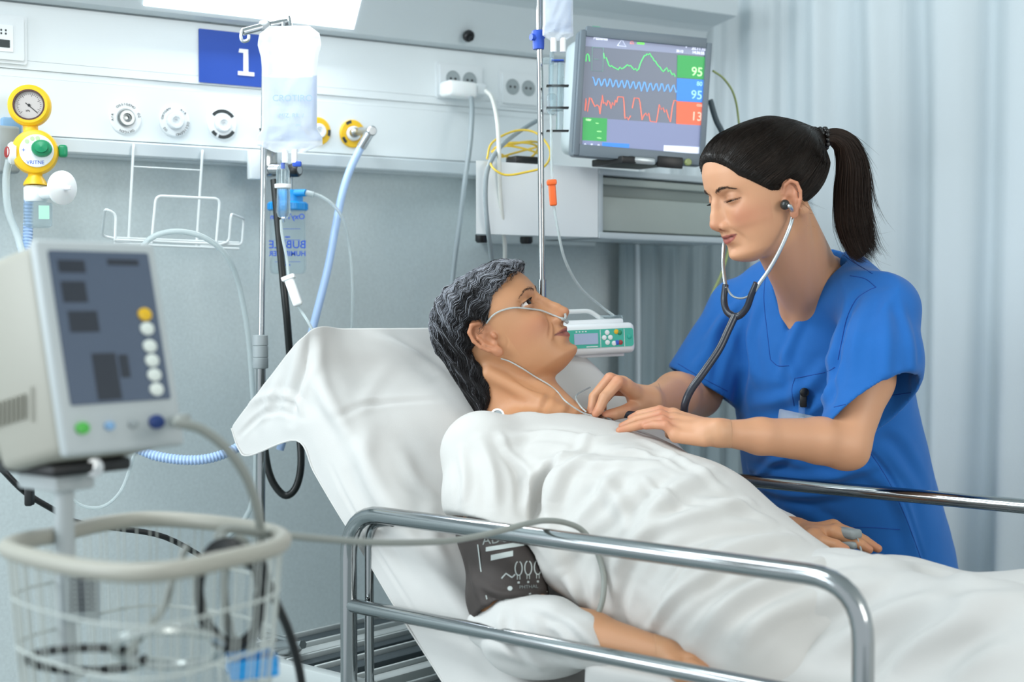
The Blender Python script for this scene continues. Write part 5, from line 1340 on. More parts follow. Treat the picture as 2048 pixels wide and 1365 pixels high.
BCB = g.build('black_cable', M_BLACK); tag(BCB, 'black cable running behind the vital signs monitor', 'cable')
g = Geo(); g.box(cfr(59, 990, 2.215, 0), (.012, .034, .018), .003); o = g.build('cable_clip', M_BLACK, BCB)

# drip pole on the left
PD = 2.60
IV = thing('drip_pole', 'chrome drip pole with a grey collar on the left, fixed to the bed frame', 'drip stand', P(521, 1292, PD))
g = Geo(); g.tube([P(531, 46, PD), P(522, 700, PD)], .0058, 14, raw=True); g.build('upper_tube', M_STEEL, IV)
g = Geo(); g.tube([P(522, 710, PD), P(520, 1306, PD)], .0086, 16, raw=True); g.build('lower_tube', M_CHROME, IV)
g = Geo(); cf = Fr(P(521, 738, PD), (1, 0, 0), (0, 1, 0)); h = (738 - 670) / FPX * PD
g.lathe(cf, [(.009, 0), (.0135, .001)] + [(r_, h * k) for r_, k in ((.0140, .03), (.0140, .31), (.0128, .325), (.0128, .335), (.0140, .35), (.0140, .66), (.0128, .675), (.0128, .685), (.0140, .70), (.0135, .98), (.008, 1))], 24); g.build('collar', M_GREYP, IV)
g = Geo(); hb = [P(486, 64, PD - .02), P(531, 52, PD), P(574, 44, PD + .02)]
g.tube(hb, .0065, 12, raw=True)
g.tube(fillet([P(487, 58, PD - .02), P(481, 70, PD - .02), P(484, 84, PD - .02), P(497, 82, PD - .02), P(498, 70, PD - .02)], .006), .0030, 8, raw=True)
g.tube(fillet([P(578, 34, PD + .02), P(582, 55, PD), P(574, 64, PD - .005), P(566, 58, PD - .01), P(567, 44, PD - .01)], .006), .0034, 8, raw=True)
g.box(Fr(P(531, 52, PD), (1, 0, .1), (0, 1, 0)), (.020, .018, .018), .004); g.build('hook_bar', M_STEEL, IV)
# bag
def bag(name, label, px, py0, py1, hw_top, hw, hw_bot, d, level, pyp, chamber=True):
    """a filled soft bag: front and back skins meeting in a welded rim"""
    T = thing(name, label, 'drip bag', P(px, py1, d)); k = d / FPX
    ys = np.linspace(0, 1, 34)
    W_ = np.interp(ys, [0, .06, .15, .24, .34, .82, .88, .94, 1], [hw_top * .62, hw_top * .94, hw_top, hw_top * .90, hw, hw, hw_bot, hw_bot, hw_bot * .45])
    TH = np.interp(ys, [0, .06, .2, .5, .8, .92, 1], [.001, .004, .008, .014, .017, .009, .001])
    us = np.linspace(-1, 1, 25)
    def skin(sg, sh, y0=0, y1=1):
        R_ = []
        for y, w_, th in zip(ys, W_, TH):
            if y < y0 or y > y1: continue
            r_ = []
            for u in us:
                pr_ = np.sqrt(max(0, 1 - abs(u) ** 3)) * th * sh
                wr = .0010 * math.sin(u * 9 + y * 26) * (1 - abs(u)) + .0014 * math.sin(y * 60 + u * 5) * (1 if y > .82 or y < .2 else .15)
                r_.append(P(px + u * w_ * (.985 if sh < 1 else 1), py0 + (py1 - py0) * y, d) + np.array([0, sg * pr_ - wr * sh, 0]))
            R_.append(r_)
        return np.array(R_)
    g = Geo(); g.grid(skin(-1, 1)); A_ = skin(1, 1); g.grid(A_[:, ::-1]); g.build('bag_film', M_BAG, T)
    g = Geo(); lv = (level - py0) / (py1 - py0); F_ = skin(-1, .86, lv, .93); B_ = skin(1, .86, lv, .93); g.grid(F_); g.grid(B_[:, ::-1]); 
    g.grid(np.array([B_[0], F_[0]])); g.grid(np.array([F_[-1], B_[-1]])); g.build('fluid', M_FLUID, T)
    for dx in (-9, 10):
        g = Geo(); g.tube([P(px + dx, py1 - 6, d), P(px + dx, pyp, d)], .0055, 12, raw=True); g.build('port', M_MILK, T)
    return T
M_BAG = mat('bag_film', '#f4f8fc', .22, trans=.35, ior=1.08, alpha=.72, bump=(60, .6, .002))
M_FLUID = mat('saline', '#b4cbee', .06, trans=.8, ior=1.2, alpha=.75)
BG = bag('drip_bag', 'large clear drip bag hanging in front of the light box on the left pole', 579, 52, 305, 64, 55, 66, 2.56, 150, 326)
g = Geo(); bf_ = cfr(585, 190, 2.538)
g.text('CROTIRO', .016, bf_.at((0, -.006, 0)), .0001); g.text('M/Z  RR  /', .010, bf_.at((-.002, -.036, 0)), .0001); g.text('ml', .009, bf_.at((.01, -.052, 0)), .0001)
g.build('print', mat('pale_print', '#9fb8de', .6), BG, smooth=False)
DS = thing('drip_set', 'clear drip chamber and line with a white roller clamp below the left drip bag', 'drip set', P(567, 440, 2.56))
g = Geo(); c = P(566, 372, 2.56); g.lathe(Fr(c, (1, 0, 0), (0, 1, 0)), [(.011, 0), (.012, .004), (.012, .026), (.009, .034), (.0055, .038), (.005, .046), (0, .047)], 20); g.build('vented_spike', M_CLEAR, DS)
g = Geo(); g.lathe(Fr(c - UP * .004, (1, 0, 0), (0, 1, 0)), [(.0145, 0), (.015, .002), (.015, .006), (.0145, .007), (0, .007)], 22); g.build('rim', M_MILK, DS)
g = Geo(); g.lathe(Fr(P(567, 436, 2.56), (1, 0, 0), (0, 1, 0)), [(.0035, -.008), (.0045, -.001), (.010, .002), (.0125, .010), (.0115, .055), (.0115, .057)], 22); g.build('drip_chamber', M_CLEAR, DS)
g = Geo(); g.tube(PP((562, 440, 2.56), (564, 470, 2.555), (574, 520, 2.55), (578, 560, 2.545), (590, 600, 2.54), (604, 625, 2.54), (622, 655, 2.52), (650, 720, 2.54)), .0026, 8); g.build('line', M_TUBE, DS)
g = Geo(); a_, b_ = P(577, 556, 2.54), P(597, 612, 2.535); g.box(Fr((a_ + b_) / 2, (b_ - a_), (0, 1, 0)), (.052, .014, .017), .004, 3, None); g.box(Fr(a_, (b_ - a_), (0, 1, 0)), (.008, .018, .024), .002); g.build('roller_clamp', M_MILK, DS)
g = Geo(); g.tube(PP((566, 326, 2.56), (566, 338, 2.56)), .0035, 10, raw=True); g.box(cfr(594, 328, 2.56), (.016, .010, .010), .003); g.build('port_cap', M_INK, DS)

# humidifier bottle with flowmeter on the rail
hd = 2.86
HU = thing('humidifier_bottle', 'clear humidifier bottle with a bright blue cap behind the left drip pole', 'bottle', P(576, 548, hd))
f = Fr(P(576, 548, hd), U, UP); hz = Fr(P(576, 548, hd), (1, 0, 0), (0, 1, 0))
kk_ = hd / FPX
g = Geo(); g.lathe(hz, [(.030, 0), (.034, .003), (.036, .010), (.0355, .06), (.0365, .064), (.0355, .068), (.0355, .128), (.034, .130)], 32); g.build('bottle', M_CLEAR, HU)
g = Geo(); g.lathe(hz, [(.037, .124), (.039, .126), (.039, .138), (.036, .141), (.030, .142), (.030, .158), (.026, .164), (.010, .166), (0, .166)], 32)
for i in range(24):
    a = i / 24 * 2 * math.pi; g.box(Fr(hz((.039 * math.cos(a), .039 * math.sin(a), .132)), (math.cos(a), math.sin(a), 0), (-math.sin(a), math.cos(a), 0)), (.002, .004, .011), 0)
g.tube(PP((590, 386, hd - .02), (612, 386, hd - .03)), .007, 12, raw=True); g.build('screw_cap', M_CAPBLUE, HU)
g = Geo()
mf = lambda px, py: Fr(P(px, py, hd - .0375), (-1, 0, 0), UP)
for st, y, sz in (('OxyTherm', 434, .015), ('BUBBLE', 490, .0215), ('HUMIDIFIER', 508, .0135), ('max', 474, .006), ('min', 530, .007)): g.text(st, sz, mf(575, y), .0001, bold=.0003)
for y in (458, 480, 524): g.box(mf(575, y), (.05, .0008, .0003))
g.build('print', M_INK, HU, smooth=False)
g = Geo(); g.tube(PP((612, 386, hd - .03), (640, 392, hd - .03), (668, 412, hd - .03), (688, 445, hd - .02), (700, 500, hd - .0), (705, 580, hd), (703, 680, hd)), .0030, 8); g.tube(PP((612, 386, hd - .03), (628, 390, hd - .03)), .006, 10); g.build('outlet_tube', M_TUBE, HU)
FM = thing('flowmeter', 'chrome flowmeter with a black knob above the blue bottle cap', 'flowmeter', P(575, 350, hd))
g = Geo(); g.tube([P(575, 388, hd), P(575, 330, hd)], .010, 14, raw=True); g.tube([P(540, 338, hd + .01), P(575, 338, hd)], .011, 14, raw=True); g.tube([P(575, 338, hd), P(575, 338, hd + .05)], .008, 12, raw=True)
g.box(Fr(P(536, 326, hd + .02), U, UP), (.03, .055, .03), .005); g.build('fitting', M_CHROME, FM)
g = Geo(); kf = Fr(P(582, 341, hd - .01), UP, z=(1, -.5, 0)); g.lathe(kf, [(.012, 0), (.0135, .003), (.0135, .016), (.011, .020), (0, .020)], 22); g.m = 1; g.lathe(kf.at((0, 0, .0201)), [(.008, 0), (.008, .001), (0, .001)], 16); g.build('knob', [M_BLACK, M_GREYP], FM)
g = Geo(); g.box(Fr(Wp(514, 330, .082), U, UP), (.035, .058, .022), .003); o = g.build('rail_block', M_PANEL); tag(o, 'small white block clamped on the rail beside the left drip pole', 'clamp')
# black power cable looping behind the sheet
g = Geo(); g.tube(PP((548, 360, 2.78), (556, 450, 2.76), (566, 560, 2.74), (574, 640, 2.74), (584, 760, 2.76), (598, 860, 2.76), (602, 930, 2.75), (592, 975, 2.75), (572, 992, 2.75), (552, 975, 2.75), (538, 945, 2.75), (530, 900, 2.76), (526, 840, 2.8)), .0072, 12)
o = g.build('power_cable', mat('black_rubber', '#0e1413', .35)); tag(o, 'thick black cable looping down between the drip pole and the backrest', 'cable')
# blue hose from the yellow outlet
g = Geo(); pts = [c2 + np.array([-.003, -.004, -.006])] + PP((722, 295, 2.93), (700, 340, 2.92), (684, 390, 2.90), (672, 450, 2.88), (655, 540, 2.85), (630, 640, 2.82), (600, 760, 2.80), (560, 900, 2.80))
g.tube(pts, .0078, 12); o = g.build('vacuum_hose', M_BLUEHOSE); tag(o, 'smooth pale blue hose hanging from the yellow outlet down behind the bed', 'hose')
g = Geo(); g.tube([pts[0], pts[1]], .0095, 12, raw=True); g.build('hose_ferrule', M_STEEL, o)
# ------------------------------------------------------------------ things on the right of the wall
M_CAB = mat('cabinet_enamel', '#f0f5f6', .4); M_DRAWER = mat('drawer_front', '#a9b2ac', .45); M_DRH = mat('drawer_recess', '#8a938f', .5)
# adapter and cords
AD = thing('power_adapter', 'white angled adapter plugged into the double socket', 'adapter', Wp(918, 190, .07))
g = Geo(); f = wfr(917, 180, .085); g.box(Fr(f((0, 0, 0)), U + UP * -.02, UP), (.072, .034, .046), .008, 3); g.build('adapter_body', M_MILK, AD)
g = Geo(); f = wfr(958, 180, .085); g.box(Fr(f.o, U, UP), (.030, .026, .030), .006, 3); g.tube([f((.008, .0, .01)), f((.022, -.006, .012))], .0055, 10, raw=True); g.build('cord_plug', M_PLATE, AD)
def cord(name, pts, r, m, label, cat='cable'):
    g = Geo(); g.tube(PP(*pts), r, 10); o = g.build(name, m); tag(o, label, cat); return o
M_GCORD = mat('grey_cord', '#8f9a9e', .45); M_WCORD = mat('white_cord', '#d5d8d2', .4); M_YCORD = mat('yellow_cord', '#d9b93c', .45)
cord('grey_cable', [(943, 196, 3.1), (944, 230, 3.06), (940, 290, 3.04), (930, 360, 3.03), (920, 440, 3.04), (908, 530, 3.04), (898, 640, 3.04), (885, 760, 3.04)], .0052, M_GCORD, 'grey cable hanging straight down from the white adapter')
cord('white_cable', [(972, 182, 3.08), (984, 196, 3.02), (994, 240, 2.84), (998, 300, 2.80), (1000, 380, 2.80), (1006, 450, 2.82), (1010, 500, 2.86), (1007, 560, 2.9)], .0042, M_WCORD, 'white cord hanging from the plug in front of the wall cabinet')
cord('grey_cable', [(1073, 242, 2.98), (1040, 262, 2.92), (1005, 290, 2.84), (984, 318, 2.78), (973, 350, 2.77), (971, 400, 2.77), (976, 460, 2.78), (984, 520, 2.84), (988, 580, 2.9)], .0045, M_GCORD, 'grey cable curving over the left end of the wall cabinet')
# cabinet
cz0, cz1 = 0, 0
CO = .40                                   # how far the front stands off the wall
fl, fr_ = wfr(952, 400, CO), wfr(1480, 400, CO)
zt = Wp(1195, 336, CO)[2]; zb = Wp(1195, 477, CO)[2]; u0 = wu(952, 400, CO); uc = wu(1196, 400, CO); u1 = wu(1500, 400, CO)
CB = thing('wall_cabinet', 'white wall-mounted cabinet with a grey drawer carrying the patient monitor', 'cabinet', Wuz((u0 + u1) / 2, zb))
def wbox(G, ua_, ub_, za, zb_, oa, ob, bev=.003): return G.box(Fr(Wuz((ua_ + ub_) / 2, (za + zb_) / 2, (oa + ob) / 2), U, UP), (ub_ - ua_, zb_ - za, ob - oa), bev)
FA, FC_ = Wuz(u0, 0, CO), Wuz(uc, 0, CO)
FWA, FWC = Wp(962, 400, .004) * [1, 1, 0], Wp(1190, 400, .004) * [1, 1, 0]
fd = nrm([.75, .66, 0]); fn = np.array([fd[1], -fd[0], 0]); FL = .46                       # drawer front runs away to the right
hs_ = zt - zb
g = Geo(); q = [FA, FC_, FWC, FWA]; v = [p + UP * (zb + .002) for p in q] + [p + UP * zt for p in q]
g.add(v, [(3, 2, 1, 0), (4, 5, 6, 7), (0, 1, 5, 4), (1, 2, 6, 5), (2, 3, 7, 6), (3, 0, 4, 7)]); g.build('side_housing', M_CAB, CB, smooth=False)
def dbox(G, a_, b_, z0_, z1_, o0, o1, bev=.002): return G.box(Fr(FC_ + fd * (a_ + b_) / 2 + fn * (o0 + o1) / 2 + UP * (z0_ + z1_) / 2, fd, UP), (b_ - a_, z1_ - z0_, abs(o1 - o0)), bev)
g = Geo(); dbox(g, .002, FL, zb, zb + .013, -.16, .002); dbox(g, .002, FL, zt - .013, zt, -.16, .002); dbox(g, .002, .014, zb, zt, -.16, .001); dbox(g, FL - .012, FL, zb, zt, -.10, .001); dbox(g, .002, FL, zb, zt, -.16, -.14); g.build('drawer_carcass', M_RAIL, CB)
g = Geo(); dbox(g, .018, FL - .016, zb + .016, zb + .086, -.12, -.004, .003); dbox(g, .018, FL - .016, zb + .110, zt - .017, -.12, -.004, .003); DR = g.build('drawer', M_DRAWER, CB)
g = Geo(); dbox(g, .018, FL - .016, zb + .084, zb + .112, -.12, -.018, .002); g.build('grip_recess', M_DRH, DR)
for u_ in (u0 + .05, u0 + .155):
    g = Geo(); g.lathe(Fr(Wuz(u_, zb + .004, CO - .06), U, z=-UP), [(.013, 0), (.013, .012), (.010, .016), (0, .016)], 18); g.build('rubber_foot', M_BLACK, CB)
# yellow cord coil and black adapter on the cabinet top
ctop = zt + .006
def coil(name, cu_, co_, r, n, m, label, rr=.0022, sq=.6):
    pts = []
    for i in range(n * 12):
        a = i / 12 * 2 * math.pi; k = r * (1 + .15 * math.sin(i * .9)); pts.append(Wuz(cu_ + k * math.cos(a), ctop + .004 + .028 * abs(math.sin(a * .5 + i * .05)) + .02 * i / (n * 12), co_ + k * sq * math.sin(a)))
    g = Geo(); g.tube(pts, rr, 8, 3); o = g.build(name, m); tag(o, label, 'cord'); return o
coil('yellow_cord', u0 + .150, CO - .085, .052, 3, M_YCORD, 'loosely coiled yellow cord lying on the left end of the wall cabinet')
cord('yellow_cord', [(974, 318, 2.82), (985, 285, 2.84), (1030, 262, 2.88), (1072, 266, 2.88), (1100, 300, 2.84), (1090, 332, 2.74), (1050, 345, 2.73), (1010, 350, 2.73), (985, 335, 2.74), (980, 318, 2.82)], .0022, M_YCORD, 'yellow cord arching high above the cabinet top in one loop', 'cord')
g = Geo(); wbox(g, u0 + .13, u0 + .19, ctop, ctop + .016, CO - .10, CO - .06, .005); o = g.build('black_adapter', M_BLACK); tag(o, 'small black adapter among the yellow cord on the cabinet', 'adapter')

# patient monitor
TL, TR, BR, BL_ = P(1163, 56, 2.79), P(1427, 83, 2.85), P(1407, 334, 2.85), P(1140, 311, 2.79)
mx, my = nrm(TR - TL), nrm(TL - BL_); mf_ = Fr((TL + TR + BR + BL_) / 4, mx, my); MW, MH = np.linalg.norm(TR - TL), np.linalg.norm(TL - BL_)
MN = thing('patient_monitor', 'grey patient monitor showing green, blue and red traces on the wall cabinet', 'monitor', mf_((0, -MH / 2 - .02, 0)))
M_BEZ = mat('monitor_bezel', '#6f7b84', .45); M_BEZL = mat('monitor_back', '#b9c6ca', .45)
pl = fillet([(-MW / 2, -MH / 2, 0), (MW / 2, -MH / 2, 0), (MW / 2, MH / 2 - .004, 0), (MW * .2, MH / 2 + .006, 0), (-MW * .2, MH / 2 + .006, 0), (-MW / 2, MH / 2 - .002, 0)], .010, 5, True)
hole = [(-MW * .452, -MH * .405), (MW * .452, -MH * .405), (MW * .452, MH * .435), (-MW * .452, MH * .435)]
g = Geo()
for a_, b_ in ((0, 1), (1, 2), (2, 3), (3, 0)):      # frame bars with a slanted inner edge
    pass
g.prism(mf_, [tuple(p[:2]) for p in pl], -.030, -.006)
hw, hb, ht = MW * .455, -MH * .405, MH * .44
for x0, x1, y0, y1 in ((-MW / 2 + .001, -hw, -MH / 2 + .002, MH / 2 - .004), (hw, MW / 2 - .001, -MH / 2 + .002, MH / 2 - .004), (-hw, hw, -MH / 2 + .001, hb), (-hw, hw, ht, MH / 2 + .0045)):
    g.box(mf_.at(((x0 + x1) / 2, (y0 + y1) / 2, -.001)), (x1 - x0, y1 - y0, .012), .0015)
g.build('bezel', M_BEZ, MN)
g = Geo(); g.box(mf_.at((-.008, .0, -.075)), (MW * .92, MH * .92, .10), .02, 3); g.build('back_housing', M_BEZL, MN)
M_SCR = mat('screen_dark', '#56606f', .3, emit='#5a6478', emit_s=.55)
g = Geo(); g.box(mf_.at((0, (hb + ht) / 2, -.0045)), (2 * hw - .002, ht - hb - .002, .003), 0); SC = g.build('screen', M_SCR, MN, smooth=False)
def emi(name, c, s=.8): return mat(name, c, .5, emit=c, emit_s=s)
spn = mf_.R[:, 2]; spo = mf_((0, 0, -.0025))
def sp(x, y, o=0):
    """a point of the screen seen at zoomed-picture coordinates"""
    return plane_hit(700 + x / 2.4375, y / 2.4375, spo + spn * o, spn)
def quadp(G, pts, o): 
    a = [sp(x, y, o) for x, y in pts]; G.add(a, [tuple(range(len(a)))[::-1]])
def scr(name, m, quads=(), lines=(), texts=(), o=.0004, lw=.0009):
    if len(quads) > 1:
        for q in quads: scr(name, m, [q], o=o)
        return
    g = Geo()
    for q in quads: quadp(g, q, o)
    for l in lines:
        pts = np.array([sp(x, y, o) for x, y in l]); g.tube(pts, lw, 4, raw=True)
    for st, x, y, sz, al in texts: g.text(st, sz, Fr(sp(x, y, o), mf_.R[:, 0], mf_.R[:, 1]), .0001, al, .0002)
    return g.build(name, m, SC, smooth=False)
scr('header_bar', emi('scr_header', '#8d94ac', .45), [[(1148, 165), (1732, 212), (1730, 272), (1146, 225)]], o=.0002)
scr('footer_bar', emi('scr_footer', '#7e86a6', .55), [[(1137, 572), (1724, 612), (1720, 752), (1132, 712)]], o=.0002)
scr('green_panel', emi('scr_green', '#3e9a56', .6), [[(1596, 268), (1733, 278), (1730, 388), (1594, 378)], [(1136, 572), (1254, 578), (1250, 690), (1132, 684)]], o=.0006)
scr('blue_panel', emi('scr_blue', '#3f7fd8', .7), [[(1594, 382), (1730, 390), (1728, 500), (1592, 492)], [(1230, 694), (1362, 702), (1361, 732), (1229, 724)]], o=.0006)
scr('red_panel', emi('scr_red', '#e0644a', .75), [[(1592, 494), (1728, 502), (1725, 612), (1590, 604)]], o=.0006)
scr('pale_buttons', emi('scr_pale', '#d4d9ea', .6), [[(1530, 708), (1720, 718), (1719, 750), (1528, 742)]], o=.0006)
GW = [(1236, 258), (1240, 285), (1248, 280), (1256, 300), (1262, 318), (1270, 325), (1274, 320), (1284, 328), (1292, 332), (1300, 336), (1308, 340), (1316, 328), (1324, 336), (1334, 332), (1346, 322), (1352, 316), (1360, 322), (1368, 320), (1376, 330), (1384, 340), (1392, 334), (1398, 346), (1408, 336), (1414, 315), (1420, 300), (1428, 285), (1436, 270), (1442, 272), (1448, 262), (1454, 268), (1462, 260), (1468, 274), (1476, 282), (1482, 295), (1490, 300), (1496, 312), (1504, 322), (1512, 328), (1518, 340), (1528, 350), (1534, 342), (1544, 330), (1552, 350), (1560, 342), (1566, 356), (1572, 366), (1578, 358), (1586, 374)]
BW = []
for i in range(15): x = 1182 + i * 28; BW += [(x, 376 + i * 2.6 + (6 if i % 3 else 0)), (x + 5, 380 + i * 2.4), (x + 15, 418 + i * 2.4 + (8 if i in (8, 9) else 0)), (x + 20, 410 + i * 2.4)]
RW = [(1146, 540), (1150, 480), (1158, 545), (1168, 476), (1176, 480), (1184, 500), (1194, 520), (1204, 512), (1214, 520), (1218, 556), (1226, 500), (1230, 464), (1236, 505), (1242, 500), (1250, 515), (1258, 490), (1266, 500), (1272, 530), (1280, 500), (1288, 515), (1294, 488), (1300, 500), (1306, 472), (1332, 474), (1336, 500), (1340, 578), (1350, 572), (1356, 585), (1368, 565)]
RW2 = [(1376, 528), (1386, 478), (1408, 480), (1414, 500), (1424, 585), (1434, 560), (1442, 552), (1448, 565), (1456, 552), (1464, 592), (1494, 596), (1500, 560), (1508, 510), (1518, 535), (1526, 525), (1534, 548), (1542, 535), (1552, 570), (1562, 595), (1572, 520), (1580, 490), (1592, 492)]
scr('green_trace', emi('trace_green', '#5fe07a', .9), [], [GW, [(1150, 300), (1152, 270), (1158, 262), (1164, 270), (1168, 300)]])
scr('blue_trace', emi('trace_blue', '#6aa6ea', .9), [], [BW])
scr('red_trace', emi('trace_red', '#e8775e', .9), [], [RW, RW2])
scr('scale_box', emi('trace_grey', '#7fa99a', .5), [], [[(1182, 230), (1236, 234), (1232, 348), (1178, 344), (1182, 230)], [(1190, 288), (1212, 290)]], lw=.0005)
scr('reading', emi('txt_green', '#b8f2a8', .9), [], [], [('95', 1692, 352, .024, 'CENTER'), ('---', 1205, 600, .006, 'CENTER'), ('--:--', 1215, 640, .006, 'CENTER'), ('NIBP', 1150, 584, .005, 'LEFT'), ('--:--', 1215, 672, .006, 'CENTER')], o=.0009)
scr('reading', emi('txt_blue', '#8fc4ff', .9), [], [], [('95', 1690, 465, .024, 'CENTER'), ('80', 1704, 410, .012, 'CENTER')], o=.0009)
scr('reading', emi('txt_red', '#ffb29e', .9), [], [], [('13', 1690, 570, .024, 'CENTER'), ('CO2', 1704, 515, .006, 'CENTER')], o=.0009)
scr('bell_mark', emi('txt_white', '#dfe4f2', .8), [], [[(1304, 222), (1326, 192), (1346, 228), (1304, 222)]], o=.0009, lw=.0006)
scr('caption', emi('txt_white', '#dfe4f2', .8), [], [], [('Paziente', 1222, 188, .0085, 'CENTER'), ('20.11.10', 1700, 238, .0085, 'CENTER'), ('14:36:55', 1698, 258, .0075, 'CENTER'), ('20.12', 1608, 250, .0065, 'CENTER'), ('*', 1640, 232, .010, 'CENTER'), ('+', 1146, 705, .008, 'CENTER'), ('=', 1178, 706, .008, 'CENTER'), ('o', 1212, 708, .008, 'CENTER')], o=.0009, lw=.0006)
scr('battery_mark', emi('txt_batt', '#6fe05a', .9), [[(1400, 206), (1436, 209), (1435, 218), (1399, 215)]], o=.0009)
scr('alarm_mark', emi('txt_alarm', '#e88f86', .9), [], [[(1366, 212), (1374, 196), (1384, 214), (1366, 212)]], o=.0009, lw=.0007)
# badge, socket panel and knob below the screen, foot
def mp(px, py, o=.005): return plane_hit(px, py, mf_((0, 0, o)), spn)
g = Geo(); c = mp(1283, 321); g.box(Fr(c, mx, my), (.056, .014, .004), .004, 2); g.build('front_badge', mat('badge_silver', '#b3bcbf', .3, .5), MN)
g = Geo(); c = mp(1340, 325); g.box(Fr(c, mx, my), (.052, .022, .006), .002); g.build('front_panel', M_BLACK, MN)
g = Geo(); c = mp(1375, 325); g.lathe(Fr(c, mx, my), [(.007, 0), (.007, .006), (.005, .008), (0, .008)], 18); g.build('front_knob', mat('olive_knob', '#8d9a60', .4), MN)
g = Geo(); c = mp(1192, 58, .001); g.rbox(Fr(c, mx, my), .016, .010, 0, .001, .001); g.build('maker_mark', mat('mark_green', '#57b08c', .5), MN)
fb = mf_((0, -MH / 2, -.05)); g = Geo(); g.box(Fr(np.array([fb[0], fb[1], (zt + fb[2]) / 2 + .002]), U, NW), (.12, .10, max(.006, fb[2] - zt + .01)), .002); g.build('foot', M_BLACK, MN)
cord('monitor_cable', [(1426, 142, 2.90), (1448, 158, 2.93), (1468, 190, 2.95), (1477, 240, 2.97), (1482, 320, 2.98), (1470, 420, 2.98)], .0022, mat('olive_cord', '#9aa86a', .5), 'thin green cable arching behind the right side of the monitor')
cord('monitor_cable', [(1420, 200, 2.92), (1432, 240, 2.93), (1446, 270, 2.94), (1460, 330, 2.95)], .006, mat('slate_cord', '#4d5c62', .5), 'thick dark cable dropping behind the right side of the monitor')
cord('green_cable', [(1462, 480, 3.05), (1446, 540, 3.04), (1420, 600, 3.04), (1402, 670, 3.05), (1398, 740, 3.05)], .0028, mat('olive_cord', '#9aa86a', .5), 'thin green cable hanging in front of the shaded curtain piece')

# right drip pole
RD = 2.62
R2 = thing('drip_pole', 'tall chrome drip pole in front of the wall cabinet, carrying the green infusion pump', 'drip stand', P(1086, 640, RD) * [1, 1, 0])
g = Geo(); g.tube([P(1078, -60, RD), P(1084, 560, RD)], .0056, 14, raw=True); g.build('upper_tube', M_CHROME, R2)
b0 = P(1084, 560, RD); g = Geo(); g.tube([b0, np.array([b0[0] + .002, b0[1], .09])], .0078, 16, raw=True); g.build('lower_tube', M_CHROME, R2)
g = Geo(); cf = Fr(P(1077, 92, RD), (1, 0, 0), (0, 1, 0)); g.lathe(cf, [(.010, -.006), (.0105, .0), (.0105, .012), (.0125, .016), (.0125, .026), (.009, .028)], 20)
g.tube([P(1078, 76, RD), P(1062, 74, RD - .01)], .006, 10, raw=True); g.build('blue_clamp', M_INK, R2)
for i in range(5):
    a = i / 5 * 2 * math.pi + .3; c = np.array([b0[0], b0[1], 0]); e = c + np.array([math.cos(a), math.sin(a), 0]) * .20
    g = Geo(); g.tube([c + UP * .10, e + UP * .07], .012, 10, raw=True); lg = g.build('leg', M_CHROME, R2)
    g = Geo(); g.lathe(Fr(e + UP * .03 - np.array([math.sin(a), -math.cos(a), 0]) * .01, UP, z=(math.sin(a), -math.cos(a), 0)), [(.012, 0), (.030, 0), (.030, .020), (.012, .020)], 18); g.tube([e + UP * .075, e + UP * .03], .008, 8, raw=True); g.build('castor', M_BLACK, lg)
B2 = bag('drip_bag', 'small clear drip bag cut off by the top edge above the blue clamp', 1116, -95, 82, 34, 30, 31, 2.60, -60, 104)
# second drip set: measuring chamber, line and orange clamp
D2 = thing('drip_set', 'clear stepped measuring chamber with an orange clamp on the right drip line', 'drip set', P(1110, 240, 2.60))
g = Geo(); g.tube([P(1112, 128, 2.60), P(1112, 222, 2.60)], .0135, 18, raw=True); g.build('measuring_chamber', M_CLEAR, D2)
for y in (122, 172, 216, 262):
    g = Geo(); g.box(cfr(1115, y, 2.60), (.040 if y > 122 else .022, .0022, .022), .0008); g.build('graduation_rib', M_BLACK if y > 122 else M_INK, D2)
g = Geo(); g.tube([P(1122, 122, 2.60), P(1119, 262, 2.60)], .0065, 10, raw=True); g.tube([P(1104, 104, 2.60), P(1102, 200, 2.60)], .004, 8, raw=True); g.box(cfr(1097, 122, 2.59), (.02, .012, .012), .003); g.build('side_tube', M_CLEAR, D2)
g = Geo(); g.lathe(Fr(P(1103, 226, 2.595), (1, 0, 0), (0, 1, 0)), [(.003, -.004), (.008, .0), (.009, .006), (.009, .030), (.006, .034)], 18); g.build('drip_chamber', M_CLEAR, D2)
g = Geo(); g.tube(PP((1102, 228, 2.595), (1103, 300, 2.58), (1104, 356, 2.575), (1107, 405, 2.575), (1116, 460, 2.58), (1130, 520, 2.60), (1160, 575, 2.64), (1205, 615, 2.68), (1228, 632, 2.68)), .0024, 8); g.build('line', M_TUBE, D2)
g = Geo(); a_, b_ = P(1103, 360, 2.573), P(1107, 412, 2.573); g.box(Fr((a_ + b_) / 2, (b_ - a_), (0, 1, 0)), (.046, .011, .013), .003, 3); g.box(Fr(a_ + (b_ - a_) * .1, (b_ - a_), (0, 1, 0)), (.010, .018, .018), .003); g.build('orange_clamp', mat('orange_plastic', '#ee6a2c', .4), D2)

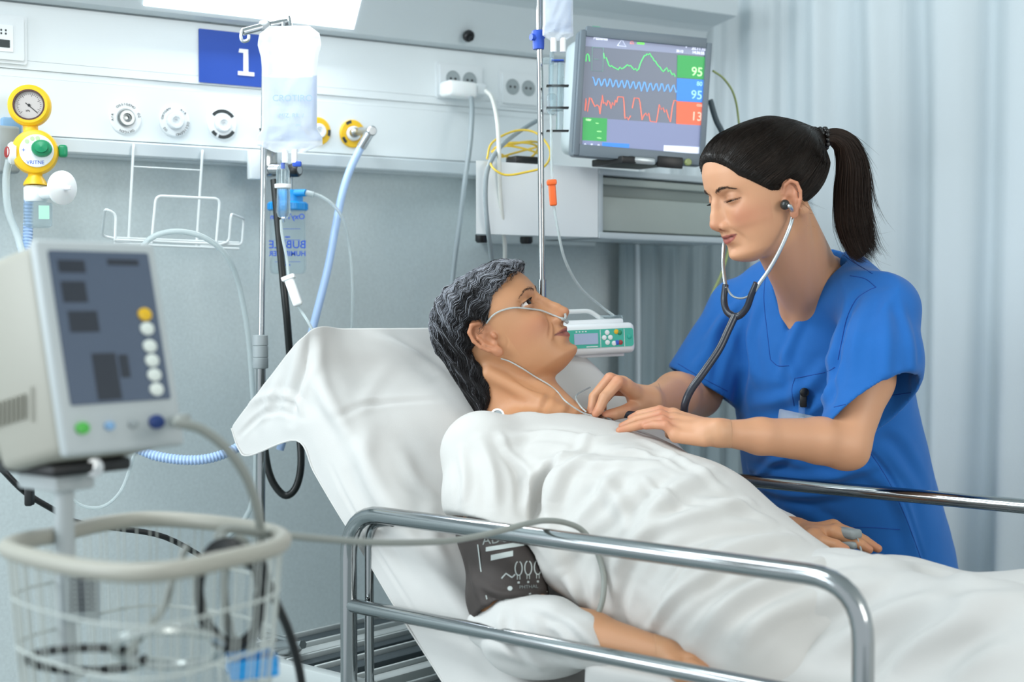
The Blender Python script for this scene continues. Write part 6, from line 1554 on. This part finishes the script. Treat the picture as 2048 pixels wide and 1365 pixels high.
# infusion pump
pa, pb_, pc_, pd_ = P(1126, 652, 2.62), P(1262, 648, 2.66), P(1280, 702, 2.66), P(1132, 711, 2.62)
px_, py_ = nrm((pb_ - pa) + (pc_ - pd_)), nrm(pa - pd_); PWd = np.linalg.norm(pc_ - pd_) * .97; PHt = .056
fp = Fr((pa + pb_ + pc_ + pd_) / 4, px_, py_); 
PU = thing('infusion_pump', 'white infusion pump with a teal keypad clamped to the right drip pole', 'infusion pump', fp((0, -PHt / 2, 0)))
M_TEAL = mat('teal_panel', '#1fae98', .4)
g = Geo(); g.box(fp.at((0, .0, -.045)), (PWd, PHt, .09), .010, 3); g.box(fp.at((-.01, .030, -.055)), (PWd * .94, .012, .07), .004); g.box(fp.at((.0, -.030, -.05)), (PWd * .8, .008, .05), .002); g.build('pump_case', M_OUT, PU)
g = Geo(); g.rbox(fp.at((.0, .001, .0002)), PWd * .93, PHt * .60, 0, .001, .006); PN = g.build('keypad_panel', M_TEAL, PU)
g = Geo(); g.rbox(fp.at((-PWd * .20, .001, .0014)), PWd * .33, .020, 0, .0006, .001); g.build('display', emi('pump_display', '#8f9fb8', .25), PN)
g = Geo(); g.box(fp.at((PWd * .0, .0, .0013)), (.0008, PHt * .58, .0006)); g.box(fp.at((PWd * .335, .0, .0013)), (.0008, PHt * .58, .0006)); g.build('divider', M_OUT, PN)
for x, y, m_ in ((.055, .011, M_OUT), (.055, -.007, M_OUT), (.035, .002, M_OUT), (.075, .002, M_OUT), (.115, .012, M_YEL), (.118, -.008, M_INK), (.098, -.009, M_OUT), (.140, -.008, M_RED), (.137, .010, M_GREEN), (.20, .002, M_TEAL)):
    g = Geo(); g.lathe(fp.at((PWd * .02 + (x - .02) * PWd / .42 * .9, y, .0012)), [(.0045, 0), (.0045, .0008), (.0035, .0012), (0, .0012)], 16); g.build('key', m_, PN)
g = Geo()
for i in range(4): g.box(fp.at((-PWd * .33 + i * .006, .0145, .0013)), (.003, .002, .0004))
g.box(fp.at((-PWd * .12, -.0135, .0013)), (.022, .0016, .0004)); g.build('marking', M_OUT, PN, smooth=False)
g = Geo(); g.tube(fillet([fp((-PWd * .42, .030, -.03)), fp((-PWd * .42, .052, -.03)), fp((-PWd * .05, .052, -.03)), fp((.02, .032, -.03))], .010), .0042, 10, raw=True); g.build('carry_handle', M_WIRE, PU)
g = Geo(); g.tube([fp((PWd * .08, .038, -.03)), fp((PWd * .40, .037, -.03))], .005, 10, raw=True); g.build('line_holder', M_CLEAR, PU)
g = Geo(); q = b0 * [1, 1, 0] + UP * (fp.o[2] - .0); g.box(Fr((q + fp((-PWd / 2, 0, -.05))) / 2 , fp((-PWd / 2, 0, -.05)) - q, UP), (np.linalg.norm(fp((-PWd / 2, 0, -.05)) - q) + .02, .03, .03), .004); g.build('pole_clamp', M_GREYP, PU)
# ------------------------------------------------------------------ vital signs monitor in the foreground
M_CREAM = mat('cream_plastic', '#a3a196', .45, bump=(500, .08, .0004)); M_FRONT = mat('front_plastic', '#b4bbbc', .4); M_LCD = mat('lcd_glass', '#4a5668', .12, emit='#4a566c', emit_s=.12)
M_LCDD = mat('lcd_dark', '#272d38', .2); M_WHBTN = mat('white_button', '#dfe6df', .4); M_DKBLUE = mat('dark_blue', '#1b3a7a', .4); M_GRBTN = mat('green_button', '#4fb54a', .4)
FD = 1.50
fa, fb_, fc, fd_ = P(130, 508, 1.51), P(272, 500, 1.475), P(322, 872, 1.43), P(172, 905, 1.465)     # front face corners, leaning back
vx = nrm((fb_ - fa) + (fc - fd_)); vy = nrm((fa - fd_) + (fb_ - fc)); vf = Fr((fa + fb_ + fc + fd_) / 4, vx, vy)
# true width of the face (it is seen at a slant)
FW, FH = .105, np.linalg.norm(fa - fd_)
ang = math.radians(-34)      # the front looks to the right of the camera
vx = np.array([math.cos(ang) * 1, math.sin(ang) * -1, 0]); 
lean = math.radians(13)
vx = nrm(np.array([.60, .80, 0])); bk = np.array([-.80, .60, 0])      # bk: from the face towards the rear of the case
vy = nrm(UP * math.cos(lean) + bk * math.sin(lean)); vz = np.cross(vx, vy)
fc0 = P(225, 690, 1.50); FH = .222; FW = .150
vf = Fr(fc0, vx, vy)
VM = thing('vital_signs_monitor', 'cream vital signs monitor on a stand in the left foreground, out of focus', 'monitor', fc0 - UP * .13)
g = Geo(); g.box(vf.at((0, 0, -.006)), (FW, FH, .014), .005, 3); FR_ = g.build('front_frame', M_FRONT, VM)
g = Geo(); g.box(vf.at((0, .0, -.065)), (FW - .004, FH - .004, .110), .012, 3); g.box(vf.at((0.0, -.012, -.150)), (FW * .86, FH * .72, .08), .016, 3); g.build('rear_case', M_CREAM, VM)
def vp(u, v): return ((u - .5) * FW, (.5 - v) * FH, .0012)
g = Geo(); x, y, z = vp(.5, .415); g.rbox(vf.at((x, y, z)), FW * .84, FH * .72, 0, .0012, .003); SCV = g.build('display', M_LCD, VM)
for (u0_, v0_, u1_, v1_) in ((.14, .10, .36, .16), (.14, .20, .34, .30), (.16, .34, .40, .44), (.55, .09, .82, .12), (.30, .54, .50, .76), (.52, .55, .60, .66)):
    x, y, z = vp((u0_ + u1_) / 2, (v0_ + v1_) / 2); g = Geo(); g.box(vf.at((x, y, z + .0013)), ((u1_ - u0_) * FW, (v1_ - v0_) * FH, .0004)); g.build('display_readout', M_LCDD, SCV, smooth=False)
for i, v in enumerate((.36, .43, .515, .585, .655, .725)):
    x, y, z = vp(.80, v); g = Geo(); g.lathe(vf.at((x, y, z + .001)), [(.0070, 0), (.0070, .002), (.0055, .003), (0, .003)], 18, 1.25, 1); g.build('key', M_YEL if i == 0 else M_WHBTN, VM)
for u, m_, r_ in ((.14, M_GRBTN, .0062), (.36, M_LBLUE, .0045), (.56, M_GREYP, .0045), (.76, M_DKBLUE, .0075)):
    x, y, z = vp(u, .88); g = Geo(); g.lathe(vf.at((x, y, z)), [(r_, 0), (r_, .003), (r_ * .7, .004), (0, .004)], 18, 1.3, 1); g.build('port' if r_ > .007 else 'button', m_, VM)
x, y, z = vp(.92, .885); g = Geo(); cpt = vf((x, y, z)); g.lathe(vf.at((x, y, z)), [(.006, 0), (.006, .012), (.004, .018), (0, .018)], 16); g.build('hose_connector', M_STEEL, VM)
g = Geo()
for i in range(9): g.box(Fr(vf((-FW / 2 - .0002, -.050, -.058 - i * .008)), bk, vy), (.0025, .026, .002), 0)
for sx_, sy_, w_, h_ in ((-.026, 0, .0012, .036), (.046, 0, .0012, .036)): g.box(Fr(vf((-FW / 2 - .0002, -.050, -.090 + sx_)), bk, vy), (w_, h_, .0014), 0)
g.build('side_vents', mat('vent_shadow', '#8e8c80', .6), VM, smooth=False)
ctr = P(112, 905, 1.56)
g = Geo(); g.box(Fr(ctr + UP * -.012, vx, bk), (.10, .13, .014), .004); g.m = 1; g.box(Fr(ctr + UP * -.028 , vx, bk), (.05, .07, .022), .004); g.build('mount_plate', [M_BLACK, M_FRONT], VM)
# stand and basket
VS = thing('monitor_stand', 'cream monitor stand with a wire basket full of cables in the left foreground', 'stand', P(128, 1300, 1.56) * [1, 1, 0])
g = Geo(); pb0 = P(128, 925, 1.56); g.tube([pb0, pb0 * [1, 1, 0] + UP * .10], .0105, 18, raw=True); g.build('pole', M_FRONT, VS)
g = Geo(); kq = P(150, 932, 1.56); g.tube([kq, P(185, 938, 1.53)], .007, 12, raw=True); g.lathe(Fr(P(182, 936, 1.53), UP, z=nrm(P(190, 936, 1.5) - P(160, 936, 1.53))), [(.006, 0), (.010, .002), (.010, .010), (0, .011)], 14); g.build('clamp_knob', M_STEEL, VS)
rim = PP((14, 1094, 1.46), (60, 1108, 1.40), (160, 1128, 1.34), (270, 1136, 1.31), (360, 1124, 1.32), (450, 1106, 1.37), (540, 1090, 1.44), (566, 1078, 1.52), (530, 1070, 1.60), (420, 1060, 1.68), (300, 1050, 1.70), (200, 1062, 1.66), (120, 1078, 1.58), (50, 1084, 1.52))
zr = float(np.mean([p[2] for p in rim]))
rim = [np.array([p[0], p[1], .45 * p[2] + .55 * zr + .0]) for p in rim]
BK = Geo().tube(rim, .0092, 14, 6, closed=True).build('basket_rim', M_CREAM, VS)
rc = catmull(rim, 8, True); cen = rc.mean(0)
M_BWIRE = mat('basket_wire', '#b9bfba', .4)
def ringz(dz, k): q = cen + (rc - cen) * [k, k, 0]; q[:, 2] = rc[:, 2] - dz; return q
for dz, k in ((.05, .97), (.10, .94), (.16, .90)):
    g = Geo(); g.tube(ringz(dz, k), .0016, 6, closed=True, raw=True); g.build('basket_hoop', M_BWIRE, BK)
n_w = 72
for i in range(n_w):
    j = int(i / n_w * len(rc)); g = Geo(); g.tube([rc[j], ringz(.05, .97)[j], ringz(.10, .94)[j], ringz(.16, .90)[j]], .0009, 5, raw=True); g.build('basket_wire', M_BWIRE, BK)
lowr = ringz(.16, .90); bot = cen.copy(); bot[2] = cen[2] - .16
for i in range(11):
    t = -1 + 2 * (i + .5) / 11; j = int((.03 + .44 * (i + .5) / 11) * len(rc)); k = int((.97 - .44 * (i + .5) / 11) * len(rc)) % len(rc); g = Geo(); g.tube([lowr[j], lowr[k]], .0011, 5, raw=True); g.build('basket_wire', M_BWIRE, BK)
for i in range(5):
    a = i / 5 * 2 * math.pi + .5; c0 = pb0 * [1, 1, 0]; e = c0 + np.array([math.cos(a), math.sin(a), 0]) * .22
    g = Geo(); g.tube([c0 + UP * .10, e + UP * .075], .013, 10, raw=True); lg = g.build('leg', M_FRONT, VS)
    g = Geo(); g.lathe(Fr(e + UP * .032 - np.array([math.sin(a), -math.cos(a), 0]) * .01, UP, z=(math.sin(a), -math.cos(a), 0)), [(.012, 0), (.031, 0), (.031, .020), (.012, .020)], 18); g.tube([e + UP * .08, e + UP * .03], .008, 8, raw=True); g.build('castor', M_BLACK, lg)
# label plate behind the basket on the pole
g = Geo(); g.box(Fr(P(165, 1190, 1.545), (1, .2, 0), (0, 0, 1)), (.036, .060, .004), .001); g.m = 1
for i in range(7): g.box(Fr(P(165, 1160 + i * 10, 1.541), (1, .2, 0), (0, 0, 1)), (.026, .0022, .001), 0)
g.build('label_plate', [M_GREYP, M_LCDD], VS)
# cables in the basket
M_HOSE = mat('grey_hose', '#8d918b', .45)
def loopc(name, cx, cy, d, rx, ry, n, r, m, label, tilt=0, tail=()):
    pts = []
    for i in range(n * 10):
        a = i / 10 * 2 * math.pi; k = 1 + .10 * math.sin(i * .77)
        pts.append(P(cx + rx * k * math.cos(a) + tilt * math.sin(a) * rx, cy + ry * k * math.sin(a), d + .05 * math.sin(a + .5) * (1 if rx > ry else .4) + .012 * (i / 10)))
    g = Geo(); g.tube(pts + PP(*tail), r, 8, 4); o = g.build(name, m); tag(o, label, 'cable'); return o
loopc('coiled_cable', 455, 1190, 1.47, 62, 98, 2, .0050, M_BLACK, 'black coiled cable standing on edge in the wire basket', .1, [(520, 1120, 1.5), (545, 1190, 1.55), (580, 1270, 1.6), (603, 1365, 1.62), (606, 1460, 1.64)])
loopc('coiled_cable', 480, 1195, 1.51, 34, 110, 2, .0042, M_HOSE, 'grey coiled hose standing behind the black cable in the basket', .15)
loopc('coiled_cable', 330, 1295, 1.46, 108, 34, 2, .0048, mat('silver_cable', '#b5bcba', .25, .5), 'silver-grey cable lying in a wide oval loop in the basket')
g = Geo(); g.tube(PP((375, 1090, 1.5), (345, 1160, 1.49), (325, 1220, 1.48), (285, 1270, 1.46), (255, 1310, 1.44)), .0042, 8, 6); o = g.build('sensor_lead', M_HOSE); tag(o, 'thin grey lead falling diagonally into the basket', 'cable')
loopc('coiled_cable', 170, 1318, 1.46, 120, 22, 1, .0045, M_BLACK, 'black cable lying at the bottom left of the wire basket')
# hose from the monitor
def hosec(name, pts, r, m, label):
    g = Geo(); g.tube(pts, r, 12, 8); o = g.build(name, m); tag(o, label, 'hose'); return o
hosec('pressure_hose', [cpt, cpt + vf.R[:, 2] * .02] + PP((352, 845, 1.46), (400, 858, 1.48), (450, 895, 1.50), (490, 950, 1.52), (515, 1020, 1.54), (520, 1090, 1.55), (500, 1130, 1.53), (470, 1100, 1.50), (440, 1072, 1.49)), .0052, M_HOSE, 'grey hose curving from the monitor socket down into the basket')
CUFFH = PP((432, 1078, 1.50), (445, 1062, 1.50), (475, 1060, 1.52), (540, 1068, 1.56), (640, 1078, 1.64), (760, 1086, 1.74), (880, 1084, 1.86), (950, 1074, 1.92), (1010, 1060, 1.955), (1055, 1048, 1.985), (1090, 1042, 2.04), (1130, 1046, 2.07), (1165, 1062, 2.09), (1192, 1100, 2.095), (1207, 1150, 2.085), (1206, 1195, 2.075), (1196, 1230, 2.07), (1184, 1262, 2.075), (1165, 1290, 2.085), (1110, 1262, 2.09))
hosec('cuff_hose', CUFFH, .0042, M_HOSE, 'long grey hose running over the chrome rail to the arm cuff')
# blue packet in the basket
g = Geo(); tf_ = Fr(P(505, 1338, 1.50), (1, .3, .05), (-.3, 1, 0)); g.box(tf_, (.050, .045, .012), .003)
for sx_, sy_, w_, l_ in ((0, .021, .05, .003), (0, -.021, .05, .003), (.0235, 0, .003, .045), (-.0235, 0, .003, .045)): g.box(tf_.at((sx_, sy_, .009)), (w_, l_, .010), .001)
o = g.build('blue_tray', M_CAPBLUE); tag(o, 'small blue plastic tray lying in the wire basket', 'tray')
# ------------------------------------------------------------------ things worn or held
def bvh(*objs):
    V = []; F = []; n = 0
    for o in objs:
        me = o.data; v = np.zeros(len(me.vertices) * 3); me.vertices.foreach_get('co', v); V.append(v.reshape(-1, 3) + ORG[o]); F += [tuple(i + n for i in p.vertices) for p in me.polygons]; n += len(me.vertices)
    return BVHTree.FromPolygons(np.vstack(V).tolist(), F)
def child(root, nm): return [c for c in root.children if c.name.split('.')[0] == nm][0]
def drop(bv, px, py, off=0, dflt=None):
    r = ray(px, py); r /= np.linalg.norm(r); h = bv.ray_cast(Vector(CAMP), Vector(r))
    if h[0] is None: return dflt if dflt is not None else None
    n = np.array(h[1]); n = n if np.dot(n, r) < 0 else -n
    return np.array(h[0]) + n * off
SCRUB_O, GOWN_O = child(NROOT, 'scrub_top'), child(PROOT, 'gown')
bvS, bvG, bvP, bvN = bvh(SCRUB_O), bvh(GOWN_O), bvh(BODY_P), bvh(BODY_N)
def decal(bv, geo_fn, name, m, parent, off=.0007):
    """flat drawing given in photo pixels, laid onto the surface it belongs to"""
    g = Geo(); geo_fn(g); V = np.vstack(g.v); out = []
    for x, y, z in V:
        h = drop(bv, x, y, off + z)
        out.append(h if h is not None else [np.nan] * 3)
    out = np.array(out); ok = ~np.isnan(out[:, 0]); mp_ = np.cumsum(ok) - 1
    F = [tuple(mp_[i] for i in f) for f in g.f if all(ok[i] for i in f)]
    if len(F): return mesh_obj(name, out[ok], F, m, parent, smooth=False)
PXF = lambda x, y, a=0: Fr((x, y, 0), (math.cos(math.radians(a)), math.sin(math.radians(a)), 0), (math.sin(math.radians(a)), -math.cos(math.radians(a)), 0))
def line_on(g, bv, pts, r, off=.0005, n=5):
    c = catmull([(x, y, 0) for x, y in pts], 6)[:, :2]; q = [drop(bv, x, y, off) for x, y in c]; q = [p for p in q if p is not None]
    # drop jumps in depth
    run = [q[0]] if q else []
    for p in q[1:]:
        if np.linalg.norm(p - run[-1]) > .05:
            if len(run) > 2: g.tube(run, r, n, raw=True)
            run = [p]
        else: run.append(p)
    if len(run) > 2: g.tube(run, r, n, raw=True)
# scrub seams
for l in ([(1531, 552), (1528, 600), (1534, 660), (1541, 720)], [(1541, 720), (1556, 732), (1578, 732)], [(1665, 492), (1700, 520), (1745, 548)], [(1700, 552), (1730, 558), (1752, 575)], [(1752, 575), (1736, 582), (1712, 600), (1694, 636), (1684, 680), (1676, 720)],
          [(1590, 756), (1584, 780), (1588, 812)], [(1592, 757), (1650, 745), (1670, 735)], [(1698, 850), (1760, 935), (1805, 1020), (1846, 1130)], [(1668, 815), (1740, 798), (1822, 786)], [(1356, 728), (1400, 754), (1455, 783)], [(1640, 1062), (1720, 1055), (1800, 1060)]):
    g = Geo(); line_on(g, bvS, l, .00065, .0002)
    if g.v: g.build('seam', M_SEAM, SCRUB_O)
def band(pts, wd, name, m, parent, bv, off=.0012):
    """neck facing: a strip of cloth along the collar"""
    a = catmull([(x, y, 0) for x, y, _, _ in pts], 6)[:, :2]; b = catmull([(x, y, 0) for _, _, x, y in pts], 6)[:, :2]; R_ = []
    for (x0, y0), (x1, y1) in zip(a, b):
        r_ = [drop(bv, x0 + (x1 - x0) * k, y0 + (y1 - y0) * k, off) for k in np.linspace(0, 1, 6)]
        if all(q is not None for q in r_): R_.append(r_)
    g = Geo(); g.grid(np.array(R_)); return g.build(name, m, parent)
# badge on the chest pocket
BDG = thing('name_badge', 'clear plastic name badge hanging from a black clip on the scrub pocket', 'badge', drop(bvS, 1606, 800, .01))
c0 = drop(bvS, 1606, 792, .008); g = Geo(); g.box(Fr(c0, (.9, -.3, 0), UP), (.013, .030, .008), .003); g.lathe(Fr(c0 + UP * .012 + np.array([0, -.004, 0]), (1, 0, 0), z=(0, -1, 0)), [(.008, 0), (.008, .005), (.005, .007), (0, .007)], 16); g.build('clip', M_BLACK, BDG)
c1_ = drop(bvS, 1605, 822, .008); g = Geo(); g.box(Fr((c0 + c1_) / 2 - UP * .008, (.9, -.3, 0), UP), (.011, .030, .0012), .0003); g.build('strap', M_CLEAR, BDG)
cc_ = drop(bvS, 1600, 848, .010); g = Geo(); g.rbox(Fr(cc_, nrm([.80, -.56, -.15]), nrm([.1, -.05, 1])), .082, .050, 0, .0015, .003); g.build('sleeve', mat('badge_plastic', '#cfdcea', .15, trans=.5, ior=1.1, alpha=.8), BDG)
g = Geo(); g.rbox(Fr(cc_ + np.array([.0, 0, 0]), nrm([.80, -.56, -.15]), nrm([.1, -.05, 1])), .074, .040, .0003, .0010, .002); g.build('card', mat('badge_card', '#c9cde0', .6), BDG)
# stethoscope
ST = thing('stethoscope', 'dark grey stethoscope with silver ear tubes worn by the nurse', 'stethoscope', P(1470, 634, 2.36))
ep = drop(bvN, 1571, 408, .003); g = Geo(); g.sphere(Fr(ep, (1, 0, 0), (0, 1, 0)), (.0078, .0095, .0085), 16); g.build('ear_tip', mat('ear_tip', '#2a2c2a', .3), ST)
M_SILV = mat('satin_silver', '#c3cbcf', .28, .85)
g = Geo(); lt = [ep + np.array([.003, -.003, -.002])] + PP((1581, 414, ep[1] - .006), (1585, 430, 2.335), (1578, 458, 2.330), (1560, 500, 2.330), (1538, 540, 2.335), (1520, 566, 2.34), (1510, 582, 2.345)); g.tube(lt, .0034, 12); g.build('ear_tube', M_SILV, ST)
g = Geo(); rt = PP((1470, 440, 2.50), (1455, 465, 2.47), (1448, 490, 2.45), (1446, 520, 2.44), (1448, 550, 2.42), (1452, 578, 2.40)); g.tube(rt, .0032, 12); g.build('ear_tube', M_SILV, ST)
g = Geo(); g.tube(PP((1451, 560, 2.412), (1456, 580, 2.40), (1466, 593, 2.385), (1482, 597, 2.37), (1498, 592, 2.355), (1509, 578, 2.345)), .0018, 8); g.build('spring', M_SILV, ST)
M_STH = mat('stethoscope_tube', '#242833', .28)
g = Geo(); g.tube(PP((1451, 570, 2.405), (1448, 600, 2.398), (1453, 622, 2.385), (1466, 633, 2.375)), [.0052, .0056, .0058, .0064], 14); g.tube(PP((1513, 566, 2.342), (1503, 590, 2.348), (1494, 615, 2.356), (1480, 631, 2.366), (1466, 634, 2.374)), [.0052, .0056, .0058, .0064], 14); g.build('yoke', M_STH, ST)
g = Geo(); g.tube(PP((1470, 632, 2.371), (1456, 662, 2.365), (1438, 700, 2.355), (1408, 744, 2.345), (1382, 780, 2.34), (1370, 808, 2.34), (1366, 838, 2.35), (1350, 850, 2.375), (1310, 838, 2.40), (1262, 830, 2.41), (1220, 828, 2.405)), .0064, 16); g.build('tubing', M_STH, ST)
cpf = Fr(P(1202, 833, 2.395), (1, 0, -.1), (0, 1, .3)); g = Geo(); g.lathe(cpf, [(.019, -.006), (.021, -.004), (.021, .000), (.016, .003), (.008, .006), (.007, .014), (0, .015)], 28); g.build('chest_piece', M_CHROME, ST)
# nasal cannula
CA = thing('nasal_cannula', 'clear nasal cannula tube across the patient cheek and round the ear', 'cannula', P(1130, 640, 2.40))
def on_skin(pts, off): return [q for q in (drop(bvP, x, y, off) for x, y in pts) if q is not None]
g = Geo(); q = on_skin([(972, 648), (985, 632), (1002, 622), (1028, 616), (1055, 617), (1080, 623), (1104, 631), (1120, 637)], .0022); q += [P(1129, 640, q[-1][1] + .004), P(1133, 643, q[-1][1] + .03)]; g.tube(q, .0015, 10, 6); g.build('cheek_tube', M_TUBE, CA)
g = Geo(); e = P(1128, 640, q[-2][1]); g.tube([e, P(1131, 634, q[-2][1] + .004), P(1130, 628, q[-2][1] + .006)], .0022, 10, 4); g.tube([P(1124, 638, q[-2][1] - .001), P(1135, 645, q[-2][1] + .012)], .003, 10, raw=True); g.build('nose_prong', M_TUBE, CA)
g = Geo(); q = on_skin([(1002, 716), (1020, 722), (1045, 736), (1070, 753), (1096, 771), (1114, 786)], .0022); q += PP((1128, 800, 2.36), (1146, 814, 2.36), (1166, 826, 2.37), (1184, 832, 2.38)); g.tube(q, .0013, 10, 6); g.build('neck_tube', M_TUBE, CA)
g = Geo(); g.tube(PP((1180, 775, 2.50), (1152, 792, 2.45), (1160, 812, 2.40), (1172, 824, 2.385)), .0014, 8); g.build('neck_tube', M_TUBE, CA)
# snap at the gown neck
q = P(995, 832, 2.335); f = Fr(q, (1, .1, 0), z=(-.1, -1, .25)); g = Geo(); g.lathe(f, [(.0115, 0), (.0115, .003), (.0085, .004), (.0082, .002), (0, .002)], 24); g.m = 1; g.lathe(f, [(.0080, .0021), (.0080, .0026), (0, .0026)], 20); o = g.build('neck_snap', [M_MILK, M_GREYP], PROOT)
g = Geo(); g.tube(fillet([P(989, 842, 2.345), P(1000, 838, 2.335), P(1012, 846, 2.34)], .01), .004, 8, raw=True); g.build('neck_tie', M_GOWN, PROOT)
# arm cuff
M_CUFF = mat('cuff_nylon', '#3b3431', .7, bump=(400, .3, .0006)); M_CUFFT = mat('cuff_print', '#b9c0bd', .6)
ca_, cb_ = P_shR + (P_elR - P_shR) * .48, P_shR + (P_elR - P_shR) * 1.02
def cuff(p):
    ax = nrm(cb_ - ca_); h = (p - ca_) @ ax; L_ = np.linalg.norm(cb_ - ca_)
    r = np.linalg.norm(p - ca_ - h[:, None] * ax, axis=1)
    th = np.arctan2((p - ca_) @ nrm(np.cross(ax, (0, 1, 0))), (p - ca_) @ np.cross(ax, nrm(np.cross(ax, (0, 1, 0)))))
    R_ = .0615 + .003 * np.sin(h * 60 + 1) + .0012 * vnoise(p, 30, 4) + .003 * np.sin(th * 2 + .6)
    d = smax(r - R_, np.maximum(-h, h - L_), .004)
    return np.maximum(d, -(r - R_ + .006))
V, F = mesh_sdf(cuff, np.minimum(ca_, cb_) - .1, np.maximum(ca_, cb_) + .1, .0028); V = smooth_mesh(V, F, 1)
V = strokes(V, F, [([(950, 1165), (1010, 1190), (1090, 1180)], .006, .004), ([(960, 1195), (1020, 1205), (1090, 1196)], .006, -.003), ([(940, 1120), (950, 1170), (970, 1210)], .007, .003)])
CUFF = mesh_obj('blood_pressure_cuff', V, F, M_CUFF, None); tag(CUFF, 'dark brown blood pressure cuff wrapped round the patient upper arm', 'cuff')
bvC = bvh(CUFF)
def art(g):
    g.text('ADULT', 26, PXF(1006, 1078, -7)); 
    def bar(x0, y0, x1, y1, w_): g.grid(np.array([[[x0 + (x1 - x0) * k, y0 + (y1 - y0) * k + j * w_ / 2, 0] for j in (-1, -.5, 0, .5, 1)] for k in np.linspace(0, 1, 16)]))
    bar(972, 1100, 1048, 1088, 9); bar(982, 1117, 1026, 1108, 11)
    for i in range(4):
        x, y = 1037 + i * 19, 1138 - i * 1.0
        for k in range(14):
            pass
        g.tube([(x + 7 * math.sin(a), y - 14 * math.cos(a), 0) for a in np.linspace(0.3, 2 * math.pi - .3, 16)], 1.1, 4, raw=True)
        bar(x - 3.2, y + 17, x - 1.8, y + 17, 10); bar(x + 1.8, y + 17, x + 3.2, y + 17, 10); bar(x - 2, y + 28, x + 2, y + 28, 4)
    g.tube([(1003, 1158, 0), (1012, 1148, 0), (1024, 1156, 0), (1030, 1150, 0)], 1.4, 4, raw=True)
    g.lathe(Fr((1020, 1178, 0), (1, 0, 0), (0, 1, 0)), [(5, 0), (5, .0002), (0, .0002)], 16)
    g.text('PHTHAL', 10, PXF(1057, 1175, -3))
    g.tube([(956, 1090, 0), (962, 1140, 0), (974, 1200, 0), (984, 1210, 0), (1010, 1200, 0), (1060, 1188, 0), (1094, 1184, 0)], 1.0, 4, raw=True)
def art_flat(g):
    h = Geo(); art(h); V_ = np.vstack(h.v); V_[:, 2] = np.clip(V_[:, 2], 0, 0) + 0; g.v.append(V_); g.f += h.f; g.n += len(V_); g.mi += [0] * len(h.f)
decal(bvC, art_flat, 'print', M_CUFFT, CUFF)
# finger clip
OX = thing('pulse_oximeter', 'grey finger clip sensor on the patient hand lying by the nurse', 'sensor', PH[0][0][2])
a_, b_ = PH[1][0][1], PH[1][0][3]; ax = nrm(b_ - a_); mid = P(1694, 1078, 2.325); ax = nrm(P(1712, 1098, 2.31) - P(1676, 1062, 2.34)); M_OXI = mat('sensor_grey', '#8d9494', .5)
g = Geo(); g.box(Fr(mid + UP * .009, ax, z=UP), (.046, .026, .016), .006, 3); g.build('upper_jaw', M_OXI, OX)
g = Geo(); g.box(Fr(mid - UP * .008, ax, z=UP), (.046, .023, .012), .005, 3); g.tube([mid - ax * .02 + UP * .006, mid - ax * .02 - UP * .006], .006, 10, raw=True); g.build('lower_jaw', M_OXI, OX)
g = Geo(); g.tube([mid + ax * .0 + UP * .014, mid + UP * .022 + ax * .012, mid + ax * .03 + UP * .012, mid + ax * .04 - UP * .01], .0016, 8); g.build('lead', M_GREYP, OX)
